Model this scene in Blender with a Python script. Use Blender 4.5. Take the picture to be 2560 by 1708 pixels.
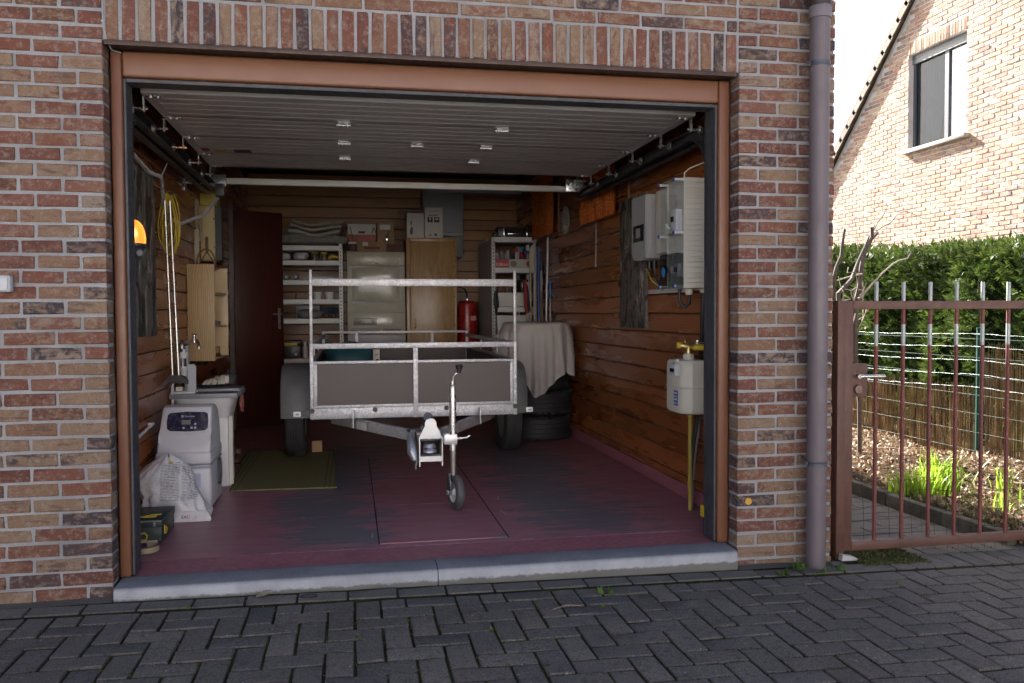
import bpy, bmesh, math, random
from mathutils import Vector, Matrix, Euler
random.seed(7)
R = math.radians
for o in list(bpy.data.objects):
    bpy.data.objects.remove(o)
scene = bpy.context.scene
COL = scene.collection

# ------------------------------------------------------------------ camera
CAM = Vector((0.9878, -3.7460, 1.1293))
YAW, PITCH, ROLL, FPX = 0.18803, -0.03415, -0.00444, 2111.3
cam_d = bpy.data.cameras.new("camera")
cam_d.sensor_width = 36.0
cam_d.lens = FPX / 2560 * 36.0
cam_d.clip_start = 0.05
cam_d.clip_end = 400
cam = bpy.data.objects.new("camera", cam_d)
COL.objects.link(cam)
_f = Vector((math.sin(YAW) * math.cos(PITCH), math.cos(YAW) * math.cos(PITCH), math.sin(PITCH)))
_r = Vector((math.cos(YAW), -math.sin(YAW), 0))
_u = _r.cross(_f)
_r2 = _r * math.cos(ROLL) + _u * math.sin(ROLL)
_u2 = _u * math.cos(ROLL) - _r * math.sin(ROLL)
cam.matrix_world = Matrix(((_r2.x, _u2.x, -_f.x, CAM.x), (_r2.y, _u2.y, -_f.y, CAM.y), (_r2.z, _u2.z, -_f.z, CAM.z), (0, 0, 0, 1)))
scene.camera = cam

def pix(P):
    """world point -> photograph pixel (2560 x 1708), used only to choose which bricks become objects"""
    d = Vector(P) - CAM
    z = d.dot(_f)
    if z < 0.05:
        return None
    return (1280 + FPX * d.dot(_r2) / z, 854 - FPX * d.dot(_u2) / z)

def in_view(P, m=30):
    q = pix(P)
    return q is not None and -m < q[0] < 2560 + m and -m < q[1] < 1708 + m

# ------------------------------------------------------------------ sky, sun, exposure
SUN = Vector((0.100, -0.330, -0.225)).normalized()
world = bpy.data.worlds.new("World")
scene.world = world
world.use_nodes = True
wn = world.node_tree
sky = wn.nodes.new("ShaderNodeTexSky")
sky.sky_type = 'NISHITA'
sky.sun_disc = False
sky.sun_elevation = math.asin(-SUN.z)
sky.sun_rotation = math.atan2(-SUN.x, -SUN.y)
sky.air_density = 0.8
sky.dust_density = 4.0
sky.ozone_density = 1.0
bg = wn.nodes["Background"]
bg.inputs[1].default_value = 0.05
wn.links.new(sky.outputs[0], bg.inputs[0])
sun_d = bpy.data.lights.new("sun", 'SUN')
sun_d.energy = 5.0
sun_d.angle = R(0.53)
sun_d.color = (1.0, 0.965, 0.92)
sun = bpy.data.objects.new("sun", sun_d)
sun.rotation_euler = SUN.to_track_quat('-Z', 'Y').to_euler()
sun.location = (-3, 12, 9)
COL.objects.link(sun)
vs = scene.view_settings
vs.view_transform = 'Standard'
vs.look = 'None'
vs.gamma = 1.0
vs.use_curve_mapping = False
vs.exposure = 2.72
cy = scene.cycles
cy.use_denoising = True
cy.max_bounces = 10
cy.diffuse_bounces = 6
cy.glossy_bounces = 4
cy.transmission_bounces = 6
cy.transparent_max_bounces = 8
cy.sample_clamp_indirect = 8
cy.caustics_reflective = False
cy.caustics_refractive = False

# ------------------------------------------------------------------ helpers
ORG = {}
def _link(name, data, mat, parent):
    o = bpy.data.objects.new(name, data)
    COL.objects.link(o)
    if mat is not None:
        data.materials.append(mat)
    if parent is not None:
        o.parent = parent
    return o

def thing(name, label, cat, loc=(0, 0, 0), group=None, kind=None):
    o = bpy.data.objects.new(name, None)
    COL.objects.link(o)
    o.empty_display_size = 0.1
    o.location = loc
    ORG[o] = Vector(loc)
    tag(o, label, cat, group, kind)
    return o

def tag(o, label, cat=None, group=None, kind=None):
    o['label'] = label
    if cat:
        o['category'] = cat
    if group:
        o['group'] = group
    if kind:
        o['kind'] = kind
    return o

class B:
    """a small mesh collector in world coordinates"""
    def __init__(self):
        self.bm = bmesh.new()
    def _tr(self, vs, m):
        if m is not None:
            bmesh.ops.transform(self.bm, matrix=m, verts=vs)
    def box(self, x0, x1, y0, y1, z0, z1, bev=0.0, seg=2, m=None):
        bm = self.bm
        vs = [bm.verts.new(p) for p in ((x0, y0, z0), (x1, y0, z0), (x1, y1, z0), (x0, y1, z0), (x0, y0, z1), (x1, y0, z1), (x1, y1, z1), (x0, y1, z1))]
        fs = [bm.faces.new([vs[i] for i in q]) for q in ((0, 3, 2, 1), (4, 5, 6, 7), (0, 1, 5, 4), (1, 2, 6, 5), (2, 3, 7, 6), (3, 0, 4, 7))]
        if bev > 0:
            es = list({e for f in fs for e in f.edges})
            r = bmesh.ops.bevel(bm, geom=es, offset=bev, segments=seg, profile=0.5, affect='EDGES')
            vs = list({v for f in r['faces'] for v in f.verts} | {v for v in vs if v.is_valid})
        self._tr(vs, m)
        return self
    def cbox(self, c, s, bev=0.0, m=None, seg=2):
        return self.box(c[0] - s[0] / 2, c[0] + s[0] / 2, c[1] - s[1] / 2, c[1] + s[1] / 2, c[2] - s[2] / 2, c[2] + s[2] / 2, bev, seg, m)
    def bar(self, p, q, w, h, up=(0, 0, 1), bev=0.0):
        """a square bar from p to q, w wide and h high"""
        p, q = Vector(p), Vector(q)
        d = q - p
        L = d.length
        d.normalize()
        s = Vector(up).cross(d)
        if s.length < 1e-5:
            s = Vector((1, 0, 0))
        s.normalize()
        u = d.cross(s)
        m = Matrix(((d.x, s.x, u.x, p.x), (d.y, s.y, u.y, p.y), (d.z, s.z, u.z, p.z), (0, 0, 0, 1)))
        return self.box(0, L, -w / 2, w / 2, -h / 2, h / 2, bev, 2, m)
    def tube(self, pts, r, seg=8, closed=False, cap=True):
        bm = self.bm
        pts = [Vector(p) for p in pts]
        n = len(pts)
        rs = r if isinstance(r, (list, tuple)) else [r] * n
        rings = []
        pu = None
        for i, p in enumerate(pts):
            a = pts[(i - 1) % n] if (closed or i > 0) else p
            b = pts[(i + 1) % n] if (closed or i < n - 1) else p
            t = (b - a)
            if t.length < 1e-9:
                t = Vector((0, 0, 1))
            t.normalize()
            if pu is None:
                ref = Vector((0, 0, 1)) if abs(t.z) < 0.9 else Vector((1, 0, 0))
                u = ref.cross(t).normalized()
            else:
                u = pu - t * pu.dot(t)
                if u.length < 1e-6:
                    u = Vector((1, 0, 0)).cross(t)
                u.normalize()
            pu = u
            v = t.cross(u)
            rings.append([bm.verts.new(p + (u * math.cos(k * 2 * math.pi / seg) + v * math.sin(k * 2 * math.pi / seg)) * rs[i]) for k in range(seg)])
        m = n if closed else n - 1
        for i in range(m):
            A, C = rings[i], rings[(i + 1) % n]
            for k in range(seg):
                bm.faces.new((A[k], A[(k + 1) % seg], C[(k + 1) % seg], C[k]))
        if cap and not closed:
            bm.faces.new(list(reversed(rings[0])))
            bm.faces.new(rings[-1])
        return self
    def cyl(self, p, q, r, r2=None, seg=20):
        return self.tube([p, q], [r, r if r2 is None else r2], seg)
    def lathe(self, prof, c=(0, 0, 0), axis='Z', seg=28, closed=False):
        bm = self.bm
        c = Vector(c)
        rings = []
        for (r, h) in prof:
            ring = []
            for k in range(seg):
                a = 2 * math.pi * k / seg
                x, y = r * math.cos(a), r * math.sin(a)
                p = Vector((x, y, h)) if axis == 'Z' else (Vector((h, x, y)) if axis == 'X' else Vector((y, h, x)))
                ring.append(bm.verts.new(c + p))
            rings.append(ring)
        n = len(rings)
        for i in range(n if closed else n - 1):
            A, C = rings[i], rings[(i + 1) % n]
            for k in range(seg):
                bm.faces.new((A[k], A[(k + 1) % seg], C[(k + 1) % seg], C[k]))
        if not closed:
            if prof[0][0] > 1e-4:
                bm.faces.new(list(reversed(rings[0])))
            if prof[-1][0] > 1e-4:
                bm.faces.new(rings[-1])
        return self
    def prism(self, poly, axis, a0, a1):
        """extrude a 2-D polygon: axis 'X' -> poly in (y,z), 'Y' -> (x,z), 'Z' -> (x,y)"""
        bm = self.bm
        f = {'X': lambda p, a: (a, p[0], p[1]), 'Y': lambda p, a: (p[0], a, p[1]), 'Z': lambda p, a: (p[0], p[1], a)}[axis]
        A = [bm.verts.new(f(p, a0)) for p in poly]
        C = [bm.verts.new(f(p, a1)) for p in poly]
        n = len(poly)
        for i in range(n):
            bm.faces.new((A[i], A[(i + 1) % n], C[(i + 1) % n], C[i]))
        bm.faces.new(list(reversed(A)))
        bm.faces.new(C)
        return self
    def grid(self, fn, nu, nv, thick=0):
        bm = self.bm
        g = [[bm.verts.new(fn(i / nu, j / nv)) for j in range(nv + 1)] for i in range(nu + 1)]
        for i in range(nu):
            for j in range(nv):
                bm.faces.new((g[i][j], g[i + 1][j], g[i + 1][j + 1], g[i][j + 1]))
        return self
    def quad(self, *ps):
        self.bm.faces.new([self.bm.verts.new(p) for p in ps])
        return self
    def mesh(self, name, off=None, ang=38, smooth=True):
        bm = self.bm
        bmesh.ops.recalc_face_normals(bm, faces=bm.faces)
        if off is not None:
            bmesh.ops.translate(bm, vec=-off, verts=bm.verts)
        me = bpy.data.meshes.new(name)
        bm.to_mesh(me)
        bm.free()
        if smooth:
            me.polygons.foreach_set('use_smooth', [True] * len(me.polygons))
            me.set_sharp_from_angle(angle=R(ang))
        return me

class Field:
    """many chamfered blocks gathered into one mesh, each with its own 'rnd' value"""
    T = None
    def __init__(self):
        self.v, self.f, self.r = [], [], []
    def add(self, x0, x1, y0, y1, z0, z1, ch=0.003, m=None, rv=0.5):
        if Field.T is None:
            q = []
            for sx in (0, 1):
                for sy in (0, 1):
                    for sz in (0, 1):
                        for a in range(3):
                            q.append((sx, sy, sz, a))
            ix = {k: i for i, k in enumerate(q)}
            F = []
            for a in range(3):            # six faces: vertex 'a' of a corner lies on the face whose normal is axis a
                b, c = (a + 1) % 3, (a + 2) % 3
                for s in (0, 1):
                    ring = []
                    for (p, r_) in ((0, 0), (1, 0), (1, 1), (0, 1)):
                        k = [0, 0, 0]
                        k[a], k[b], k[c] = s, p, r_
                        ring.append(ix[(k[0], k[1], k[2], a)])
                    F.append(ring if s else ring[::-1])
            for a in range(3):            # twelve chamfers
                b, c = (a + 1) % 3, (a + 2) % 3
                for p in (0, 1):
                    for r_ in (0, 1):
                        k0 = [0, 0, 0]; k1 = [0, 0, 0]
                        k0[a], k1[a] = 0, 1
                        k0[b] = k1[b] = p
                        k0[c] = k1[c] = r_
                        ring = [ix[tuple(k0) + (b,)], ix[tuple(k1) + (b,)], ix[tuple(k1) + (c,)], ix[tuple(k0) + (c,)]]
                        F.append(ring if (p ^ r_) == 1 else ring[::-1])
            for sx in (0, 1):
                for sy in (0, 1):
                    for sz in (0, 1):
                        ring = [ix[(sx, sy, sz, a)] for a in range(3)]
                        F.append(ring if (sx + sy + sz) % 2 == 1 else ring[::-1])
            Field.T = (q, F)
        q, F = Field.T
        o = len(self.v)
        lo, hi = (x0, y0, z0), (x1, y1, z1)
        for (sx, sy, sz, a) in q:
            p = []
            for i, s in enumerate((sx, sy, sz)):
                d = 0.0 if i == a else ch
                p.append(hi[i] - d if s else lo[i] + d)
            self.v.append(tuple(m @ Vector(p)) if m is not None else tuple(p))
        for f in F:
            self.f.append([i + o for i in f])
        self.r += [rv] * len(F)
    def obj(self, name, mat, parent):
        root = parent
        while root is not None and root not in ORG:
            root = root.parent
        off = ORG[root] if root is not None else Vector((0, 0, 0))
        me = bpy.data.meshes.new(name)
        me.from_pydata([(v[0] - off.x, v[1] - off.y, v[2] - off.z) for v in self.v], [], self.f)
        at = me.attributes.new('rnd', 'FLOAT', 'FACE')
        at.data.foreach_set('value', self.r)
        return _link(name, me, mat, parent)

def part(name, b, mat, parent, ang=38):
    """one mesh, child of a thing or of a part"""
    root = parent
    while root is not None and root not in ORG:
        root = root.parent
    off = ORG[root] if root is not None else Vector((0, 0, 0))
    return _link(name, b.mesh(name, off, ang), mat, parent)

def single(name, b, mat, label=None, cat=None, group=None, kind=None, ang=38, origin=None):
    """a top-level object that is one mesh"""
    off = Vector(origin) if origin is not None else Vector((0, 0, 0))
    o = _link(name, b.mesh(name, off, ang), mat, None)
    o.location = off
    ORG[o] = off
    if label:
        tag(o, label, cat, group, kind)
    elif kind:
        o['kind'] = kind
    return o

def copy_tree(o, parent=None, delta=None):
    c = o.copy()
    COL.objects.link(c)
    c.parent = parent
    if delta is not None:
        c.location = o.location + Vector(delta)
    for ch in o.children:
        copy_tree(ch, c)
    return c

def text(parent, body, mat, origin, xdir, ydir, size, name='lettering', extrude=0.0004, align='CENTER'):
    cu = bpy.data.curves.new(name, 'FONT')
    cu.body = body
    cu.size = size
    cu.extrude = extrude
    cu.align_x = align
    cu.align_y = 'CENTER'
    cu.resolution_u = 2
    tmp = bpy.data.objects.new(name, cu)
    me = bpy.data.meshes.new_from_object(tmp)
    bpy.data.objects.remove(tmp)
    o = _link(name, me, None, parent)
    me.materials.clear()
    me.materials.append(mat)
    x, y = Vector(xdir).normalized(), Vector(ydir).normalized()
    z = x.cross(y)
    root = parent
    while root is not None and root not in ORG:
        root = root.parent
    p = Vector(origin) - (ORG[root] if root is not None else Vector((0, 0, 0)))
    o.matrix_local = Matrix(((x.x, y.x, z.x, p.x), (x.y, y.y, z.y, p.y), (x.z, y.z, z.z, p.z), (0, 0, 0, 1)))
    return o

# ------------------------------------------------------------------ materials
class N:
    def __init__(self, name):
        self.m = bpy.data.materials.new(name)
        self.m.use_nodes = True
        self.t = self.m.node_tree
        self.b = self.t.nodes["Principled BSDF"]
    def n(self, typ, **kw):
        nd = self.t.nodes.new("ShaderNode" + typ)
        for k, v in kw.items():
            setattr(nd, k, v)
        return nd
    def l(self, a, b):
        self.t.links.new(a, b)
    def coords(self, scale=(1, 1, 1), rnd=True, kind='Object'):
        tc = self.n("TexCoord")
        mp = self.n("Mapping")
        self.l(tc.outputs[kind], mp.inputs[0])
        mp.inputs[3].default_value = scale
        if rnd:
            oi = self.n("ObjectInfo")
            mu = self.n("Math", operation='MULTIPLY')
            self.l(oi.outputs['Random'], mu.inputs[0])
            mu.inputs[1].default_value = 61.0
            cb = self.n("CombineXYZ")
            for i in range(3):
                self.l(mu.outputs[0], cb.inputs[i])
            self.l(cb.outputs[0], mp.inputs[1])
        return mp.outputs[0]
    def noise(self, vec, scale, detail=4, rough=0.55, dist=0.0):
        nd = self.n("TexNoise")
        nd.inputs['Scale'].default_value = scale
        nd.inputs['Detail'].default_value = detail
        nd.inputs['Roughness'].default_value = rough
        nd.inputs['Distortion'].default_value = dist
        if vec is not None:
            self.l(vec, nd.inputs['Vector'])
        return nd.outputs['Fac']
    def ramp(self, fac, stops, const=False):
        nd = self.n("ValToRGB")
        e = nd.color_ramp.elements
        if const:
            nd.color_ramp.interpolation = 'CONSTANT'
        while len(e) < len(stops):
            e.new(0.5)
        for i, (p, c) in enumerate(stops):
            e[i].position = p
            if not isinstance(c, (tuple, list)):
                c = (c, c, c)
            e[i].color = tuple(c) + (1,)
        self.l(fac, nd.inputs[0])
        return nd.outputs[0]
    def mix(self, fac, a, b, mode='MIX'):
        nd = self.n("MixRGB", blend_type=mode)
        for i, v in ((0, fac), (1, a), (2, b)):
            if hasattr(v, 'is_output'):
                self.l(v, nd.inputs[i])
            elif i == 0:
                nd.inputs[0].default_value = v
            else:
                nd.inputs[i].default_value = tuple(v) + (1,)
        return nd.outputs[0]
    def math(self, op, a, b=None):
        nd = self.n("Math", operation=op)
        for i, v in ((0, a), (1, b)):
            if v is None:
                continue
            if hasattr(v, 'is_output'):
                self.l(v, nd.inputs[i])
            else:
                nd.inputs[i].default_value = v
        return nd.outputs[0]
    def bump(self, h, strength=0.3, dist=0.01, normal=None):
        nd = self.n("Bump")
        nd.inputs['Strength'].default_value = strength
        nd.inputs['Distance'].default_value = dist
        self.l(h, nd.inputs['Height'])
        if normal is not None:
            self.l(normal, nd.inputs['Normal'])
        self.l(nd.outputs[0], self.b.inputs['Normal'])
        return nd.outputs[0]
    def set(self, col=None, rough=None, metal=None, spec=None, coat=None, coat_rough=None, trans=None, alpha=None, ior=None):
        for k, v in (('Base Color', col), ('Roughness', rough), ('Metallic', metal), ('Specular IOR Level', spec), ('Coat Weight', coat), ('Coat Roughness', coat_rough), ('Transmission Weight', trans), ('Alpha', alpha), ('IOR', ior)):
            if v is None:
                continue
            if hasattr(v, 'is_output'):
                self.l(v, self.b.inputs[k])
            elif k == 'Base Color':
                self.b.inputs[k].default_value = tuple(v) + (1,)
            else:
                self.b.inputs[k].default_value = v
        return self

_MC = {}
def M(name, col=(0.5, 0.5, 0.5), rough=0.5, metal=0.0, var=0.12, vs=6.0, bump=0.0, bs=80.0, spec=0.5, rvar=0.12, coat=0.0):
    """painted / plastic / metal surface with uneven colour, gloss and fine relief"""
    if name in _MC:
        return _MC[name]
    n = N(name)
    v = n.coords()
    f = n.noise(v, vs, 5, 0.6)
    f2 = n.noise(v, vs * 7, 3, 0.6)
    d = tuple(c * (1 - 1.6 * var) for c in col)
    h = tuple(min(1, c * (1 + var)) for c in col)
    c = n.ramp(f, [(0.28, d), (0.62, col), (0.8, h)])
    c = n.mix(n.math('MULTIPLY', f2, 0.5 * var), c, tuple(x * 0.55 for x in col))
    r = n.ramp(f2, [(0.3, max(0.03, rough - rvar)), (0.7, min(1, rough + rvar))])
    n.set(c, r, metal, spec, coat, 0.1)
    if bump > 0:
        n.bump(n.noise(v, bs, 4, 0.6), bump, 0.004)
    _MC[name] = n.m
    return n.m

def brick_mat(name, src, pale=0.0):
    n = N(name)
    if src == 'object':
        oi = n.n("ObjectInfo")
        rnd = oi.outputs['Random']
        v = n.coords((1, 1, 1))
    else:
        at = n.n("Attribute", attribute_name='rnd')
        rnd = at.outputs['Fac']
        v0 = n.coords((1, 1, 1), rnd=False)
        mu = n.math('MULTIPLY', rnd, 61.0)
        va = n.n("VectorMath", operation='ADD')
        cb = n.n("CombineXYZ")
        for i in range(3):
            n.l(mu, cb.inputs[i])
        n.l(v0, va.inputs[0])
        n.l(cb.outputs[0], va.inputs[1])
        v = va.outputs[0]
    r2 = n.math('FRACT', n.math('MULTIPLY', rnd, 17.31))
    r3 = n.math('FRACT', n.math('MULTIPLY', rnd, 43.77))
    base = n.ramp(rnd, [(0.0, (0.33, 0.150, 0.098)), (0.13, (0.39, 0.225, 0.135)), (0.27, (0.28, 0.115, 0.080)), (0.40, (0.43, 0.285, 0.175)), (0.53, (0.36, 0.165, 0.110)), (0.64, (0.40, 0.255, 0.155)), (0.75, (0.32, 0.145, 0.098)), (0.84, (0.105, 0.084, 0.088)), (0.93, (0.145, 0.098, 0.092))], True)
    second = n.ramp(r2, [(0.0, (0.46, 0.32, 0.20)), (0.3, (0.32, 0.12, 0.075)), (0.5, (0.50, 0.38, 0.27)), (0.7, (0.20, 0.085, 0.06)), (0.85, (0.40, 0.24, 0.14))], True)
    st = n.n("Mapping")
    n.l(v, st.inputs[0])
    st.inputs[3].default_value = (15, 18, 34)
    patch = n.noise(st.outputs[0], 1.0, 5, 0.62, 0.6)
    thr = n.math('ADD', 0.36, n.math('MULTIPLY', r3, 0.20))
    k = n.math('MULTIPLY', n.math('SUBTRACT', patch, thr), 7.0)
    k = n.math('MINIMUM', n.math('MAXIMUM', k, 0.0), 0.85)
    c = n.mix(k, base, second)
    # lime bloom and fine grain
    bl = n.noise(v, 42, 5, 0.7)
    c = n.mix(n.ramp(bl, [(0.50, 0.0), (0.68, 0.60)]), c, (0.60, 0.50, 0.41))
    gr = n.noise(v, 190, 3, 0.7)
    c = n.mix(n.ramp(gr, [(0.30, 0.55), (0.5, 0.0)]), c, (0.09, 0.05, 0.04))
    # burnt smears
    st2 = n.n("Mapping")
    n.l(v, st2.inputs[0])
    st2.inputs[3].default_value = (7, 7, 34)
    sm = n.noise(st2.outputs[0], 1.0, 4, 0.6, 0.4)
    c = n.mix(n.ramp(sm, [(0.57, 0.0), (0.68, 0.60)]), c, (0.13, 0.080, 0.072))
    c = n.mix(1.0, c, (0.49, 0.49, 0.525), 'MULTIPLY') if not pale else n.mix(pale, c, (0.56, 0.43, 0.33))  # brick colour darkened for the shaded facade, paled for the sunlit gable
    n.set(c, 0.86, 0, 0.25)
    h = n.math('ADD', n.math('MULTIPLY', bl, 0.7), n.math('MULTIPLY', gr, 0.35))
    h = n.math('ADD', h, n.math('MULTIPLY', patch, 0.8))
    n.bump(h, 0.55, 0.006)
    return n.m

BRICK = brick_mat('handmade_brick', 'object')
BRICK_S = brick_mat('handmade_brick_field', 'attr')
BRICK_P = brick_mat('sun_paled_brick', 'object', 0.20)  # same brick with the gable's sun glare put into its colour
BRICK_PS = brick_mat('sun_paled_brick_field', 'attr', 0.20)

def mortar_mat(name, col):
    n = N(name)
    v = n.coords(rnd=False)
    f = n.noise(v, 3.0, 4)
    g = n.noise(v, 150, 4, 0.7)
    c = n.ramp(f, [(0.3, tuple(x * 0.72 for x in col)), (0.5, col), (0.75, tuple(min(1, x * 1.18) for x in col))])
    c = n.mix(n.ramp(n.noise(v, 22, 5, 0.7), [(0.5, 0.0), (0.7, 0.35)]), c, tuple(x * 0.62 for x in col))
    c = n.mix(n.ramp(g, [(0.35, 0.4), (0.55, 0.0)]), c, tuple(x * 0.5 for x in col))
    n.set(c, 0.95, 0, 0.2)
    n.bump(g, 0.6, 0.004)
    return n.m
MORTAR = mortar_mat('grey_mortar', (0.310, 0.312, 0.325))

def wood_mat(name, cols, rough, coat, scale=(0.9, 7, 7), knots=True, bumpy=0.12, ring=5.0):
    """grain along local X"""
    n = N(name)
    oi = n.n("ObjectInfo")
    v = n.coords(scale)
    w = n.noise(v, 1.6, 3, 0.5, 0.3)
    wv = n.n("TexWave", wave_type='BANDS', bands_direction='Z')
    wv.inputs['Scale'].default_value = ring
    wv.inputs['Distortion'].default_value = 7.0
    wv.inputs['Detail'].default_value = 3
    wv.inputs['Detail Scale'].default_value = 0.8
    n.l(v, wv.inputs['Vector'])
    fine = n.noise(n.coords((2.5, 90, 90)), 1.0, 4, 0.65)
    a = n.math('ADD', n.math('MULTIPLY', wv.outputs['Fac'], 0.40), n.math('MULTIPLY', w, 0.60))
    a = n.math('ADD', n.math('MULTIPLY', a, 0.78), n.math('MULTIPLY', fine, 0.22))
    c = n.ramp(a, [(0.25, cols[0]), (0.5, cols[1]), (0.75, cols[2])])
    tone = n.ramp(oi.outputs['Random'], [(0.0, 0.76), (0.5, 0.94), (1.0, 1.10)])
    c = n.mix(1.0, c, tone, 'MULTIPLY')
    if knots:
        vo = n.n("TexVoronoi", feature='F1')
        vo.inputs['Scale'].default_value = 1.0
        n.l(n.coords((2.8, 6.0, 5.0)), vo.inputs['Vector'])
        kk = n.ramp(vo.outputs['Distance'], [(0.030, 1.0), (0.062, 0.0)])
        c = n.mix(n.math('MULTIPLY', kk, 0.75), c, tuple(x * 0.25 for x in cols[0]))
    r = n.ramp(w, [(0.3, rough * 0.75), (0.7, min(1, rough * 1.3))])
    n.set(c, r, 0, 0.5, coat, 0.12)
    big = n.noise(n.coords((1.3, 3, 3)), 1.2, 2)
    n.bump(n.math('ADD', n.math('MULTIPLY', fine, 0.25), big), bumpy, 0.02)
    return n.m
PANEL = wood_mat('varnished_pine_panel', [(0.19, 0.052, 0.014), (0.29, 0.088, 0.022), (0.39, 0.135, 0.040)], 0.28, 0.2)
PANEL_B = wood_mat('matt_pine_panel', [(0.20, 0.080, 0.026), (0.34, 0.150, 0.050), (0.46, 0.225, 0.082)], 0.42, 0.1)
PINE = wood_mat('pale_pine_laminate', [(0.34, 0.23, 0.115), (0.48, 0.35, 0.19), (0.56, 0.43, 0.26)], 0.45, 0.0, (0.5, 5, 5), False, 0.05, 7.0)
OAK = wood_mat('honey_plywood', [(0.27, 0.145, 0.050), (0.37, 0.215, 0.085), (0.44, 0.27, 0.115)], 0.38, 0.15, (1.5, 14, 14), False, 0.04, 2.0)
MAHOG = wood_mat('dark_red_door_wood', [(0.030, 0.007, 0.005), (0.045, 0.011, 0.007), (0.062, 0.016, 0.010)], 0.38, 0.15, (0.6, 14, 14), False, 0.06, 4.0)

def galv_mat(name, base, rough, metal=0.85):
    n = N(name)
    v = n.coords(rnd=False)
    vo = n.n("TexVoronoi", feature='F1')
    vo.inputs['Scale'].default_value = 105
    vo.inputs['Randomness'].default_value = 1.0
    n.l(v, vo.inputs['Vector'])
    hs = n.n("SeparateColor")
    n.l(vo.outputs['Color'], hs.inputs[0])
    f = n.noise(v, 8, 5, 0.6)
    lo = tuple(x * 0.62 for x in base)
    c = n.ramp(hs.outputs[0], [(0.0, lo), (1.0, base)])
    c = n.mix(n.ramp(f, [(0.42, 0.0), (0.68, 0.5)]), c, tuple(x * 0.62 for x in base))
    c = n.mix(n.ramp(n.noise(v, 55, 4, 0.7), [(0.62, 0.0), (0.72, 0.6)]), c, (0.2, 0.19, 0.18))
    r = n.ramp(hs.outputs[1], [(0.0, rough - 0.1), (1.0, rough + 0.15)])
    n.set(c, r, metal)
    n.bump(f, 0.1, 0.005)
    return n.m
GALV = galv_mat('galvanised_steel', (0.56, 0.57, 0.60), 0.50, 0.55)
CHROME = M('chrome', (0.80, 0.80, 0.80), 0.12, 1.0, 0.04, rvar=0.05)
ZINC = M('zinc_plated_steel', (0.66, 0.67, 0.68), 0.3, 0.9, 0.1)
STEEL_D = M('dark_steel', (0.16, 0.16, 0.17), 0.42, 0.7, 0.2)
RUBBER = M('black_rubber', (0.022, 0.022, 0.023), 0.75, 0, 0.25, 12, 0.15, 60)
BLACKP = M('black_plastic', (0.018, 0.018, 0.02), 0.4, 0, 0.15)
ANTHR = M('anthracite_plastic', (0.045, 0.048, 0.055), 0.45, 0, 0.15)
SEAL = M('grey_rubber_seal', (0.055, 0.058, 0.066), 0.55, 0, 0.2)
WHITEP = M('white_plastic', (0.72, 0.72, 0.72), 0.35, 0, 0.05)
CREAMP = M('cream_plastic', (0.66, 0.65, 0.58), 0.42, 0, 0.06)
GREYP = M('grey_plastic', (0.30, 0.31, 0.33), 0.4, 0, 0.1)
LGREY = M('light_grey_plastic', (0.50, 0.52, 0.54), 0.4, 0, 0.06)
YELLOW = M('yellow_paint', (0.62, 0.46, 0.03), 0.45, 0, 0.2, 10)
RED = M('red_paint', (0.36, 0.018, 0.018), 0.3, 0, 0.15)
BLUE = M('blue_plastic', (0.02, 0.08, 0.42), 0.4, 0, 0.1)
FRAME = M('brown_frame_paint', (0.168, 0.070, 0.036), 0.42, 0, 0.06, 2.5, 0.02, 40, rvar=0.05)
WHITE_STEEL = M('white_steel_shelf', (0.66, 0.66, 0.64), 0.42, 0, 0.08)
CARD = M('brown_cardboard', (0.30, 0.19, 0.11), 0.85, 0, 0.12, 6, 0.1)
CARDW = M('white_cardboard', (0.58, 0.56, 0.52), 0.8, 0, 0.07, 5)
INK = M('black_ink', (0.02, 0.02, 0.02), 0.7, 0, 0.1)
BRASS = M('brass', (0.55, 0.40, 0.16), 0.32, 0.9, 0.12)

# ================================================================== the setting
W = 2.7945          # clear width of the brick opening
HT = 2.25           # underside of the soldier course
XR = 3.29           # right corner of the facade
WL, WR, YB = -0.16, 2.974, 6.36     # inner faces of the garage walls
CO = 0.0625         # brick course
JT = 0.0125
def gz(x, y=0.0):
    """level of the drive, which falls gently to the right and away from the sill"""
    return -0.052 - 0.0125 * max(-3.0, min(x, 5.0)) + 0.004 * max(-6.0, min(0.0, y))

# ---- ground sheet, coloured pale to bounce sunlight into the garage
def ground_mat():
    n = N('pale_bounce_ground')
    v = n.coords(rnd=False)
    f = n.noise(v, 0.8, 6)
    g = n.noise(v, 40, 4, 0.7)
    c = n.ramp(f, [(0.3, (0.27, 0.26, 0.24)), (0.7, (0.34, 0.33, 0.31))])
    c = n.mix(n.ramp(g, [(0.4, 0.4), (0.6, 0.0)]), c, (0.2, 0.19, 0.18))
    n.set(c, 0.95)
    n.bump(g, 0.5, 0.01)
    return n.m
single('ground', B().grid(lambda u, v: (-150 + 300 * u, -150 + 300 * v, -0.30), 12, 12), ground_mat(), kind='structure')

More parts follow.
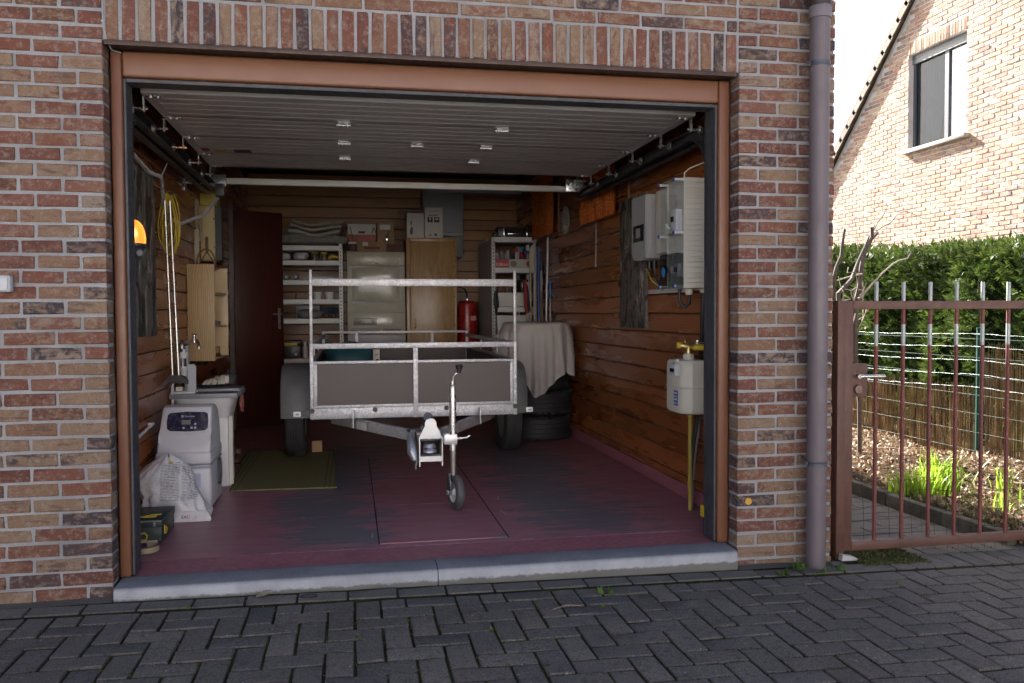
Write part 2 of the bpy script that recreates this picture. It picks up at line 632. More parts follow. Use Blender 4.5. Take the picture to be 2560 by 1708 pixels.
# ---- block paving: joints with sand and moss, then herringbone blocks
def joint_mat():
    n = N('mossy_joint_sand')
    v = n.coords(rnd=False)
    f = n.noise(v, 3.2, 6, 0.65)
    g = n.noise(v, 120, 4, 0.7)
    c = n.ramp(f, [(0.38, (0.032, 0.026, 0.018)), (0.52, (0.055, 0.048, 0.022)), (0.64, (0.075, 0.080, 0.018))])
    c = n.mix(n.ramp(g, [(0.35, 0.7), (0.6, 0.0)]), c, (0.012, 0.012, 0.008))
    n.set(c, 1.0, 0, 0.1)
    n.bump(g, 0.9, 0.01)
    return n.m
def paver_mat(name, src):
    n = N(name)
    if src == 'object':
        rnd = n.n("ObjectInfo").outputs['Random']
        v = n.coords()
    else:
        rnd = n.n("Attribute", attribute_name='rnd').outputs['Fac']
        v = n.coords(rnd=False)
    wp = n.n("NewGeometry").outputs['Position']
    base = n.ramp(rnd, [(0.0, (0.120, 0.104, 0.092)), (0.35, (0.152, 0.134, 0.120)), (0.7, (0.135, 0.118, 0.106)), (1.0, (0.176, 0.156, 0.138))])
    f = n.noise(wp, 2.2, 5, 0.6)
    c = n.mix(n.ramp(f, [(0.40, 0.0), (0.70, 0.55)]), base, (0.175, 0.160, 0.145))
    g = n.noise(wp, 150, 4, 0.8)
    c = n.mix(n.ramp(g, [(0.36, 0.85), (0.50, 0.0)]), c, (0.045, 0.040, 0.038))
    c = n.mix(n.ramp(g, [(0.56, 0.0), (0.70, 0.75)]), c, (0.30, 0.285, 0.26))
    g2 = n.noise(wp, 34, 5, 0.7)
    c = n.mix(n.ramp(g2, [(0.34, 0.55), (0.48, 0.0)]), c, (0.055, 0.050, 0.046))
    vo = n.n("TexVoronoi", feature='F1')
    vo.inputs['Scale'].default_value = 38
    n.l(wp, vo.inputs['Vector'])
    sp = n.n("SeparateColor")
    n.l(vo.outputs['Color'], sp.inputs[0])
    dot = n.math('MULTIPLY', n.ramp(vo.outputs['Distance'], [(0.10, 1.0), (0.2, 0.0)]), n.ramp(sp.outputs[0], [(0.86, 0.0), (0.9, 0.9)]))
    c = n.mix(dot, c, (0.34, 0.33, 0.31))
    # cement haze spilt along the sill and lichen
    sx = n.n("SeparateXYZ")
    n.l(wp, sx.inputs[0])
    near = n.ramp(n.math('ADD', sx.outputs[1], n.math('MULTIPLY', n.math('SUBTRACT', f, 0.5), 0.55)), [(0.0, 0.0), (1.0, 0.0)])
    hz = n.math('MAXIMUM', 0.0, n.math('MINIMUM', 1.0, n.math('MULTIPLY', n.math('ADD', n.math('ADD', sx.outputs[1], 0.36), n.math('MULTIPLY', n.math('SUBTRACT', n.noise(wp, 5.5, 5, 0.65), 0.5), 0.9)), 3.2)))
    c = n.mix(n.math('MULTIPLY', hz, 0.55), c, (0.175, 0.165, 0.145))
    ms = n.noise(wp, 9, 6, 0.7)
    c = n.mix(n.ramp(ms, [(0.63, 0.0), (0.73, 0.5)]), c, (0.060, 0.062, 0.030))
    n.set(c, 0.92, 0, 0.25)
    n.bump(n.math('ADD', g, n.math('MULTIPLY', ms, 0.9)), 0.8, 0.008)
    return n.m
JOINT, PAVER, PAVER_S = joint_mat(), paver_mat('concrete_block', 'object'), paver_mat('concrete_block_field', 'attr')

drive = single('drive', B().grid(lambda u, v: (-5 + 10 * u, -7.5 + 7.7 * v, gz(-5 + 10 * u, -7.5 + 7.7 * v) - 0.0065), 30, 30), JOINT, kind='structure')

def rough_block(L, Wd, Hh, bev, jig, rnd):
    """one block or brick with slightly uneven corners, about 40 triangles"""
    b = B()
    b.box(-L / 2, L / 2, -Wd / 2, Wd / 2, -Hh / 2, Hh / 2, bev, 1)
    for v in b.bm.verts:
        v.co += Vector((rnd.uniform(-jig, jig), rnd.uniform(-jig, jig), rnd.uniform(-jig, jig)))
    return b
rp = random.Random(3)
PL, PW = 0.2085, 0.1042
pave_meshes = []
for i in range(8):
    pave_meshes.append(rough_block(PL - 0.0105, PW - 0.0105, 0.06, 0.0035, 0.0022, rp).mesh('paving_block', ang=30))
    pave_meshes[-1].materials.append(PAVER)
blocks, halves = [], []
for i in range(-50, 60):
    for j in range(-60, 60):
        # 90 degree herringbone on a square grid of one block width
        k = (i + j) % 4
        x, y = i * PW, -0.215 - PW / 2 - j * PW
        if k == 0:
            cx, cyy, rot = x + PW / 2, y, 0
        elif k == 2:
            cx, cyy, rot = x, y - PW / 2, 1
        else:
            continue
        if not (-3.0 < cx < 4.9 and -5.2 < cyy < -0.20):
            continue
        if rot and cyy + PL / 2 > -0.205:      # half block against the border course
            if cyy - PL / 2 > -0.30:
                continue
            halves.append((x, cyy - PL / 4))
            continue
        if not rot and cyy + PW / 2 > -0.205:
            continue
        blocks.append((cx, cyy, rot))
x = -3.0
while x < 3.36:      # border course of blocks along the sill
    blocks.append((x + PL / 2, -0.132, 0))
    x += PL
for i in range(int(1.6 / PW)):   # strip of blocks at the foot of the gate
    for j in range(2):
        blocks.append((3.475 + PW * i, -0.085 + PL * j * 1.0 + 0.004, 1))
def clear_of_walls(c):
    x, y, r = c
    hx, hy = (PL / 2, PW / 2) if r == 0 else (PW / 2, PL / 2)
    if y + hy > -0.085 and x < 3.35:
        return y + hy < -0.060
    return True
blocks = [c for c in blocks if clear_of_walls(c)]
seen = [c for c in blocks if in_view((c[0], c[1], gz(c[0])), 10)]
seen.sort(key=lambda c: (Vector((c[0], c[1], 0)) - CAM).length)
seen_set = set(seen[:300])
fieldb = Field()
for c in blocks:
    x, y, r = c
    z = gz(x, y) - 0.030 + rp.uniform(-0.0018, 0.0018)
    tilt = (rp.uniform(-0.006, 0.006), rp.uniform(-0.006, 0.006))
    if c in seen_set:
        o = bpy.data.objects.new('paving_block', rp.choice(pave_meshes))
        COL.objects.link(o)
        o.parent = drive
        o.location = (x, y, z)
        o.rotation_euler = (tilt[0], tilt[1] + 0.0125, (math.pi / 2 if r else 0) + rp.uniform(-0.008, 0.008))
    else:
        m = Matrix.Translation((x, y, z)) @ Euler((tilt[0], tilt[1], math.pi / 2 if r else 0)).to_matrix().to_4x4()
        fieldb.add(-PL / 2 + 0.0052, PL / 2 - 0.0052, -PW / 2 + 0.0052, PW / 2 - 0.0052, -0.03, 0.03, 0.0035, m, rp.random())
for (x, y) in halves:
    z = gz(x, y) - 0.030
    fieldb.add(x - PW / 2 + 0.004, x + PW / 2 - 0.004, y - PW / 2 + 0.004, y + PW / 2 - 0.004, z - 0.03, z + 0.03, 0.0035, None, rp.random())
pf = fieldb.obj('paving_field', PAVER_S, drive)
pf['kind'] = 'stuff'
CEM = mortar_mat('old_cement', (0.13, 0.122, 0.105))
for (xa, xb) in ((-3.0, 0.010), (W - 0.018, 3.34)):
    part('cement_edge', B().grid(lambda u, v, xa=xa, xb=xb: (xa + (xb - xa) * u, -0.079 + 0.078 * v, gz(xa + (xb - xa) * u, -0.05) - 0.002 + 0.004 * math.sin(9 * u * (xb - xa))), 24, 2), CEM, drive)

# ---- the garage building
house = thing('garage_house', 'mixed red and buff brick garage front with grey mortar around the open doorway', 'house', (1.4, 0, -0.06))
SOLID = M('block_wall', (0.30, 0.28, 0.26), 0.9, 0, 0.1, 3, 0.2)
ROOFM = M('bitumen_roof', (0.05, 0.05, 0.052), 0.85, 0, 0.2, 4, 0.2)
HTOP = 2.93
wall = B()
wall.box(-3.2, -0.012, 0.10, 0.28, -0.30, HTOP)
wall.box(W + 0.012, XR - 0.03, 0.10, 0.28, -0.30, HTOP)
wall.box(-0.012, W + 0.012, 0.10, 0.28, 2.262, HTOP)
wall.box(-3.2, -0.20, 0.28, 6.6, -0.30, HTOP)
wall.box(3.03, XR - 0.03, 0.28, 6.6, -0.30, HTOP)
wall.box(-0.20, 3.03, YB + 0.05, 6.6, -0.30, HTOP)
part('wall_core', wall, SOLID, house)
mo = B()
mo.box(-3.2, -0.005, 0.0055, 0.097, -0.30, HTOP)
mo.box(W + 0.005, XR - 0.005, 0.0055, 0.097, -0.30, HTOP)
mo.box(-0.005, W + 0.005, 0.0055, 0.097, HT + 0.006, HTOP)
mo.box(XR - 0.030, XR - 0.005, 0.10, 6.6, -0.30, HTOP)
part('mortar', mo, MORTAR, house)
part('roof', B().box(-3.3, XR + 0.06, -0.10, 6.8, HTOP + 0.002, HTOP + 0.10, 0.01), ROOFM, house)
rb = random.Random(11)
BH = CO - JT
cache = {}
def brick_mesh(L, D=0.096, H=BH, tagm='b', nvar=7, mat=None, jig=0.0026):
    key = (round(L, 3), D, H, tagm, rb.randrange(nvar))
    if key not in cache:
        me = rough_block(L, D, H, 0.0035, jig, rb).mesh('brick', ang=30)
        me.materials.append(mat or BRICK)
        cache[key] = me
    return cache[key]
face = []                      # (x0, x1, row)
for r in range(-10, 40):
    zc = HT - (r - 0.5) * CO
    # left pier
    mod = 0.168 if r <= 18 else 0.2055
    x = -0.001
    first = True
    while x > -3.1:
        L = (0.105 if (first and r % 2) else mod)
        face.append((x - (L - JT), x, zc))
        x -= L
        first = False
    # right pier
    x = W + 0.001
    first = True
    while x < XR - 0.03:
        L = (0.105 if (first and r % 2 == 0) else 0.2055)
        x1 = min(x + L - JT, XR)
        if XR - x1 < 0.05:
            x1 = XR
        face.append((x, x1, zc))
        x = x1 + JT
        first = False
    # above the soldier course
    if r <= -3:
        x = JT + (0.0 if r % 2 else -0.10)
        while x < W - 0.02:
            x1 = min(x + 0.197, W - JT)
            face.append((max(x, JT), x1, zc))
            x += 0.2095
vis = []
fb = Field()
nb = 0
for (x0, x1, zc) in face:
    if x1 - x0 < 0.02 or zc > HTOP - 0.03:
        continue
    see = in_view((x0, 0, zc), 8) or in_view((x1, 0, zc), 8)
    y0 = rb.uniform(-0.0015, 0.0012)
    if see and nb < 300:
        L = round((x1 - x0) / 0.004) * 0.004
        o = bpy.data.objects.new('brick', brick_mesh(L))
        COL.objects.link(o)
        o.parent = house
        o.location = Vector(((x0 + x1) / 2, 0.048 + y0, zc + rb.uniform(-0.0012, 0.0012))) - ORG[house]
        o.rotation_euler = (rb.uniform(-0.004, 0.004), rb.uniform(-0.005, 0.005), rb.uniform(-0.004, 0.004) + (math.pi if rb.random() < 0.5 else 0))
        o.scale = ((x1 - x0) / L, 1, 1)
        nb += 1
    else:
        fb.add(x0, x1, y0, 0.096, zc - BH / 2, zc + BH / 2, 0.003, None, rb.random())
# right flank of the building, seen only from the side
for r in range(-10, 40):
    zc = HT - (r - 0.5) * CO
    if zc > HTOP - 0.03:
        continue
    y = 0.11 if r % 2 else 0.005 + 0.21
    y = 0.11 + (0 if r % 2 else 0.10)
    while y < 6.5:
        fb.add(XR - 0.02, XR + rb.uniform(-0.001, 0.002), y, y + 0.197, zc - BH / 2, zc + BH / 2, 0.003, None, rb.random())
        y += 0.2095
bf = fb.obj('brick_field', BRICK_S, house)
bf['kind'] = 'stuff'
SM = (W - JT) / 44.0
for i in range(44):
    xc = JT / 2 + SM * (i + 0.5)
    o = bpy.data.objects.new('soldier_brick', brick_mesh(0.174, 0.096, SM - 0.0135, 's', 9))
    COL.objects.link(o)
    o.parent = house
    o.location = Vector((xc, 0.048 + rb.uniform(-0.0015, 0.002), HT + 0.006 + 0.0875)) - ORG[house]
    o.rotation_euler = (0, math.pi / 2 * (1 if rb.random() < 0.5 else -1) + rb.uniform(-0.006, 0.006), rb.uniform(-0.004, 0.004))
ANGLE = M('brown_steel_angle', (0.055, 0.030, 0.022), 0.5, 0.2, 0.2)
la = B()
la.box(0.006, W - 0.012, -0.004, 0.098, HT - 0.009, HT + 0.001)
la.box(0.006, W - 0.012, -0.006, -0.0005, HT - 0.016, HT + 0.004, 0.001)
part('steel_lintel_angle', la, ANGLE, house)

# ---- interior: floor, skirting, panelled walls, ceiling
def floor_mat():
    n = N('worn_red_floor_paint')
    tc = n.n("TexCoord")
    v = tc.outputs['Object']
    sx = n.n("SeparateXYZ")
    n.l(v, sx.inputs[0])
    X, Y = sx.outputs[0], sx.outputs[1]
    big = n.noise(v, 1.1, 5, 0.6)
    st = n.n("Mapping")
    n.l(v, st.inputs[0])
    st.inputs[3].default_value = (2.6, 10.0, 1)
    strk = n.noise(st.outputs[0], 1.3, 8, 0.72, 0.4)
    base = n.ramp(big, [(0.3, (0.320, 0.130, 0.160)), (0.7, (0.385, 0.168, 0.200))])
    # two worn wheel lanes where the grey screed shows, plus the patch by the mat
    def lane(cx, hw, y0, y1):
        dx = n.math('ABSOLUTE', n.math('SUBTRACT', X, cx))
        a = n.math('SUBTRACT', 1.0, n.math('DIVIDE', dx, hw))
        bb = n.math('MULTIPLY', n.math('MINIMUM', n.math('SUBTRACT', Y, y0), n.math('SUBTRACT', y1, Y)), 3.2)
        return n.math('MINIMUM', a, bb)
    m1 = lane(0.885, 0.36, 0.30, 3.6)
    m2 = lane(2.20, 0.44, 0.34, 3.9)
    w = n.math('MAXIMUM', m1, m2)
    w = n.math('ADD', w, n.math('MULTIPLY', n.math('SUBTRACT', n.noise(v, 2.3, 5, 0.65, 0.6), 0.53), 2.6))
    w = n.math('ADD', w, n.math('MULTIPLY', n.math('SUBTRACT', strk, 0.53), 4.2))
    w = n.math('MINIMUM', 1.0, n.math('MAXIMUM', 0.0, n.math('MULTIPLY', w, 3.2)))
    grey = n.ramp(strk, [(0.3, (0.085, 0.098, 0.118)), (0.55, (0.130, 0.145, 0.168)), (0.75, (0.17, 0.16, 0.175))])
    c = n.mix(n.math('MULTIPLY', w, 0.88), base, grey)
    # oily dark spots, scuffs and dust
    sp = n.noise(v, 2.7, 5, 0.65)
    c = n.mix(n.ramp(sp, [(0.60, 0.0), (0.76, 0.55)]), c, (0.035, 0.034, 0.036))
    ds = n.noise(v, 85, 3, 0.8)
    c = n.mix(n.ramp(ds, [(0.68, 0.0), (0.77, 0.45)]), c, (0.40, 0.34, 0.34))
    fs = n.noise(st.outputs[0], 9.0, 5, 0.7)
    c = n.mix(n.ramp(fs, [(0.60, 0.0), (0.74, 0.22)]), c, (0.30, 0.20, 0.22))
    r = n.ramp(strk, [(0.3, 0.30), (0.7, 0.52)])
    n.set(c, r, 0, 0.5)
    n.bump(n.math('ADD', n.math('MULTIPLY', strk, 0.6), n.math('MULTIPLY', ds, 0.3)), 0.14, 0.006)
    return n.m
FLOOR = floor_mat()
floor = single('floor', B().box(-0.2, 3.03, 0.335, 6.45, -0.2, 0.0), FLOOR, kind='structure')
# apron that ramps from the stone sill up to the crack in front
ap = B().prism([(0.105, -0.2), (0.332, -0.2), (0.332, 0.0), (0.105, -0.006)], 'X', 0.004, W - 0.004)
apron = single('floor_apron', ap, M('red_paint_apron', (0.33, 0.125, 0.150), 0.5, 0, 0.12, 5, 0.1, 50), kind='structure')
crk = B()
rc = random.Random(5)
x = 0.33
while x < 2.68:
    L = rc.uniform(0.02, 0.09)
    if rc.random() < 0.62:
        y = 0.333 + rc.uniform(-0.003, 0.003)
        pts = [(x + L * t / 4, y + rc.uniform(-0.004, 0.004), 0) for t in range(5)]
        ww = [rc.uniform(0.0012, 0.0042) for _ in pts]
        for k in range(4):
            a, b_ = pts[k], pts[k + 1]
            crk.quad((a[0], a[1] - ww[k], 0.0022), (b_[0], b_[1] - ww[k + 1], 0.0022), (b_[0], b_[1] + ww[k + 1], 0.0022), (a[0], a[1] + ww[k], 0.0022))
    x += L + rc.uniform(0, 0.03)
for (xa, ya, dx, dy) in ((1.08, 0.52, 0.004, 0.09), (1.81, 0.98, 0.02, -0.12), (2.02, 0.82, 0.05, 0.02), (1.85, 1.25, 0.01, 0.08)):
    for k in range(4):
        a0, b0 = k / 4, (k + 1) / 4
        q = rc.uniform(0.002, 0.005)
        crk.quad((xa + dx * a0 - q, ya + dy * a0, 0.0022), (xa + dx * a0 + q, ya + dy * a0, 0.0022), (xa + dx * b0 + q, ya + dy * b0, 0.0022), (xa + dx * b0 - q, ya + dy * b0, 0.0022))
ck = part('paint_crack', crk, M('bare_white_screed', (0.62, 0.60, 0.60), 0.9), floor)
ck['kind'] = 'stuff'
# boards over the inspection pit
PITF = floor_mat()
for k, (y0, y1) in enumerate(((0.40, 1.212), (1.220, 2.08), (2.088, 2.9))):
    part('pit_board', B().box(1.117, 1.748, y0, y1, -0.02, 0.0032, 0.0012, 1), FLOOR, floor)
pg = B()
pg.box(1.108, 1.1135, 0.392, 2.9, -0.01, 0.0016)
pg.box(1.7515, 1.757, 0.392, 2.9, -0.01, 0.0016)
part('pit_joint', pg, M('dark_joint', (0.02, 0.012, 0.014), 0.9), floor)
SKM = M('red_skirting_paint', (0.30, 0.105, 0.130), 0.4, 0, 0.12, 4, 0.08, 40)

PH = 0.1235
def plank_mesh(L):
    """tongued board, grain along X, face towards -Y, chamfered long edges"""
    h = PH / 2
    prof = [(0.0, -h + 0.008), (0.007, -h + 0.0022), (0.018, -h + 0.0022), (0.018, h - 0.0022), (0.007, h - 0.0022), (0.0, h - 0.006)]
    return B().prism(prof, 'X', -L / 2 + 0.0005, L / 2 - 0.0005).mesh('plank', ang=25)
pmesh = {}
def lay_planks(parent, x0, x1, z0, rows, rot, fixed, mat, rnd, fl):
    for k in range(rows):
        cuts = [x0]
        t = x0 + rnd.uniform(1.6, 4.2)
        while t < x1 - 0.8:
            cuts.append(t)
            t += rnd.uniform(2.4, 4.2)
        cuts.append(x1)
        for a, b_ in zip(cuts, cuts[1:]):
            L = round((b_ - a) / 0.02) * 0.02
            key = (L, mat.name)
            if key not in pmesh:
                pmesh[key] = plank_mesh(L)
                pmesh[key].materials.append(mat)
            o = bpy.data.objects.new('plank', pmesh[key])
            COL.objects.link(o)
            o.parent = parent
            zc = z0 + PH * (k + 0.5)
            c = (a + b_) / 2
            o.location = (c, fixed, zc) if rot == 0 else (fixed, c, zc)
            o.rotation_euler = (0, 0, rot)
            o.scale = ((b_ - a) / L, 1, 1)
rw = random.Random(21)
DARKGAP = M('dark_gap', (0.02, 0.01, 0.006), 0.9)
wall_right = single('wall_right', B().box(WR + 0.008, WR + 0.05, 0.29, YB + 0.05, 0.0, 2.82), DARKGAP, kind='structure')
lay_planks(wall_right, 0.295, YB, 0.008, 22, -math.pi / 2, WR, PANEL, rw, 1)
part('skirting', B().box(WR - 0.022, WR - 0.001, 0.30, YB - 0.02, 0.003, 0.086, 0.004), SKM, wall_right)
wall_left = single('wall_left', B().box(WL - 0.05, WL - 0.008, 0.29, YB + 0.05, 0.0, 2.82), DARKGAP, kind='structure')
lay_planks(wall_left, 0.295, YB, 0.045, 22, math.pi / 2, WL, PANEL, rw, 1)
part('skirting', B().box(WL + 0.001, WL + 0.022, 0.30, YB - 0.02, 0.003, 0.086, 0.004), SKM, wall_left)
wall_back = single('wall_back', B().box(WL - 0.05, WR + 0.05, YB + 0.008, YB + 0.045, 0.0, 2.82), DARKGAP, kind='structure')
lay_planks(wall_back, WL, WR, 0.02, 22, 0, YB, PANEL_B, rw, 1)
ceiling = single('ceiling', B().box(WL - 0.05, WR + 0.05, 0.28, YB + 0.05, 2.78, 2.84), M('plaster_ceiling', (0.34, 0.30, 0.26), 0.9, 0, 0.1, 3), kind='structure')

# ---- bluestone sill in two lengths
SILLM = None
def sill_mat():
    n = N('bluestone')
    v = n.coords()
    f = n.noise(v, 6, 6, 0.6)
    g = n.noise(v, 130, 4, 0.75)
    sx = n.n("SeparateXYZ")
    n.l(n.n("TexCoord").outputs['Object'], sx.inputs[0])
    c = n.ramp(f, [(0.3, (0.125, 0.130, 0.150)), (0.7, (0.175, 0.180, 0.205))])
    c = n.mix(n.ramp(g, [(0.32, 0.5), (0.5, 0.0)]), c, (0.08, 0.085, 0.10))
    c = n.mix(n.ramp(g, [(0.58, 0.0), (0.72, 0.5)]), c, (0.42, 0.43, 0.45))
    # paler front face with a dirty foot
    fr = n.math('MINIMUM', 1.0, n.math('MAXIMUM', 0.0, n.math('MULTIPLY', n.math('SUBTRACT', -0.038, sx.outputs[1]), 60.0)))
    c = n.mix(n.math('MULTIPLY', fr, n.ramp(f, [(0.3, 0.5), (0.6, 0.85)])), c, (0.44, 0.45, 0.47))
    low = n.math('MINIMUM', 1.0, n.math('MAXIMUM', 0.0, n.math('MULTIPLY', n.math('SUBTRACT', n.math('ADD', -0.066, n.math('MULTIPLY', n.noise(v, 26, 6, 0.75), 0.036)), sx.outputs[2]), 110.0)))
    c = n.mix(n.math('MULTIPLY', low, 0.8), c, (0.085, 0.078, 0.055))
    n.set(c, 0.72, 0, 0.35)
    n.bump(n.math('ADD', g, f), 0.35, 0.004)
    return n.m
sill = thing('door_sill', 'worn bluestone door sill in two lengths with a pale rounded front edge', 'sill', (1.4, 0, 0))
ORG[sill] = Vector((0, 0, 0)); sill.location = (0, 0, 0)
SILLM = sill_mat()
prof = [(-0.052, -0.14), (-0.052, -0.020), (-0.047, -0.010), (-0.038, -0.0045), (0.103, -0.0005), (0.103, -0.14)]
part('sill_stone', B().prism(prof, 'X', 0.012, 1.352), SILLM, sill)
part('sill_stone', B().prism(prof, 'X', 1.3555, W - 0.020), SILLM, sill)

# ================================================================== doorway: frame, overhead door, tracks
fr = thing('door_frame', 'brown painted frame around the open garage doorway with dark rubber edge', 'door frame', (1.4, 0.1, 0))
YF = 0.083
part('jamb', B().box(0.004, 0.050, YF, 0.19, 0.001, HT - 0.012, 0.010, 3), FRAME, fr)
part('jamb', B().box(W - 0.061, W - 0.004, YF, 0.19, 0.001, HT - 0.012, 0.010, 3), FRAME, fr)
part('head', B().box(0.0512, W - 0.0622, YF + 0.002, 0.19, 2.130, HT - 0.012, 0.010, 3), FRAME, fr)
part('seal', B().box(0.0508, 0.0625, YF + 0.020, 0.20, 0.004, 2.128, 0.002, 1), SEAL, fr)
part('seal', B().box(W - 0.0735, W - 0.0618, YF + 0.020, 0.20, 0.004, 2.128, 0.002, 1), SEAL, fr)
part('seal', B().box(0.063, W - 0.074, YF + 0.022, 0.20, 2.112, 2.1285, 0.002, 1), SEAL, fr)
part('backing', B().box(0.03, W - 0.03, 0.201, 0.226, 2.138, 2.76), BLACKP, fr)
part('backing', B().box(-0.15, 0.045, 0.201, 0.280, 0.0, 2.76), STEEL_D, fr)
part('backing', B().box(W - 0.05, 2.965, 0.201, 0.280, 0.0, 2.76), STEEL_D, fr)

DOORW = M('white_lacquered_steel', (0.47, 0.46, 0.46), 0.40, 0, 0.06, 3, 0.05, 200)
door = thing('sectional_door', 'white ribbed sectional garage door raised flat under the ceiling', 'garage door', (1.4, 1.3, 2.12))
ZD = 2.12
SEC = 0.4885
rib = SEC / 5
for s in range(4):
    y0 = 0.30 + SEC * s
    poly = [(y0 + 0.001, ZD + 0.04), (y0 + 0.001, ZD + 0.003)]
    for k in range(5):
        a = y0 + rib * k
        poly += [(a + 0.004, ZD), (a + rib - 0.0075, ZD)]
        if k < 4:
            poly += [(a + rib - 0.0045, ZD + 0.0045), (a + rib + 0.0005, ZD + 0.0045)]
    poly += [(y0 + SEC - 0.001, ZD + 0.003), (y0 + SEC - 0.001, ZD + 0.04)]
    part('panel_section', B().prism(poly, 'X', 0.075, 2.705), DOORW, door)
for xx in (0.075, 2.665):
    part('end_cap', B().box(xx, xx + 0.04, 0.302, 2.252, ZD - 0.0022, ZD - 0.0004), DOORW, door)
def hinge(x, y):
    b = B()
    b.box(x - 0.033, x + 0.033, y - 0.026, y - 0.006, ZD - 0.004, ZD - 0.0005)
    b.box(x - 0.033, x + 0.033, y + 0.006, y + 0.026, ZD - 0.004, ZD - 0.0005)
    b.cyl((x - 0.036, y, ZD - 0.009), (x + 0.036, y, ZD - 0.009), 0.0075, seg=10)
    for sx in (-0.02, 0.02):
        for sy in (-0.017, 0.017):
            b.cyl((x + sx, y + sy, ZD - 0.004), (x + sx, y + sy, ZD - 0.008), 0.005, seg=6)
    return b
HY = [0.30 + SEC * k for k in (1, 2, 3)]
for (hx, k) in ((0.96, 0), (0.96, 1), (0.96, 2), (1.80, 0), (1.38, 1), (1.79, 1), (1.785, 2)):
    part('hinge', hinge(hx, HY[k]), ZINC, door)
def roller(x, y, side):
    b = B()
    b.box(min(x, x + side * 0.075), max(x, x + side * 0.075), y - 0.022, y + 0.022, ZD - 0.0042, ZD - 0.0024)
    xo = x - side * 0.012
    b.box(min(xo, xo + side * 0.004), max(xo, xo + side * 0.004), y - 0.016, y + 0.016, ZD - 0.072, ZD - 0.001)
    b.box(min(xo, x), max(xo, x), y - 0.016, y + 0.016, ZD - 0.005, ZD - 0.0045)
    b.cyl((xo - side * 0.055, y, ZD - 0.058), (xo + side * 0.02, y, ZD - 0.058), 0.0055, seg=8)
    for q in (0.02, 0.05):
        b.cyl((x + side * q, y, ZD - 0.004), (x + side * q, y, ZD - 0.010), 0.006, seg=6)
    b.lathe([(0.004, -0.006), (0.021, -0.006), (0.021, 0.006), (0.004, 0.006)], (xo - side * 0.05, y, ZD - 0.058), 'X', 14)
    return b
for y in HY + [2.20, 0.36]:
    part('roller_bracket', roller(0.085, y, 1), ZINC, door)
    part('roller_bracket', roller(2.695, y, -1), ZINC, door)
STICK_R = M('red_sticker', (0.40, 0.06, 0.03), 0.5)
part('sticker', B().box(0.10, 0.16, 1.58, 1.68, ZD - 0.0012, ZD - 0.0006), STICK_R, door)
part('sticker', B().box(0.19, 0.25, 1.62, 1.70, ZD - 0.0012, ZD - 0.0006), M('yellow_sticker', (0.55, 0.42, 0.04), 0.5), door)
part('sticker', B().box(0.30, 0.40, 1.60, 1.70, ZD - 0.0012, ZD - 0.0006), M('grey_sticker', (0.10, 0.06, 0.06), 0.5), door)

tr = thing('door_tracks', 'dark steel roller tracks and pale crossbar carrying the raised garage door', 'door track', (1.4, 1.5, 2.05))
TRK = M('track_steel', (0.10, 0.10, 0.11), 0.45, 0.6, 0.2)
def track(x, side):
    b = B()
    zc = ZD - 0.058
    rr = 0.27
    path = [(x, 0.262, 0.03), (x, 0.262, zc - rr)]
    path += [(x, 0.262 + rr * (1 - math.cos(a)), zc - rr + rr * math.sin(a)) for a in [math.pi / 2 * t / 10 for t in range(1, 11)]]
    path += [(x, 2.84, zc)]
    for (off, w, hgt) in ((-side * 0.022, 0.003, 0.052),):
        for p, q in zip(path, path[1:]):
            p, q = Vector(p) + Vector((off, 0, 0)), Vector(q) + Vector((off, 0, 0))
            b.bar(p, q, w, hgt, (0, 1, 0) if abs((q - p).normalized().z) > 0.9 else (0, 0, 1))
    for e in (-1, 1):
        for p, q in zip(path, path[1:]):
            p, q = Vector(p), Vector(q)
            d = (q - p).normalized()
            nrm = Vector((0, -d.z, d.y))
            off = nrm * (0.024 * e)
            b.bar(p + off, q + off, 0.040, 0.003, tuple(nrm))
    return b
part('track_rail', track(0.005, 1), TRK, tr)
part('track_rail', track(2.775, -1), TRK, tr)
part('track_angle', B().box(-0.055, -0.018, 0.45, 2.86, ZD - 0.105, ZD - 0.100).box(-0.058, -0.053, 0.45, 2.86, ZD - 0.105, ZD - 0.03), TRK, tr)
part('track_angle', B().box(2.798, 2.835, 0.45, 2.86, ZD - 0.105, ZD - 0.100).box(2.833, 2.838, 0.45, 2.86, ZD - 0.105, ZD - 0.03), TRK, tr)
part('crossbar', B().box(0.075, 2.69, 2.77, 2.81, 2.083, 2.128, 0.004), M('cream_lacquered_steel', (0.62, 0.61, 0.57), 0.4, 0, 0.05), tr)
eb = B().box(2.66, 2.82, 2.745, 2.765, 2.082, 2.180, 0.002).box(2.70, 2.80, 2.62, 2.745, 2.145, 2.150)
for q in (2.69, 2.73, 2.77):
    eb.cyl((q, 2.745, 2.105), (q, 2.735, 2.105), 0.008, seg=6)
part('end_bracket', eb, ZINC, tr)
part('end_bracket', B().box(-0.05, 0.10, 2.745, 2.765, 2.06, 2.15, 0.002), STEEL_D, tr)
part('hanger', B().box(-0.02, 0.01, 2.812, 2.83, 2.1, 2.78), TRK, tr)
part('hanger', B().box(2.77, 2.80, 2.812, 2.83, 2.1, 2.78), TRK, tr)
part('wall_bracket', B().box(-0.155, -0.02, 2.55, 2.60, 2.052, 2.062).box(-0.158, -0.150, 2.54, 2.61, 2.0, 2.12), ZINC, tr)
part('wall_bracket', B().box(-0.155, -0.02, 1.05, 1.09, 2.052, 2.058), STEEL_D, tr)
sw = B().box(0.028, 0.092, 2.70, 2.745, 1.985, 2.075, 0.004)
part('control_box', sw, ANTHR, tr)
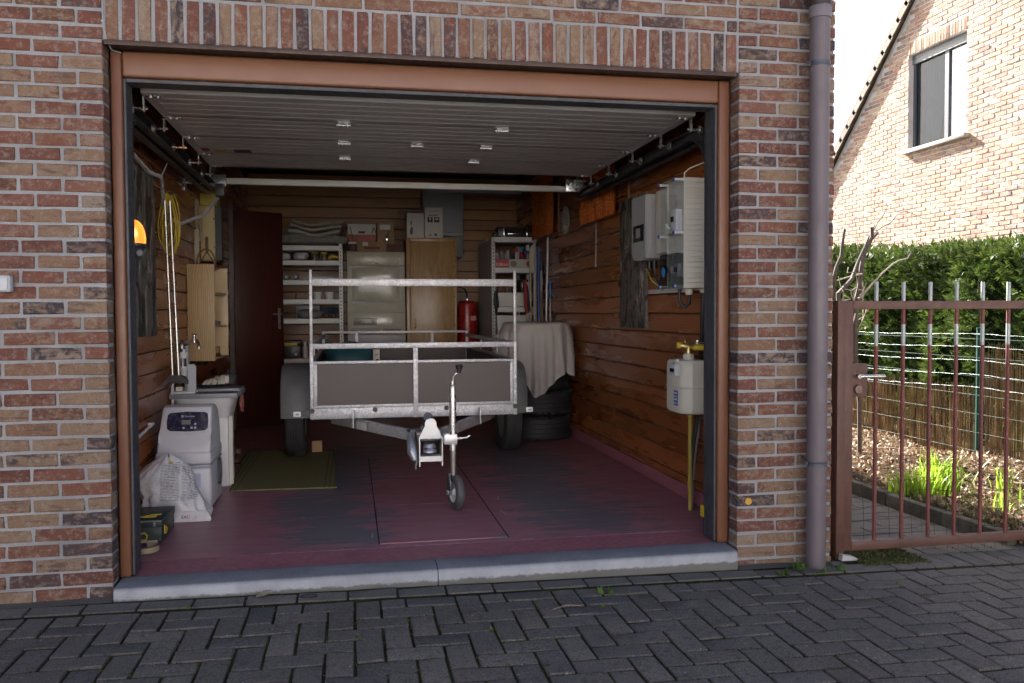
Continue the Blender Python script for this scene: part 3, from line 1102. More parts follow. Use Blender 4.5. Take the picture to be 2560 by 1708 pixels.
# spiral cable from the door edge to the control box
sc = B()
def helix(pts, R0, turns, r):
    P = []
    n = turns * 10
    L = len(pts) - 1
    for i in range(n + 1):
        t = i / n * L
        k = min(int(t), L - 1)
        a, b_ = Vector(pts[k]), Vector(pts[k + 1])
        c = a.lerp(b_, t - k)
        d = (b_ - a).normalized()
        u = Vector((0, 0, 1)).cross(d)
        if u.length < 0.1:
            u = Vector((1, 0, 0))
        u.normalize()
        w = d.cross(u)
        an = 2 * math.pi * i / 10
        P.append(c + (u * math.cos(an) + w * math.sin(an)) * R0)
    return P
sc.tube(helix([(-0.13, 1.02, 1.97), (-0.125, 1.35, 1.93), (-0.12, 1.62, 1.95)], 0.010, 34, 0.002), 0.0028, 5)
sc.tube(helix([(-0.115, 1.63, 1.95), (-0.11, 1.66, 1.72)], 0.011, 22, 0.002), 0.0028, 5)
sc.tube(helix([(-0.11, 1.67, 1.72), (-0.06, 1.9, 1.70), (0.01, 2.3, 1.80), (0.05, 2.7, 1.97)], 0.009, 80, 0.002), 0.0024, 5)
sc.tube([(-0.115, 1.63, 1.955), (-0.08, 1.62, 2.03)], 0.004, 6)
part('spiral_cable', sc, GREYP, tr)

# ================================================================== facade fittings
PIPEM = M('grey_brown_pvc', (0.135, 0.112, 0.124), 0.5, 0, 0.10, 2.5, 0.05, 30)
dp = thing('downpipe', 'mauve grey plastic downpipe strapped to the brick corner', 'downpipe', (3.163, -0.075, gz(3.16)))
PX, PY = 3.1635, -0.078
part('pipe', B().cyl((PX, PY, gz(3.16) - 0.02), (PX, PY, 2.512), 0.0455, seg=32), PIPEM, dp)
part('socket', B().lathe([(0.0505, 2.500), (0.0505, 2.560), (0.046, 2.566)], (PX, PY, 0), 'Z', 32), M('grey_pvc_socket', (0.17, 0.155, 0.165), 0.5, 0, 0.08), dp)
part('swan_neck', B().tube([(PX, PY, 2.555), (PX, PY, 2.60), (PX, PY - 0.02, 2.66), (PX, PY - 0.05, 2.74), (PX, PY - 0.06, 2.90)], [0.052, 0.051, 0.049, 0.048, 0.048], 28), M('dark_brown_pvc', (0.035, 0.025, 0.022), 0.5), dp)
for z in (2.289, 0.405):
    st = B().lathe([(0.0462, z - 0.011), (0.0490, z - 0.011), (0.0490, z - 0.004), (0.0478, z), (0.0490, z + 0.004), (0.0490, z + 0.011), (0.0462, z + 0.011)], (PX, PY, 0), 'Z', 32)
    st.box(PX - 0.06, PX - 0.046, PY - 0.004, PY + 0.004, z - 0.010, z + 0.010).cyl((PX - 0.055, PY - 0.012, z + 0.004), (PX - 0.055, PY + 0.012, z + 0.004), 0.004, seg=6)
    st.box(PX - 0.006, PX + 0.006, PY + 0.046, -0.001, z - 0.006, z + 0.006)
    part('pipe_strap', st, M('slate_steel_strap', (0.075, 0.085, 0.11), 0.45, 0.3), dp)
part('gutter', B().prism([(-0.165, 2.93), (-0.16, 2.845), (-0.10, 2.845), (-0.10, 2.85), (-0.153, 2.852), (-0.158, 2.93)], 'X', -3.2, 3.34), M('dark_brown_gutter', (0.035, 0.025, 0.022), 0.5), dp)

single('marker_disc', B().lathe([(0.0, 0.0), (0.0165, 0.0), (0.0165, 0.003), (0.0145, 0.0045), (0.0, 0.0045)], (2.851, -0.0065, 0.219), 'Y', 28), M('orange_yellow_plastic', (0.62, 0.33, 0.035), 0.45), 'small round orange disc fixed to a brick low on the right pier', 'marker', origin=(2.851, 0, 0.219))
gb = thing('socket_box', 'small pale grey outdoor box on the left brick pier', 'electrical box', (-0.40, 0, 1.25))
part('box_body', B().box(-0.455, -0.352, -0.045, -0.002, 1.220, 1.287, 0.008, 3), LGREY, gb)
part('cover', B().box(-0.448, -0.359, -0.052, -0.0455, 1.226, 1.281, 0.004, 2), LGREY, gb)
cb = thing('wall_cable', 'thin grey cable clipped to the brick beside the top left of the doorway', 'cable', (0.0, 0, 2.25))
part('cable', B().tube([(0.004, -0.004, 2.84), (0.005, -0.006, 2.5), (0.004, -0.007, 2.36), (0.006, -0.007, 2.325), (0.010, -0.006, 2.29), (0.016, 0.0, 2.252), (0.022, 0.05, 2.228), (0.05, 0.08, 2.2255)], 0.0028, 8), GREYP, cb)
part('clip', B().cbox((0.0045, -0.004, 2.328), (0.014, 0.008, 0.006), 0.001), LGREY, cb)

# flashing door lamp just inside the left jamb
bl = thing('door_lamp', 'lit amber dome warning lamp on a dark bracket inside the left jamb', 'lamp', (-0.01, 0.5, 1.28))
AMB = N('amber_dome')
AMB.set((1.0, 0.27, 0.03), 0.45, 0, 0.5, trans=0.75)
AMB.b.inputs['Emission Color'].default_value = (1.0, 0.20, 0.02, 1)
AMB.b.inputs['Emission Strength'].default_value = 0.12
BUL = N('lit_bulb')
BUL.set((1, 0.9, 0.7), 0.4)
BUL.b.inputs['Emission Color'].default_value = (1.0, 0.82, 0.6, 1)
BUL.b.inputs['Emission Strength'].default_value = 3.0
LX, LY = -0.022, 0.50
dome = [(0.062, 1.462), (0.0625, 1.49), (0.058, 1.52), (0.047, 1.55), (0.030, 1.569), (0.010, 1.576), (0.0, 1.577)]
part('dome', B().lathe(dome, (LX, LY, 0), 'Z', 28), AMB.m, bl)
part('bulb', B().lathe([(0.0, -0.034), (0.022, -0.026), (0.030, 0.0), (0.022, 0.028), (0.0, 0.036)], (LX - 0.012, LY - 0.014, 1.506), 'Z', 18), BUL.m, bl)
part('lamp_base', B().lathe([(0.0, 1.44), (0.056, 1.44), (0.064, 1.448), (0.064, 1.4615), (0.0, 1.4615)], (LX, LY, 0), 'Z', 28), ANTHR, bl)
part('bracket', B().prism([(-0.075, 1.283), (0.0, 1.283), (0.003, 1.38), (0.028, 1.44), (-0.075, 1.44)], 'Y', 0.47, 0.53), ANTHR, bl)
part('cap_screw', B().lathe([(0.0, -0.006), (0.014, -0.006), (0.016, 0.0), (0.0, 0.0)], (0.022, 0.462, 1.415), 'Y', 16), GREYP, bl)
part('wall_arm', B().box(-0.158, -0.076, 0.475, 0.525, 1.30, 1.34), ANTHR, bl)

# ================================================================== the gate
GATEM = M('gate_brown_paint', (0.120, 0.052, 0.036), 0.55, 0, 0.22, 5, 0.12, 60)
BARRED = M('old_red_primer', (0.175, 0.045, 0.040), 0.6, 0, 0.22, 9, 0.12, 60)
BARGAL = M('bare_galvanised_bar', (0.40, 0.43, 0.42), 0.5, 0.3, 0.12, 9)
YG = 0.05
gp = thing('gate_post', 'brown square steel gate post against the house corner', 'gate post', (3.35, YG, gz(3.35)))
part('post', B().box(3.332, 3.376, YG - 0.028, YG + 0.028, gz(3.35) - 0.1, 1.182, 0.003), GATEM, gp)
part('wedge', B().prism([(3.335, gz(3.35)), (3.44, gz(3.35) - 0.002), (3.40, gz(3.35) + 0.018), (3.34, gz(3.35) + 0.030)], 'Y', YG - 0.075, YG - 0.04), M('white_stone_chip', (0.55, 0.53, 0.50), 0.8), gp)
g = thing('garden_gate', 'rusty brown steel garden gate with bare silver bar tips and wire mesh', 'gate', (4.2, YG, gz(4.2)))
GX1 = 5.35
part('hinge_stile', B().box(3.379, 3.421, YG - 0.020, YG + 0.020, -0.060, 1.1795, 0.003), GATEM, g)
part('top_rail', B().box(3.4215, GX1, YG - 0.020, YG + 0.020, 1.138, 1.179, 0.003), GATEM, g)
part('bottom_rail', B().box(3.4215, GX1, YG - 0.020, YG + 0.020, -0.064, -0.020, 0.003), GATEM, g)
part('end_stile', B().box(GX1 + 0.0005, GX1 + 0.04, YG - 0.020, YG + 0.020, -0.064, 1.179, 0.003), GATEM, g)
x = 3.5585
while x < GX1 - 0.05:
    o = part('bar', B().cyl((x, YG, -0.0195), (x, YG, 1.1375), 0.0095, seg=14), BARRED, g)
    part('bar_tip', B().lathe([(0.0095, 1.1795), (0.0095, 1.2735), (0.0085, 1.2755), (0, 1.2755)], (x, YG, 0), 'Z', 14), BARGAL, o)
    part('bare_sleeve', B().lathe([(0.0097, 0.955), (0.0100, 0.957), (0.0100, 1.060), (0.0097, 1.062)], (x, YG, 0), 'Z', 14), BARGAL, o)
    x += 0.1508
lp = part('lock_plate', B().box(3.4215, 3.505, YG - 0.012, YG + 0.012, 0.705, 0.868, 0.002), GATEM, g)
part('handle', B().tube([(3.442, YG - 0.013, 0.808), (3.442, YG - 0.05, 0.808)], 0.011, 14).tube([(3.442, YG - 0.05, 0.808), (3.462, YG - 0.053, 0.8085), (3.57, YG - 0.053, 0.808), (3.574, YG - 0.05, 0.808)], [0.0105, 0.0098, 0.0092, 0.006], 14), M('worn_aluminium', (0.62, 0.60, 0.56), 0.28, 0.85, 0.1), lp)
part('lock_cylinder', B().lathe([(0.0, -0.012), (0.020, -0.012), (0.024, -0.006), (0.024, 0.0), (0.0, 0.0)], (3.452, YG - 0.012, 0.742), 'Y', 24).cbox((3.452, YG - 0.025, 0.742), (0.004, 0.003, 0.016)), M('dull_lock', (0.16, 0.10, 0.085), 0.4, 0.5), lp)
# loose wire mesh behind the lower half, bent and sagging under the rail
wm = B()
rg = random.Random(9)
def mesh_pt(x, z):
    return Vector((x + 0.010 * math.sin(9 * z + x * 4), YG + 0.026 + 0.006 * math.sin(13 * x + 5 * z) + 0.03 * max(0, 0.08 - z), z + 0.008 * math.sin(7 * x) + 0.006 * math.sin(23 * x)))
zs = [-0.105 + 0.062 * k for k in range(9)]
for z in zs:
    wm.tube([mesh_pt(3.40 + 0.04 * k, z + rg.uniform(-0.003, 0.003)) for k in range(49)], 0.0011, 4, cap=False)
xx = 3.44
while xx < 5.3:
    wm.tube([mesh_pt(xx, -0.105 + 0.03 * k) for k in range(18)], 0.0011, 4, cap=False)
    xx += 0.072 + rg.uniform(-0.01, 0.01)
part('wire_mesh', wm, M('dark_wire', (0.03, 0.035, 0.035), 0.5, 0.4), g)

# ================================================================== garden behind the gate
def soil_mat():
    n = N('leafy_soil')
    v = n.coords(rnd=False)
    f = n.noise(v, 2.5, 6, 0.6)
    g_ = n.noise(v, 45, 5, 0.7)
    c = n.ramp(f, [(0.3, (0.055, 0.040, 0.026)), (0.55, (0.10, 0.078, 0.050)), (0.75, (0.060, 0.070, 0.022))])
    c = n.mix(n.ramp(g_, [(0.35, 0.8), (0.6, 0.0)]), c, (0.02, 0.015, 0.010))
    n.set(c, 1.0, 0, 0.1)
    n.bump(g_, 1.0, 0.03)
    return n.m
SOIL = soil_mat()
def gx(x, y):
    return -0.085 + 0.035 * math.sin(x * 3.1 + y * 1.7) * 0.6 + 0.02 * math.sin(y * 4.3 + x) + 0.05 * max(0.0, min(1.0, (x - 5.0) / 0.9))
single('garden_soil', B().grid(lambda u, v: (4.44 + 5.0 * u, -0.6 + 14 * v, gx(4.44 + 5.0 * u, -0.6 + 14 * v)), 40, 90), SOIL, kind='structure')
# path of blocks along the house
PATHZ = -0.128
path = single('garden_path', B().box(XR + 0.002, 4.37, 0.205, 13, -0.28, PATHZ - 0.008), JOINT, kind='structure')
pfld = Field()
rpp = random.Random(4)
pm = [rough_block(0.288, 0.142, 0.05, 0.004, 0.0012, rpp).mesh('path_slab', ang=30) for _ in range(4)]
for m_ in pm:
    m_.materials.append(PAVER)
npv = 0
for j in range(80):
    cyy = 0.285 + 0.15 * j
    x = XR + 0.008
    first = True
    while x < 4.36:
        L = 0.144 if (first and j % 2) else 0.292
        x1 = min(x + L - 0.006, 4.366)
        first = False
        if x1 - x > 0.27 and npv < 60 and in_view(((x + x1) / 2, cyy, PATHZ), 20):
            o = bpy.data.objects.new('path_slab', rpp.choice(pm))
            COL.objects.link(o)
            o.parent = path
            o.location = ((x + x1) / 2, cyy, PATHZ - 0.025 + rpp.uniform(-0.003, 0.003))
            o.rotation_euler = (rpp.uniform(-0.01, 0.01), rpp.uniform(-0.01, 0.01), rpp.uniform(-0.01, 0.01))
            npv += 1
        elif x1 - x > 0.03:
            pfld.add(x, x1, cyy - 0.071, cyy + 0.071, PATHZ - 0.05, PATHZ, 0.004, None, rpp.random())
        x = x1 + 0.006
po = pfld.obj('path_slab_field', PAVER_S, path)
po['kind'] = 'stuff'
KERB = M('mossy_concrete_kerb', (0.115, 0.108, 0.088), 0.95, 0, 0.3, 9, 0.5, 70, 0.2)
kb = thing('kerb', 'low mossy concrete kerb between the path and the flower bed', 'kerb', (4.40, 3, PATHZ))
for k in range(10):
    y0 = 0.10 + 0.52 * k
    part('kerb_stone', B().box(4.372, 4.432, y0, y0 + 0.512, -0.26, -0.052 + rpp.uniform(-0.008, 0.008), 0.008, 2), KERB, kb)
part('kerb_stone', B().box(4.372, 4.432, 5.31, 12.5, -0.26, -0.052, 0.008, 2), KERB, kb)

# moss cushion at the foot of the gate
def blob_cards(rnd, n, fn, size, up=0.6, aspect=0.35, bend=0.0):
    """n leaf-shaped quads; fn gives a position"""
    vs_, fs_ = [], []
    for _ in range(n):
        p = Vector(fn())
        d = Vector((rnd.gauss(0, 1), rnd.gauss(0, 1), rnd.gauss(up, 0.6))).normalized()
        s = Vector((rnd.gauss(0, 1), rnd.gauss(0, 1), rnd.gauss(0, 1))).cross(d)
        if s.length < 1e-4:
            continue
        s.normalize()
        L = size * rnd.uniform(0.6, 1.4)
        w = L * aspect
        o = len(vs_)
        vs_ += [tuple(p), tuple(p + d * L * 0.5 + s * w), tuple(p + d * L), tuple(p + d * L * 0.5 - s * w)]
        fs_.append((o, o + 1, o + 2, o + 3))
    return vs_, fs_
def cards_obj(name, vf, mat, parent, off=Vector((0, 0, 0))):
    me = bpy.data.meshes.new(name)
    me.from_pydata([(a - off.x, b_ - off.y, c - off.z) for (a, b_, c) in vf[0]], [], vf[1])
    return _link(name, me, mat, parent)
def leaf_mat(name, cols, trans=0.25, rough=0.5):
    n = N(name)
    g_ = n.n("NewGeometry")
    wn_ = n.noise(g_.outputs['Position'], 3.2, 3)
    r = g_.outputs['Random Per Island']
    f = n.math('ADD', n.math('MULTIPLY', r, 0.65), n.math('MULTIPLY', wn_, 0.35))
    c = n.ramp(f, [(0.1, cols[0]), (0.5, cols[1]), (0.9, cols[2])])
    n.set(c, rough, 0, 0.4)
    tl = n.n("BsdfTranslucent")
    n.l(c, tl.inputs[0])
    mx = n.n("MixShader")
    mx.inputs[0].default_value = trans
    n.l(n.b.outputs[0], mx.inputs[1])
    n.l(tl.outputs[0], mx.inputs[2])
    n.l(mx.outputs[0], n.t.nodes["Material Output"].inputs[0])
    return n.m
MOSS = leaf_mat('moss', [(0.030, 0.035, 0.010), (0.070, 0.080, 0.018), (0.11, 0.115, 0.035)], 0.1, 0.9)
rm = random.Random(31)
def moss_pt():
    t = rm.random()
    x = 3.40 + 0.36 * rm.random()
    y = -0.12 + 0.34 * rm.random()
    return (x, y, gz(x, y) - 0.008 + 0.012 * rm.random())
mss = cards_obj('moss', blob_cards(rm, 5000, moss_pt, 0.010, 1.2, 0.4), MOSS, None)
tag(mss, 'yellow green moss growing under the garden gate', 'moss', kind='stuff')

def joint_moss():
    pts = []
    for (bx, by, r_) in blocks:
        if not in_view((bx, by, gz(bx)), 20):
            continue
        hx, hy = (PL / 2, PW / 2) if r_ == 0 else (PW / 2, PL / 2)
        for _ in range(26):
            t = rm.uniform(-1, 1)
            (px, py) = (bx + hx * t, by + hy) if rm.random() < hx / (hx + hy) else (bx + hx, by + hy * t)
            dens = 0.5 + 0.5 * math.sin(px * 5.1 + 1.3 * math.sin(py * 7)) * math.sin(py * 6.3 + px * 2.2)
            if rm.random() < 0.15 + 0.85 * dens ** 2:
                pts.append((px + rm.gauss(0, 0.0022), py + rm.gauss(0, 0.0022), gz(px, py) - 0.0065))
    it = iter(pts)
    return blob_cards(rm, len(pts), lambda: next(it), 0.0075, 1.3, 0.45)
jm = cards_obj('joint_moss', joint_moss(), leaf_mat('joint_moss_green', [(0.030, 0.028, 0.012), (0.060, 0.062, 0.018), (0.095, 0.105, 0.028)], 0.1, 0.95), drive)
jm['kind'] = 'stuff'

LEAFD = leaf_mat('dead_leaf', [(0.15, 0.085, 0.045), (0.30, 0.20, 0.12), (0.46, 0.36, 0.26)], 0.15, 0.8)
def litter_pt():
    x = 4.46 + 1.55 * rm.random()
    y = -0.2 + 5.6 * rm.random() ** 1.3
    return (x, y, gx(x, y) + 0.012 * rm.random())
lt = cards_obj('dead_leaves', blob_cards(rm, 15000, litter_pt, 0.034, 0.2, 0.3), LEAFD, None)
tag(lt, 'sunlit litter of dead leaves on the flower bed', 'leaves', kind='stuff')
GRASSY = leaf_mat('weedy_grass', [(0.035, 0.055, 0.012), (0.085, 0.11, 0.02), (0.14, 0.15, 0.04)], 0.25, 0.7)
def grass_pt():
    x = 4.46 + 0.9 * rm.random() ** 1.5
    y = -0.2 + 1.3 * rm.random()
    return (x, y, gx(x, y) - 0.003)
gr_ = cards_obj('weedy_ground_cover', blob_cards(rm, 2600, grass_pt, 0.035, 1.6, 0.12), GRASSY, None)
tag(gr_, 'thin grass and weeds along the near edge of the flower bed', 'grass', kind='stuff')
for k in range(6):
    x, y = 4.9 + 0.8 * rm.random(), 0.5 + 2.6 * rm.random()
    a = rm.uniform(-1.2, 1.2)
    L = rm.uniform(0.12, 0.3)
    single('dead_stick', B().tube([(x, y, gx(x, y) + 0.02), (x + L * math.cos(a) * 0.5, y + L * math.sin(a) * 0.5, gx(x, y) + 0.035), (x + L * math.cos(a), y + L * math.sin(a), gx(x, y) + 0.02)], [0.009, 0.008, 0.005], 6), M('bleached_stick', (0.42, 0.34, 0.27), 0.9), ['short bleached stick lying on the leaf litter behind the gate', 'bleached stick lying closest to the reed screen', 'bleached stick lying beside the tall daffodil clump', 'bleached stick lying nearest the kerb', 'longest bleached stick on the leaf litter', 'bleached stick lying furthest right on the flower bed'][k], 'stick', 'sticks on the flower bed', origin=(x, y, gx(x, y)))

# daffodil leaves in clumps
DAFF = leaf_mat('daffodil_leaf', [(0.16, 0.27, 0.020), (0.25, 0.38, 0.035), (0.34, 0.46, 0.06)], 0.5, 0.45)
def blade(b, p, az, L, w, lean):
    d = Vector((math.cos(az), math.sin(az), 0))
    s = Vector((-d.y, d.x, 0))
    prev = None
    for k in range(6):
        t = k / 5
        c = Vector(p) + Vector((0, 0, 1)) * (L * (t - 0.22 * lean * t * t)) + d * (L * lean * t * t * 0.75)
        ww = w * (1.0 - 0.85 * t ** 3)
        a_, b_ = b.bm.verts.new(c - s * ww + d * 0.002), b.bm.verts.new(c + s * ww)
        if prev:
            b.bm.faces.new((prev[0], prev[1], b_, a_))
        prev = (a_, b_)
def clump(x, y, n, L, spread, label):
    t = thing('daffodil_clump', label, 'plant', (x, y, gx(x, y)), 'daffodil clumps in the flower bed')
    b = B()
    for _ in range(n):
        blade(b, (x + rm.gauss(0, spread), y + rm.gauss(0, spread), gx(x, y) - 0.01), rm.uniform(0, 6.28), L * rm.uniform(0.6, 1.15), 0.0065, rm.uniform(0.1, 0.75))
    part('leaves', b, DAFF, t, 80)
clump(4.60, 1.24, 85, 0.22, 0.055, 'lower left clump of bright green daffodil leaves beside the kerb')
clump(4.93, 1.34, 110, 0.31, 0.060, 'tallest thick clump of bright green daffodil leaves behind the gate')
clump(4.76, 1.20, 60, 0.24, 0.045, 'middle clump of bright green daffodil leaves between two bigger ones')
clump(5.28, 1.18, 14, 0.20, 0.040, 'sparse daffodil leaves standing right of the tallest clump')
clump(5.20, 0.82, 7, 0.15, 0.05, 'few low daffodil leaves near the right edge of the photo')
clump(4.78, 0.62, 12, 0.14, 0.03, 'small dark clump of leaves close behind the gate')

# boundary fence: green posts, tension wires, mesh and reed screen
FX = 5.92
GREEN = M('green_coated_steel', (0.010, 0.060, 0.048), 0.6, 0.0, 0.1, spec=0.2)
WIREM = M('bright_wire', (0.10, 0.14, 0.13), 0.5, 0.2, 0.1)
fn_ = thing('wire_fence', 'green wire mesh fence with sagging tension wires along the garden boundary', 'fence', (FX, 3, -0.06))
for y in (2.18, 4.7, 7.2, -0.3):
    part('fence_post', B().cyl((FX, y, -0.15), (FX, y, 0.982), 0.024, seg=14).lathe([(0.026, 0.98), (0.026, 0.992), (0.0, 0.996)], (FX, y, 0), 'Z', 14), GREEN, fn_)
rf = random.Random(17)
for k, z in enumerate((0.945, 0.845, 0.735, 0.62, 0.52)):
    pts = []
    for i in range(90):
        y = -0.3 + 7.6 * i / 89
        pts.append((FX - 0.028 + 0.0016 * math.sin(i * 2.3), y, z - 0.012 * k * max(0, (y - 2.18)) / 2.5 + 0.0025 * math.sin(i * 1.9) - 0.02 * math.sin(math.pi * ((y - 2.18) % 2.5) / 2.5)))
    part('tension_wire', B().tube(pts, [0.0006 + 0.0007 * (i % 2) for i in range(len(pts))], 5), WIREM, fn_)
ms_ = B()
for k in range(60):
    y = -0.2 + 0.10 * k
    ms_.tube([(FX - 0.022, y, -0.1), (FX - 0.022, y, 0.94)], 0.0011, 4, cap=False)
for k in range(7):
    z = 0.0 + 0.15 * k
    ms_.tube([(FX - 0.022, -0.3, z), (FX - 0.022, 3, z + 0.004), (FX - 0.022, 7.2, z)], 0.0011, 4, cap=False)
part('wire_mesh', ms_, GREEN, fn_)
def reed_mat():
    n = N('dry_reed')
    gg = n.n("NewGeometry")
    r = gg.outputs['Random Per Island']
    f = n.noise(n.coords((1, 1, 0.25), rnd=False), 30, 4)
    c = n.ramp(r, [(0.0, (0.13, 0.085, 0.040)), (0.5, (0.29, 0.205, 0.105)), (1.0, (0.48, 0.38, 0.25))])
    c = n.mix(n.ramp(f, [(0.4, 0.6), (0.6, 0.0)]), c, (0.06, 0.04, 0.022))
    n.set(c, 0.8, 0, 0.3)
    return n.m
REED = reed_mat()
rs_ = thing('reed_screen', 'dry brown reed screen standing against the green wire fence', 'screen', (FX + 0.02, 3, -0.06))
def reeds(y0, y1, top, n):
    b = B()
    for _ in range(n):
        y = rf.uniform(y0, y1)
        h = top * rf.uniform(0.86, 1.08)
        l = rf.gauss(0, 0.022)
        x = FX + rf.uniform(0.012, 0.035)
        b.tube([(x, y, -0.12), (x + rf.gauss(0, 0.004), y + l * 0.5, h * 0.5), (x + rf.gauss(0, 0.008), y + l, h)], [0.0034, 0.003, 0.0016], 3, cap=False)
    return b
o = part('reeds', reeds(2.22, 7.2, 0.50, 1500), REED, rs_)
o['kind'] = 'stuff'
o = part('reeds', reeds(-0.25, 2.14, 0.82, 620), REED, rs_)
o['kind'] = 'stuff'

# clipped conifer hedge
HEDGE = leaf_mat('conifer_spray', [(0.020, 0.040, 0.010), (0.056, 0.092, 0.016), (0.125, 0.155, 0.034)], 0.22, 0.55)
hg = thing('conifer_hedge', 'tall clipped green conifer hedge behind the reed screen', 'hedge', (6.8, 4, -0.06))
rh = random.Random(41)
vs_, fs_ = [], []
def hedge_top(y):
    return 1.765 + 0.05 * math.sin(y * 1.3) + 0.035 * math.sin(y * 3.7 + 1) + 0.012 * (y - 3)
def spray(p, d, L):
    """flat fan of little twigs, the look of a thuja spray"""
    s = d.cross(Vector((rh.gauss(0, 1), rh.gauss(0, 1), rh.gauss(0, 0.5))))
    if s.length < 1e-3:
        return
    s.normalize()
    for k in range(5):
        a = (k - 2) * 0.42
        dd = (d * math.cos(a) + s * math.sin(a))
        q = p + d * (L * 0.16 * (2 - abs(k - 2)))
        l = L * (0.8 - 0.14 * abs(k - 2)) * rh.uniform(0.8, 1.2)
        w = dd.cross(d.cross(s)).normalized() * (l * 0.13)
        o_ = len(vs_)
        vs_.extend((tuple(q), tuple(q + dd * l * 0.55 + w), tuple(q + dd * l), tuple(q + dd * l * 0.55 - w)))
        fs_.append((o_, o_ + 1, o_ + 2, o_ + 3))
for _ in range(23000):
    y = 0.2 + 11.0 * rh.random()
    top = hedge_top(y)
    if rh.random() < 0.62:       # face towards the garden
        z = top * rh.random() ** 0.9
        bulge = 0.09 * math.sin(y * 4.1 + z * 2.0) + 0.06 * math.sin(y * 9.0 - z * 5)
        x = 6.42 - bulge + abs(rh.gauss(0, 0.09)) + 0.12 * (z / top) ** 4
        d = Vector((-1, rh.gauss(0, 0.5), rh.gauss(0.25, 0.5))).normalized()
    else:
        x = 6.45 + 0.95 * rh.random()
        z = top - abs(rh.gauss(0, 0.06)) + 0.03 * math.sin(x * 9 + y * 6)
        d = Vector((rh.gauss(-0.3, 0.5), rh.gauss(0, 0.5), 1)).normalized()
    spray(Vector((x, y, z)), d, 0.070 * rh.uniform(0.7, 1.4))
cards_obj('foliage', (vs_, fs_), HEDGE, hg, ORG[hg])
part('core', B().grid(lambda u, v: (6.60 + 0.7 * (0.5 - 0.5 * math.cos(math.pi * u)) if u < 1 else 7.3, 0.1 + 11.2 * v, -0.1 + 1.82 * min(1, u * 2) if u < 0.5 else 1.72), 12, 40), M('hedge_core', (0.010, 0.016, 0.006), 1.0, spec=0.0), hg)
for k in range(12):
    y = 0.6 + 0.9 * k
    part('trunk', B().tube([(6.8, y, -0.1), (6.82, y + 0.03, 0.8), (6.85, y, 1.5)], [0.04, 0.03, 0.01], 6), M('conifer_bark', (0.08, 0.05, 0.035), 0.95), hg)

# pruned bare shrub by the wall
TWIG = M('grey_bark', (0.115, 0.088, 0.074), 0.85, 0, 0.25, 20, 0.3)
sh = thing('bare_shrub', 'pruned leafless shrub with pale twisted stems left of the gate', 'shrub', (4.75, 2.6, gx(4.75, 2.6)))
rsx = random.Random(77)
SY = 2.6
def P(u, v, y):
    """sketch point (u, v) of the shrub's branch drawing, laid on the upright plane y"""
    d = Vector((0.18682, 0.98182, -0.03415)) + Vector((0.98236, -0.18690, -0.00444)) * ((u - 1280) / FPX) + Vector((0.0107, 0.0327, 0.99941)) * ((854 - v) / FPX)
    return Vector((0.9878, -3.7460, 1.1293)) + d * ((y + 3.7460) / d.y)
def pc(pts, y, s=1.0):
    return [tuple(P(2080 + a / 5.6, 480 + b_ / 5.6, y + 0.02 * k * s)) for k, (a, b_) in enumerate(pts)]
SPTS = []
def stem(b, pts, rs, lean):
    p0 = Vector(pts[0])
    foot = Vector((p0.x + lean, p0.y, 0))
    foot.z = gx(foot.x, foot.y) - 0.03
    q = [tuple(foot), tuple(foot.lerp(p0, 0.35) + Vector((0.02, 0.01, 0))), tuple(foot.lerp(p0, 0.7) - Vector((0.015, 0, 0)))] + pts
    b.tube(q, [rs[0] * 0.62, rs[0] * 0.6, rs[0] * 0.7] + [k * 0.8 for k in rs], 9)
    for i in range(len(q) - 1):
        for k in range(6):
            SPTS.append(Vector(q[i]).lerp(Vector(q[i + 1]), k / 6))
def twig(b, pts, rs):
    p0 = Vector(pts[0])
    near = min(SPTS, key=lambda t: (t - p0).length + 0.6 * max(0, t.z - p0.z))
    b.tube([tuple(near)] + pts, [rs[0] * 1.15] + rs, 6)
b = B()
stem(b, pc([(330, 1600), (395, 1300), (410, 1100), (450, 850), (560, 640), (560, 500)], SY), [0.030, 0.028, 0.026, 0.024, 0.021, 0.019], 0.05)
stem(b, pc([(90, 1420), (280, 1220), (370, 980), (460, 780), (520, 620)], SY - 0.05), [0.024, 0.021, 0.018, 0.014, 0.008], 0.10)
stem(b, pc([(30, 1200), (60, 1060), (130, 900), (150, 700), (180, 525)], SY + 0.2), [0.020, 0.019, 0.018, 0.016, 0.014], 0.02)
twig(b, pc([(570, 640), (640, 570)], SY + 0.1), [0.016, 0.012])
part('stem', b, TWIG, sh)
b = B()
twig(b, pc([(575, 590), (700, 490), (820, 430), (880, 350), (950, 290), (1020, 275), (1120, 300), (1250, 360), (1340, 395)], SY + 0.1, 0.3), [0.007, 0.006, 0.006, 0.006, 0.005, 0.005, 0.004, 0.003, 0.002])
twig(b, pc([(575, 560), (640, 430), (720, 330), (750, 240), (800, 180), (870, 140)], SY + 0.12, 0.3), [0.005, 0.005, 0.004, 0.004, 0.003, 0.002])
twig(b, pc([(400, 1480), (560, 1290), (700, 1140), (850, 1010), (940, 960), (1060, 930), (1110, 830)], SY - 0.1, 0.3), [0.010, 0.009, 0.008, 0.007, 0.006, 0.005, 0.002])
twig(b, pc([(420, 1150), (310, 1170), (200, 1200), (70, 1240)], SY, 0.3), [0.007, 0.007, 0.006, 0.004])
twig(b, pc([(375, 880), (350, 640), (320, 400), (315, 310)], SY + 0.1, 0.3), [0.004, 0.003, 0.002, 0.0015])
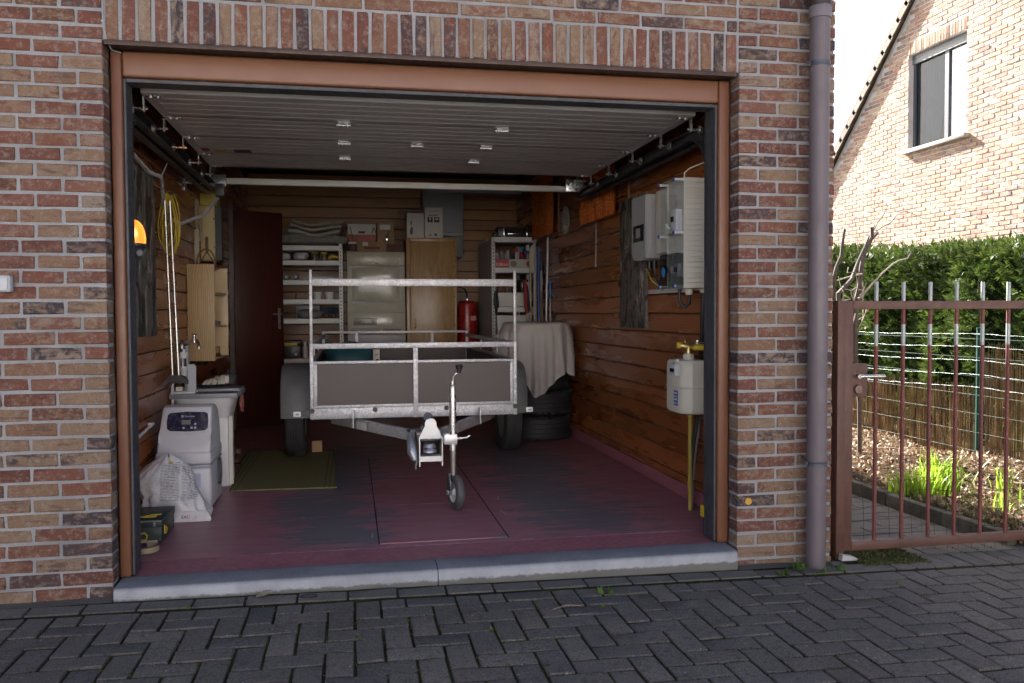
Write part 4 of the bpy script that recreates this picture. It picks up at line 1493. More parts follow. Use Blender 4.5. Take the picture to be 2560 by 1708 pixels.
for pp in ([(300, 1520), (265, 1420), (270, 1350)], [(280, 1380), (330, 1345), (380, 1370), (460, 1380)], [(430, 1540), (440, 1380), (430, 1260)], [(300, 1520), (310, 1400), (350, 1250), (340, 1180)], [(150, 1540), (160, 1400), (110, 1280), (90, 1180)], [(260, 1500), (230, 1480), (180, 1450)], [(300, 1125), (215, 1130), (230, 1050)], [(410, 1440), (450, 1350), (480, 1270)], [(280, 1900), (330, 1700)], [(380, 1900), (470, 1700), (500, 1560)], [(460, 1700), (520, 1640), (560, 1560)], [(440, 1750), (430, 1570)]):
    twig(b, pc(pp, SY - 0.1 + 0.1 * rsx.random(), 0.3), [0.0046, 0.0042, 0.0036, 0.003][:len(pp)])
part('twigs', b, M('pale_twig', (0.42, 0.36, 0.29), 0.8, 0, 0.2, 20), sh)

# ================================================================== neighbour's gable
GXW = 9.40
nh = thing('neighbour_house', 'neighbour brick gable, sun glare paled into its colour, with one window above the hedge', 'house', (GXW, 6, -0.06))
RY, RZ = 5.35, 8.28          # ridge
def verge(y):
    return RZ - abs(y - RY) * 1.0 + (0.0)
WY0, WY1, WZ0, WZ1 = 6.69, 7.93, 3.585, 5.02
mo = B()
co_ = B()
def mprism(poly):
    mo.prism(poly, 'X', GXW + 0.007, GXW + 0.099)
    co_.prism(poly, 'X', GXW + 0.10, GXW + 0.3)
mprism([(0.4, -0.3), (WY0, -0.3), (WY0, verge(WY0)), (RY, RZ), (0.4, verge(0.4))])
mprism([(WY1, -0.3), (10.5, -0.3), (10.5, verge(10.5)), (WY1, verge(WY1))])
mprism([(WY0, -0.3), (WY1, -0.3), (WY1, WZ0 - 0.03), (WY0, WZ0 - 0.03)])
mprism([(WY0, WZ1), (WY1, WZ1), (WY1, verge(WY1)), (WY0, verge(WY0))])
part('wall_core', co_, SOLID, nh)
part('mortar', mo, mortar_mat('sun_paled_mortar', (0.60, 0.57, 0.54)), nh)  # mortar lightened along with the bricks to imitate sun glare
rn = random.Random(19)
glist = []
r = 0
z = 0.5
while z < RZ:
    y = 0.45 - (0.105 if r % 2 else 0)
    while y < 10.5:
        y1 = y + 0.195
        a, b_ = max(y, 0.4), y1
        if z + 0.06 < verge(a) - 0.02 and z + 0.06 < verge(b_) - 0.02:
            inwin = (WZ0 - 0.045 < z + 0.025 < WZ1 + 0.20)
            if inwin and a < WY1 + 0.0 and b_ > WY0 - 0.0:
                for (p, q) in ((a, min(b_, WY0 - 0.001)), (max(a, WY1 + 0.001), b_)):
                    if q - p > 0.03:
                        glist.append((p, q, z))
            else:
                glist.append((a, b_, z))
        y += 0.2075
    z += CO
    r += 1
vis = [c for c in glist if in_view((GXW, (c[0] + c[1]) / 2, c[2]), 6) and c[2] > 1.85 and pix((GXW, c[1], c[2]))[0] > 2088]
vis.sort(key=lambda c: (Vector((GXW, c[0], c[2])) - CAM).length)
vset = set(vis[:300])
gf = Field()
for c in glist:
    a, b_, z = c
    xo = rn.uniform(-0.004, 0.004)
    if c in vset:
        L = round((b_ - a) / 0.01) * 0.01
        o = bpy.data.objects.new('brick', brick_mesh(L, 0.09, BH, 'g', 6, BRICK_P, 0.0035))
        COL.objects.link(o)
        o.parent = nh
        o.location = Vector((GXW + 0.045 + xo, (a + b_) / 2, z + BH / 2)) - ORG[nh]
        o.rotation_euler = (rn.uniform(-0.012, 0.012), rn.uniform(-0.02, 0.02), math.pi / 2 + rn.uniform(-0.012, 0.012))
        o.scale = ((b_ - a) / L, 1, 1)
    else:
        m = Matrix.Translation((GXW + 0.045 + xo, (a + b_) / 2, z + BH / 2)) @ Euler((rn.uniform(-0.012, 0.012), rn.uniform(-0.02, 0.02), rn.uniform(-0.012, 0.012))).to_matrix().to_4x4()
        gf.add(-0.045, 0.045, -(b_ - a) / 2, (b_ - a) / 2, -BH / 2, BH / 2, 0.004, m, rn.random())
o = gf.obj('brick_field', BRICK_PS, nh)
o['kind'] = 'stuff'
ns = 21
for i in range(ns):      # soldier course above the window
    yc = WY0 - 0.02 + (WY1 - WY0 + 0.04) * (i + 0.5) / ns
    o = bpy.data.objects.new('soldier_brick', brick_mesh(0.18, 0.09, 0.049, 'gs', 5, BRICK_P, 0.003))
    COL.objects.link(o)
    o.parent = nh
    o.location = Vector((GXW + 0.045 + rn.uniform(-0.003, 0.003), yc, WZ1 + 0.098)) - ORG[nh]
    o.rotation_euler = (math.pi / 2, math.pi / 2, 0)
    o.rotation_euler = Euler((0, math.pi / 2, 0)).to_matrix().to_euler()
    o.rotation_euler = (Matrix.Rotation(math.pi / 2, 3, 'Z') @ Matrix.Rotation(math.pi / 2, 3, 'Y')).to_euler()
DGREY = M('dark_grey_window_frame', (0.085, 0.092, 0.105), 0.4, 0, 0.08)
def glass_mat(name, tint, refl, dark=0.0):
    n = N(name)
    tr_ = n.n("BsdfTransparent")
    tr_.inputs[0].default_value = tuple(tint) + (1,)
    gl = n.n("BsdfGlossy")
    gl.inputs['Roughness'].default_value = 0.02
    lw = n.n("LayerWeight")
    lw.inputs[0].default_value = 0.5
    f0 = ((refl - 1) / (refl + 1)) ** 2
    fac = n.math('ADD', f0, n.math('MULTIPLY', n.math('POWER', lw.outputs['Facing'], 5.0), 1 - f0))
    mx = n.n("MixShader")
    n.l(fac, mx.inputs[0])
    n.l(tr_.outputs[0], mx.inputs[1])
    n.l(gl.outputs[0], mx.inputs[2])
    n.l(mx.outputs[0], n.t.nodes["Material Output"].inputs[0])
    return n.m
GLASS = glass_mat('pane_glass', (0.62, 0.68, 0.72), 1.5)
win = part('window', B().box(GXW + 0.085, GXW + 0.135, WY0 + 0.001, WY0 + 0.05, WZ0, WZ1 - 0.07).box(GXW + 0.085, GXW + 0.135, WY1 - 0.05, WY1 - 0.001, WZ0, WZ1 - 0.07).box(GXW + 0.085, GXW + 0.135, WY0 + 0.0505, WY1 - 0.0505, WZ0, WZ0 + 0.05).box(GXW + 0.085, GXW + 0.135, WY0 + 0.0505, WY1 - 0.0505, WZ1 - 0.12, WZ1 - 0.07).box(GXW + 0.06, GXW + 0.14, WY0 + 0.001, WY1 - 0.001, WZ1 - 0.069, WZ1 - 0.002).box(GXW + 0.082, GXW + 0.134, 7.145, 7.225, WZ0 + 0.0505, WZ1 - 0.1205), DGREY, nh)
part('pane', B().box(GXW + 0.108, GXW + 0.114, WY0 + 0.0505, 7.1445, WZ0 + 0.0505, WZ1 - 0.1205), glass_mat('bright_pane_glass', (0.75, 0.8, 0.85), 3.2), win)
part('pane', B().box(GXW + 0.108, GXW + 0.114, 7.2255, WY1 - 0.0505, WZ0 + 0.0505, WZ1 - 0.1205), GLASS, win)
part('shutter_box', B().box(GXW + 0.062, GXW + 0.10, WY0 + 0.002, WY1 - 0.002, WZ1 - 0.135, WZ1 - 0.0695), M('shutter_slats', (0.16, 0.17, 0.18), 0.45), win)
part('curtain', B().grid(lambda u, v: (GXW + 0.22 + 0.025 * math.sin(u * 30), 7.25 + 0.65 * u if v > 0.0 else 7.25 + 0.65 * u, WZ0 + (WZ1 - WZ0 - 0.1) * v) if u > 0.42 * (1 - v) * 1.0 else (GXW + 0.22, 7.25 + 0.65 * max(u, 0.42 * (1 - v)), WZ0 + (WZ1 - WZ0 - 0.1) * v), 40, 12), M('grey_voile', (0.20, 0.215, 0.245), 0.9), win)
part('curtain', B().grid(lambda u, v: (GXW + 0.26 + 0.02 * math.sin(u * 26), WY0 + 0.02 + 0.5 * u, WZ0 + (WZ1 - WZ0 - 0.1) * v), 30, 4), M('white_voile', (0.75, 0.74, 0.74), 0.9), win)
ry0, ry1, rz0, rz1 = WY0 - 0.8, WY1 + 0.35, WZ0 - 0.6, WZ1 + 0.08
part('room', B().box(GXW + 2.0, GXW + 2.02, ry0, ry1, rz0, rz1).box(GXW + 0.31, GXW + 1.99, ry0 - 0.02, ry0 - 0.001, rz0, rz1).box(GXW + 0.31, GXW + 1.99, ry1 + 0.001, ry1 + 0.02, rz0, rz1).box(GXW + 0.31, GXW + 1.99, ry0, ry1, rz1 + 0.001, rz1 + 0.02).box(GXW + 0.31, GXW + 1.99, ry0, ry1, rz0 - 0.02, rz0 - 0.001), M('dim_room', (0.12, 0.13, 0.15), 0.9), win)
SST = M('bluestone_window_sill', (0.36, 0.34, 0.30), 0.8, 0, 0.12, 12, 0.2, 60)
part('window_sill', B().box(GXW - 0.085, GXW + 0.10, WY0 - 0.075, WY1 + 0.065, WZ0 - 0.056, WZ0 - 0.002, 0.003), SST, nh)
# roof edge: verge tiles stepping down both slopes
TILE = M('grey_brown_roof_tile', (0.19, 0.145, 0.11), 0.85, 0, 0.2, 8, 0.3, 50)
rfm = B()
rfm.prism([(RY, RZ + 0.05), (10.9, verge(10.9) + 0.05), (10.9, verge(10.9) - 0.0), (RY, RZ - 0.0)], 'X', GXW + 0.02, GXW + 7.0)
rfm.prism([(RY, RZ + 0.05), (RY, RZ - 0.0), (0.0, verge(0.0) - 0.0), (0.0, verge(0.0) + 0.05)], 'X', GXW + 0.02, GXW + 7.0)
part('roof', rfm, M('dark_roof_felt', (0.05, 0.045, 0.04), 0.9), nh)
for side in (1, -1):
    for k in range(28):
        t0 = 0.27 * k
        a = t0 * 0.7071
        y0, z0 = RY + side * a, RZ - a
        if z0 < 2.2:
            break
        d = Vector((0, side * 0.7071, -0.7071))
        nn = Vector((0, side * 0.7071, 0.7071))
        p = Vector((GXW - 0.075, y0, z0)) + nn * 0.062
        q = p + d * 0.33 + nn * 0.022
        bb = B()
        bb.bar(p + Vector((0.18, 0, 0)), q + Vector((0.18, 0, 0)), 0.42, 0.018, tuple(nn))
        bb.bar(p + Vector((-0.018, 0, 0)) - nn * 0.05, q + Vector((-0.018, 0, 0)) - nn * 0.05, 0.022, 0.12, tuple(nn))
        part('verge_tile', bb, TILE, nh)
part('far_wall', B().box(GXW + 0.3, GXW + 7, 10.3, 10.45, -0.3, 3.1).box(GXW + 0.3, GXW + 7, 0.45, 0.6, -0.3, 3.1), SOLID, nh)

# ================================================================== the box trailer
T = thing('box_trailer', 'galvanised two-wheel box trailer with high front rail parked facing the door', 'trailer', (1.40, 3.1, 0))
TX0, TX1, TY0, TY1 = 0.724, 2.075, 1.80, 4.20
PLY = M('brown_phenolic_plywood', (0.056, 0.040, 0.040), 0.45, 0, 0.05, 2.5, 0.0, 90, rvar=0.03)
# chassis beams
def chan(b, x0, x1, y0, y1, z0, z1):
    b.box(x0, x1, y0, y1, z0, z1, 0.004)
b = B()
chan(b, TX0 + 0.004, TX1 - 0.004, TY0 - 0.004, TY0 + 0.036, 0.448, 0.520)
part('front_beam', b, GALV, T)
for x in (TX0 + 0.002, TX1 - 0.042):
    part('side_beam', B().box(x, x + 0.040, TY0 + 0.037, TY1 - 0.02, 0.448, 0.519, 0.004), GALV, T)
part('rear_beam', B().box(TX0 + 0.043, TX1 - 0.043, TY1 - 0.06, TY1 - 0.021, 0.448, 0.519, 0.004), GALV, T)
part('axle', B().box(0.66, 2.14, 3.06, 3.13, 0.30, 0.37, 0.006), STEEL_D, T)
for x in (0.78, 1.98):
    part('axle_bracket', B().prism([(3.0, 0.37), (3.19, 0.37), (3.22, 0.447), (2.95, 0.447)], 'X', x, x + 0.05), GALV, T)
part('load_floor', B().box(TX0 + 0.03, TX1 - 0.03, TY0 + 0.03, TY1 - 0.03, 0.5205, 0.534), PLY, T)
# front panel with its frame
part('front_board', B().box(TX0 + 0.034, TX1 - 0.034, TY0 + 0.008, TY0 + 0.022, 0.536, 0.800), PLY, T)
for (x0, x1) in ((TX0, TX0 + 0.022), (TX1 - 0.022, TX1)):
    part('corner_post', B().box(x0, x1, TY0 - 0.008, TY0 + 0.028, 0.447, 0.938, 0.002), GALV, T)
for (x0, x1) in ((TX0 + 0.0225, TX0 + 0.045), (TX1 - 0.045, TX1 - 0.0225)):
    part('panel_edge', B().box(x0, x1, TY0 - 0.003, TY0 + 0.026, 0.538, 0.803, 0.001), GALV, T)
part('panel_edge', B().box(TX0 + 0.0225, TX1 - 0.0225, TY0 - 0.005, TY0 + 0.026, 0.5205, 0.5375, 0.001), GALV, T)
part('mid_rail', B().box(TX0 + 0.0225, TX1 - 0.0225, TY0 - 0.004, TY0 + 0.028, 0.8035, 0.822, 0.002), GALV, T)
part('upper_rail', B().box(TX0 + 0.0225, TX1 - 0.0225, TY0 - 0.005, TY0 + 0.030, 0.902, 0.936, 0.002), GALV, T)
part('centre_stay', B().box(1.384, 1.414, TY0 - 0.012, TY0 - 0.0055, 0.446, 0.9015, 0.001).box(1.390, 1.408, TY0 - 0.014, TY0 - 0.0122, 0.84, 0.87), GALV, T)
# removable ladder rack: two uprights and a round-cornered bar
for (x0, x1) in ((TX0 + 0.002, TX0 + 0.020), (TX1 - 0.020, TX1 - 0.002)):
    part('rack_upright', B().box(x0, x1, TY0, TY0 + 0.024, 0.939, 1.409, 0.002), GALV, T)
part('rack_bar', B().box(TX0 + 0.0205, TX1 - 0.0205, TY0 - 0.004, TY0 + 0.030, 1.305, 1.352, 0.003), GALV, T)
# side and rear railings
for (x0, x1) in ((TX0, TX0 + 0.024), (TX1 - 0.024, TX1)):
    part('side_rail', B().box(x0, x1, TY0 + 0.031, TY1 - 0.026, 0.905, 0.936, 0.002), GALV, T)
    part('side_rail', B().box(x0, x1, TY0 + 0.031, TY1 - 0.026, 0.8035, 0.822, 0.002), GALV, T)
    part('side_board', B().box(x0 + 0.005, x0 + 0.018, TY0 + 0.031, TY1 - 0.026, 0.536, 0.800), PLY, T)
    part('corner_post', B().box(x0, x1, TY1 - 0.0255, TY1, 0.447, 0.965, 0.002), GALV, T)
    for y in (2.6, 3.4):
        part('side_stay', B().box(x0 + (0.0245 if x0 > 1.4 else -0.0085), x0 + (0.0325 if x0 > 1.4 else -0.0005), y, y + 0.03, 0.447, 0.936), GALV, T)
part('rear_rail', B().box(TX0 + 0.0245, TX1 - 0.0245, TY1 - 0.024, TY1 - 0.002, 0.944, 0.966, 0.002), GALV, T)
part('rear_board', B().box(TX0 + 0.0245, TX1 - 0.0245, TY1 - 0.018, TY1 - 0.006, 0.536, 0.805), PLY, T)
for x in (1.02, 1.72):
    part('rear_stay', B().box(x, x + 0.028, TY1 - 0.001, TY1 + 0.006, 0.6, 0.95).box(x + 0.006, x + 0.022, TY1 - 0.020, TY1 - 0.0015, 0.806, 0.943), GALV, T)
# drawbar
BR = B()
part('drawbar', B().bar((0.86, TY0 + 0.30, 0.415), (1.345, 1.255, 0.405), 0.036, 0.064, bev=0.004), GALV, T)
part('drawbar', B().bar((1.94, TY0 + 0.30, 0.415), (1.485, 1.255, 0.405), 0.036, 0.064, bev=0.004), GALV, T)
for (x, y) in ((0.99, 1.795), (1.815, 1.795)):
    part('drawbar_clamp', B().box(x, x + 0.008, y - 0.004 - 0.05, y - 0.0045, 0.395, 0.505, 0.001), GALV, T)
part('serial_plate', B().bar((1.015, 1.768 - 0.022, 0.413), (1.075, 1.665 - 0.022, 0.412), 0.002, 0.045), M('silver_label', (0.5, 0.5, 0.5), 0.5, 0.1), T)
part('drawbar_nose', B().box(1.352, 1.478, 1.19, 1.33, 0.372, 0.438, 0.010, 3), STEEL_D, T)
# coupling head with a box-section lock in front of it
cpl = part('coupling', B().tube([(1.425, 1.36, 0.43), (1.425, 1.25, 0.43), (1.425, 1.14, 0.425)], [0.034, 0.036, 0.030], 18), M('cast_grey', (0.34, 0.37, 0.42), 0.38, 0.6, 0.12), T)
part('coupling_handle', B().tube([(1.425, 1.30, 0.45), (1.424, 1.22, 0.50), (1.422, 1.17, 0.525)], [0.026, 0.030, 0.027], 16), STEEL_D, cpl)
part('socket_cup', B().lathe([(0.0, 0.372), (0.034, 0.370), (0.040, 0.352), (0.036, 0.342), (0.044, 0.330), (0.044, 0.322), (0.0, 0.322)], (1.428, 1.145, 0), 'Z', 22), M('cast_grey', (0.34, 0.37, 0.42)), cpl)
lk = B()
lk.prism([(1.366, 0.418), (1.494, 0.418), (1.468, 0.472), (1.463, 0.480), (1.463, 0.500), (1.452, 0.518), (1.430, 0.524), (1.408, 0.518), (1.397, 0.500), (1.397, 0.480), (1.392, 0.472)], 'Y', 1.088, 1.098)
lk.box(1.362, 1.368, 1.075, 1.20, 0.250, 0.417)
lk.box(1.492, 1.498, 1.075, 1.20, 0.250, 0.417)
lk.box(1.3685, 1.4915, 1.085, 1.16, 0.276, 0.306)
lk.box(1.3685, 1.4915, 1.085, 1.13, 0.408, 0.417)
part('coupling_lock', lk, M('white_zinc', (0.62, 0.63, 0.64), 0.4, 0.55, 0.1), cpl)
part('brake_lever', B().tube([(1.318, 1.18, 0.425), (1.320, 1.14, 0.39), (1.325, 1.10, 0.33), (1.338, 1.09, 0.285)], [0.016, 0.026, 0.030, 0.016], 14), M('cast_grey', (0.34, 0.37, 0.42)), cpl)
part('safety_pin', B().cyl((1.344, 1.095, 0.285), (1.344, 1.095, 0.232), 0.010, seg=12).cyl((1.30, 1.14, 0.365), (1.318, 1.14, 0.365), 0.016, seg=10), CHROME, cpl)
part('cable', B().tube([(1.305, 1.21, 0.44), (1.315, 1.20, 0.452), (1.312, 1.19, 0.41), (1.325, 1.17, 0.385)], 0.006, 8), BLACKP, cpl)
# jockey wheel
jx, jy = 1.551, 1.03
jw = part('jockey_wheel', B().cyl((jx, jy, 0.345), (jx, jy, 0.716), 0.0195, seg=24), ZINC, T)
part('inner_tube', B().cyl((jx + 0.001, jy, 0.205), (jx + 0.001, jy, 0.3445), 0.0165, seg=22), M('worn_steel_tube', (0.30, 0.28, 0.26), 0.42, 0.8, 0.2), jw)
part('collar', B().lathe([(0.0205, 0.705), (0.0215, 0.716), (0.014, 0.719), (0.007, 0.722), (0.007, 0.742), (0.0, 0.742)], (jx, jy, 0), 'Z', 22), ZINC, jw)
part('crank', B().tube([(jx + 0.003, jy, 0.735), (jx + 0.006, jy, 0.765), (jx + 0.016, jy - 0.004, 0.782), (jx + 0.030, jy - 0.006, 0.786)], 0.005, 10), CHROME, jw)
part('crank_knob', B().lathe([(0.0, 0.785), (0.011, 0.785), (0.013, 0.808), (0.019, 0.812), (0.022, 0.832), (0.018, 0.836), (0.0, 0.836)], (jx + 0.037, jy - 0.006, 0), 'Z', 18), BLACKP, jw)
cl_ = B()
cl_.box(1.499, 1.572, jy - 0.030, jy - 0.022, 0.384, 0.440, 0.001).box(1.499, 1.572, jy + 0.022, jy + 0.030, 0.384, 0.440, 0.001).box(1.499, 1.507, jy - 0.0215, jy + 0.16, 0.384, 0.440)
part('clamp', cl_, M('white_zinc', (0.62, 0.63, 0.64)), jw)
part('clamp_lever', B().tube([(1.572, jy - 0.01, 0.415), (1.605, jy - 0.012, 0.416), (1.63, jy - 0.012, 0.419), (1.648, jy - 0.014, 0.43)], [0.008, 0.007, 0.007, 0.007], 10), ZINC, jw)
hub = Vector((1.567, jy + 0.015, 0.104))
JR = Matrix.Translation(hub) @ Matrix.Rotation(R(14), 4, 'Z')
fk = B()
fk.prism([(-0.012, 0.10), (0.012, 0.10), (0.030, 0.045), (0.018, -0.014), (-0.018, -0.014), (-0.030, 0.045)], 'X', -0.044, -0.039)
fk.box(-0.044, 0.0, -0.014, 0.014, 0.1005, 0.112)
bmesh.ops.transform(fk.bm, matrix=JR, verts=fk.bm.verts)
part('fork', fk, STEEL_D, jw)
ty = [(0.060, -0.022), (0.086, -0.025), (0.097, -0.020), (0.104, -0.010), (0.104, 0.010), (0.097, 0.020), (0.086, 0.025), (0.060, 0.022)]
for (nm, bb, mm) in (('small_tyre', B().lathe(ty, (0, 0, 0), 'X', 40, closed=True), M('grey_solid_rubber', (0.075, 0.077, 0.080), 0.6, 0, 0.2, 12, 0.1, 60)),
                     ('small_rim', B().lathe([(0.0, -0.024), (0.016, -0.026), (0.018, -0.012), (0.052, -0.010), (0.0598, -0.019), (0.0598, 0.019), (0.052, 0.010), (0.0, 0.014)], (0, 0, 0), 'X', 30), LGREY),
                     ('bolt', B().cyl((-0.052, 0, 0), (0.030, 0, 0), 0.009, seg=10).cyl((-0.054, 0, 0), (-0.046, 0, 0), 0.015, seg=6), ZINC)):
    bmesh.ops.transform(bb.bm, matrix=JR, verts=bb.bm.verts)
    part(nm, bb, mm, jw)
# wheels and mudguards
def wheel(cx, side):
    c = (cx, 3.10, 0.272)
    prof = [(0.175, -0.070), (0.225, -0.078), (0.252, -0.072), (0.268, -0.058)]
    xs = [-0.058, -0.040, -0.036, -0.022, -0.018, -0.003, 0.003, 0.018, 0.022, 0.036, 0.040, 0.058]
    for i in range(0, len(xs), 2):
        prof += [(0.2715, xs[i]), (0.2715, xs[i + 1])]
        if i + 2 < len(xs):
            prof += [(0.264, xs[i + 1] + 0.0008), (0.264, xs[i + 2] - 0.0008)]
    prof += [(0.268, 0.058), (0.252, 0.072), (0.225, 0.078), (0.175, 0.070)]
    w = part('wheel', B().lathe(prof, c, 'X', 64, closed=True), M('dusty_tyre_rubber', (0.030, 0.031, 0.034), 0.7, 0, 0.25, 10, 0.1, 60), T, 30)
    part('rim', B().lathe([(0.0, side * 0.03), (0.06, side * 0.032), (0.10, side * 0.012), (0.15, side * 0.03), (0.174, side * 0.062), (0.174, -side * 0.062), (0.12, -side * 0.03), (0.0, -side * 0.03)], c, 'X', 36), M('grey_rim', (0.35, 0.36, 0.37), 0.4, 0.5), w)
wheel(0.557, -1)
wheel(2.258, 1)
MUD = M('grey_mudguard', (0.21, 0.22, 0.235), 0.5, 0.1, 0.12, 4, 0.08, 60)
def mud(x0, x1):
    b = B()
    n_ = 20
    prev = None
    for k in range(n_ + 1):
        a = math.pi * (0.0 + 1.0 * k / n_)
        ry, rz = 0.355, 0.385
        ca, sa = -math.cos(a), math.sin(a)
        f = lambda v: math.copysign(abs(v) ** 0.62, v)
        y, z = 3.10 + ry * f(ca), 0.345 + rz * f(sa)
        yi, zi = 3.10 + (ry - 0.006) * f(ca), 0.345 + (rz - 0.006) * f(sa)
        ring = []
        e = 0.012
        for (xx, yy, zz) in ((x0, yi, zi), (x0, y, z), (x0 + e, 3.10 + (ry + 0.008) * f(ca), 0.345 + (rz + 0.008) * f(sa)), (x1 - e, 3.10 + (ry + 0.008) * f(ca), 0.345 + (rz + 0.008) * f(sa)), (x1, y, z), (x1, yi, zi)):
            ring.append(b.bm.verts.new((xx, yy, zz)))
        if prev:
            for i in range(6):
                b.bm.faces.new((prev[i], prev[(i + 1) % 6], ring[(i + 1) % 6], ring[i]))
        prev = ring
    # front apron hanging down to the lamp
    return b
o1 = part('mudguard', mud(0.462, 0.700), MUD, T)
o2 = part('mudguard', mud(2.100, 2.345), MUD, T)
for (lx, lz, sx) in ((0.640, 0.482, -1), (2.166, 0.474, 1)):
    la_ = part('side_lamp', B().cbox((lx, 1.835, lz), (0.048, 0.022, 0.032), 0.004), M('white_lamp_body', (0.80, 0.80, 0.80), 0.25, 0, 0.03), T)
    part('lens', B().cbox((lx + 0.002, 1.8215, lz), (0.022, 0.006, 0.014), 0.003), GREYP, la_)
    xa, xb = (lx + 0.022, TX0 - 0.001) if sx < 0 else (TX1 + 0.001, lx - 0.022)
    part('lamp_arm', B().prism([(xa, lz - 0.018 - (0.012 if sx > 0 else 0)), (xb, lz - 0.018 - (0.012 if sx < 0 else 0)), (xb, lz + (0.030 if sx < 0 else 0.018)), (xa, lz + (0.018 if sx < 0 else 0.030))], 'Y', 1.826, 1.842), BLACKP, la_)
for x in (0.735, 1.135, 1.600, 2.063):
    part('tie_hook', B().lathe([(0.0, -0.010), (0.007, -0.010), (0.008, -0.004), (0.014, -0.004), (0.016, 0.0), (0.0, 0.0)], (x, TY0 - 0.0085, 0.503), 'Y', 18), BLACKP, T)
for x in (TX0 + 0.011, TX1 - 0.011):
    for z in (0.60, 0.70, 0.79):
        part('rivet', B().lathe([(0.0, -0.004), (0.005, -0.003), (0.006, 0.0), (0.0, 0.0)], (x, TY0 - 0.0085, z), 'Y', 10), ZINC, T)

# things lying in the trailer
def lumpy(seed, c, s, amp, nu=26, nv=14, sq=0.8):
    rl = random.Random(seed)
    ph = [rl.uniform(0, 6.28) for _ in range(6)]
    def fn(u, v):
        a, e = 2 * math.pi * u, math.pi * (v - 0.5)
        f = lambda t: math.copysign(abs(t) ** sq, t)
        k = 1 + amp * (math.sin(3 * a + ph[0] + 2 * e) + 0.6 * math.sin(7 * a + ph[1] - 3 * e) + 0.4 * math.sin(13 * a + 5 * e + ph[2]))
        return Vector((c[0] + s[0] * f(math.cos(a)) * f(math.cos(e)) * k, c[1] + s[1] * f(math.sin(a)) * f(math.cos(e)) * k, c[2] + s[2] * f(math.sin(e)) * k))
    return B().grid(fn, nu, nv)
single('folded_tarpaulin', lumpy(3, (0.98, 3.85, 0.70), (0.24, 0.22, 0.165), 0.07), M('teal_tarpaulin', (0.03, 0.13, 0.17), 0.45, 0, 0.25, 8, 0.3, 25), 'crumpled teal tarpaulin lying in the trailer bed', 'tarpaulin', origin=(0.98, 3.85, 0.535))
ct = thing('white_carton', 'small white carton with dark print standing in the trailer bed', 'carton', (1.165, 2.6, 0.535))
part('carton', B().box(1.145, 1.192, 2.58, 2.62, 0.535, 0.86, 0.002), CARDW, ct)
part('print', B().box(1.155, 1.182, 2.5785, 2.5795, 0.825, 0.829).box(1.155, 1.178, 2.5785, 2.5795, 0.815, 0.818).box(1.166, 1.184, 2.5785, 2.5795, 0.775, 0.79), INK, ct)

# ================================================================== left side of the garage
WSOFT = M('softener_white', (0.62, 0.62, 0.64), 0.38, 0, 0.04)
WSOFT2 = M('softener_grey', (0.48, 0.48, 0.50), 0.42, 0, 0.05)
NAVY = M('navy_panel', (0.012, 0.012, 0.045), 0.25, 0, 0.08)
ws = thing('water_softener', 'white and grey water softener with a dark control panel near the left wall', 'water softener', (0.03, 1.5, 0))
part('tank', B().box(-0.116, 0.186, 1.325, 1.745, 0.003, 0.250, 0.022, 4), WSOFT, ws)
part('collar', B().box(-0.118, 0.188, 1.322, 1.748, 0.2515, 0.262, 0.004, 2), WSOFT2, ws)
part('lid', B().box(-0.117, 0.187, 1.323, 1.747, 0.2635, 0.338, 0.016, 4), WSOFT, ws)
hd = [(1.335, 0.336), (1.336, 0.348), (1.362, 0.392), (1.378, 0.430), (1.366, 0.468), (1.378, 0.560), (1.396, 0.590), (1.44, 0.602), (1.55, 0.594), (1.62, 0.56), (1.68, 0.45), (1.735, 0.345), (1.735, 0.336)]
bh = B()
def hood(bm_, inset, prof, x0, x1, x0t, x1t):
    rings = []
    for (xa, xb, sc_) in ((x0, x1, 1.0),):
        pass
A = []
C = []
for (y, z) in hd:
    t = max(0, (z - 0.336) / 0.27)
    A.append(bh.bm.verts.new((-0.112 + 0.028 * t, y, z)))
    C.append(bh.bm.verts.new((0.182 + 0.006 * t, y, z)))
for i in range(len(hd) - 1):
    bh.bm.faces.new((A[i], C[i], C[i + 1], A[i + 1]))
bh.bm.faces.new(A)
bh.bm.faces.new(C)
bmesh.ops.bevel(bh.bm, geom=[e for e in bh.bm.edges if len(e.link_faces) == 2 and len(e.link_faces[0].verts) + len(e.link_faces[1].verts) > 10], offset=0.018, segments=3, profile=0.5, affect='EDGES')
part('hood', bh, WSOFT, ws, 30)
# the control panel leans with the hood
pd = (Vector((0, 1.378, 0.560)) - Vector((0, 1.366, 0.468))).normalized()
pn = Vector((0, -pd.z, pd.y))
po_ = Vector((0, 1.366, 0.466)) + pn * 0.0015
def panel_pt(x, t, lift=0.0):
    q = po_ + pd * t + pn * lift
    return (x, q.y, q.z)
bp = B()
outl = [(-0.056, 0.004), (-0.04, -0.008), (0.055, -0.013), (0.150, -0.009), (0.166, 0.003), (0.169, 0.05), (0.166, 0.088), (0.15, 0.097), (0.055, 0.101), (-0.036, 0.096), (-0.052, 0.084), (-0.058, 0.045)]
vsA = [bp.bm.verts.new(panel_pt(x, t, 0.0)) for x, t in outl]
vsB = [bp.bm.verts.new(panel_pt(x, t, 0.003)) for x, t in outl]
for i in range(len(outl)):
    bp.bm.faces.new((vsA[i], vsA[(i + 1) % len(outl)], vsB[(i + 1) % len(outl)], vsB[i]))
bp.bm.faces.new(vsB)
cp = part('control_panel', bp, NAVY, ws)
part('display', B().quad(panel_pt(0.022, 0.027, 0.0038), panel_pt(0.072, 0.027, 0.0038), panel_pt(0.072, 0.053, 0.0038), panel_pt(0.022, 0.053, 0.0038)), M('lcd_grey', (0.19, 0.20, 0.17), 0.3, 0, 0.03), cp)
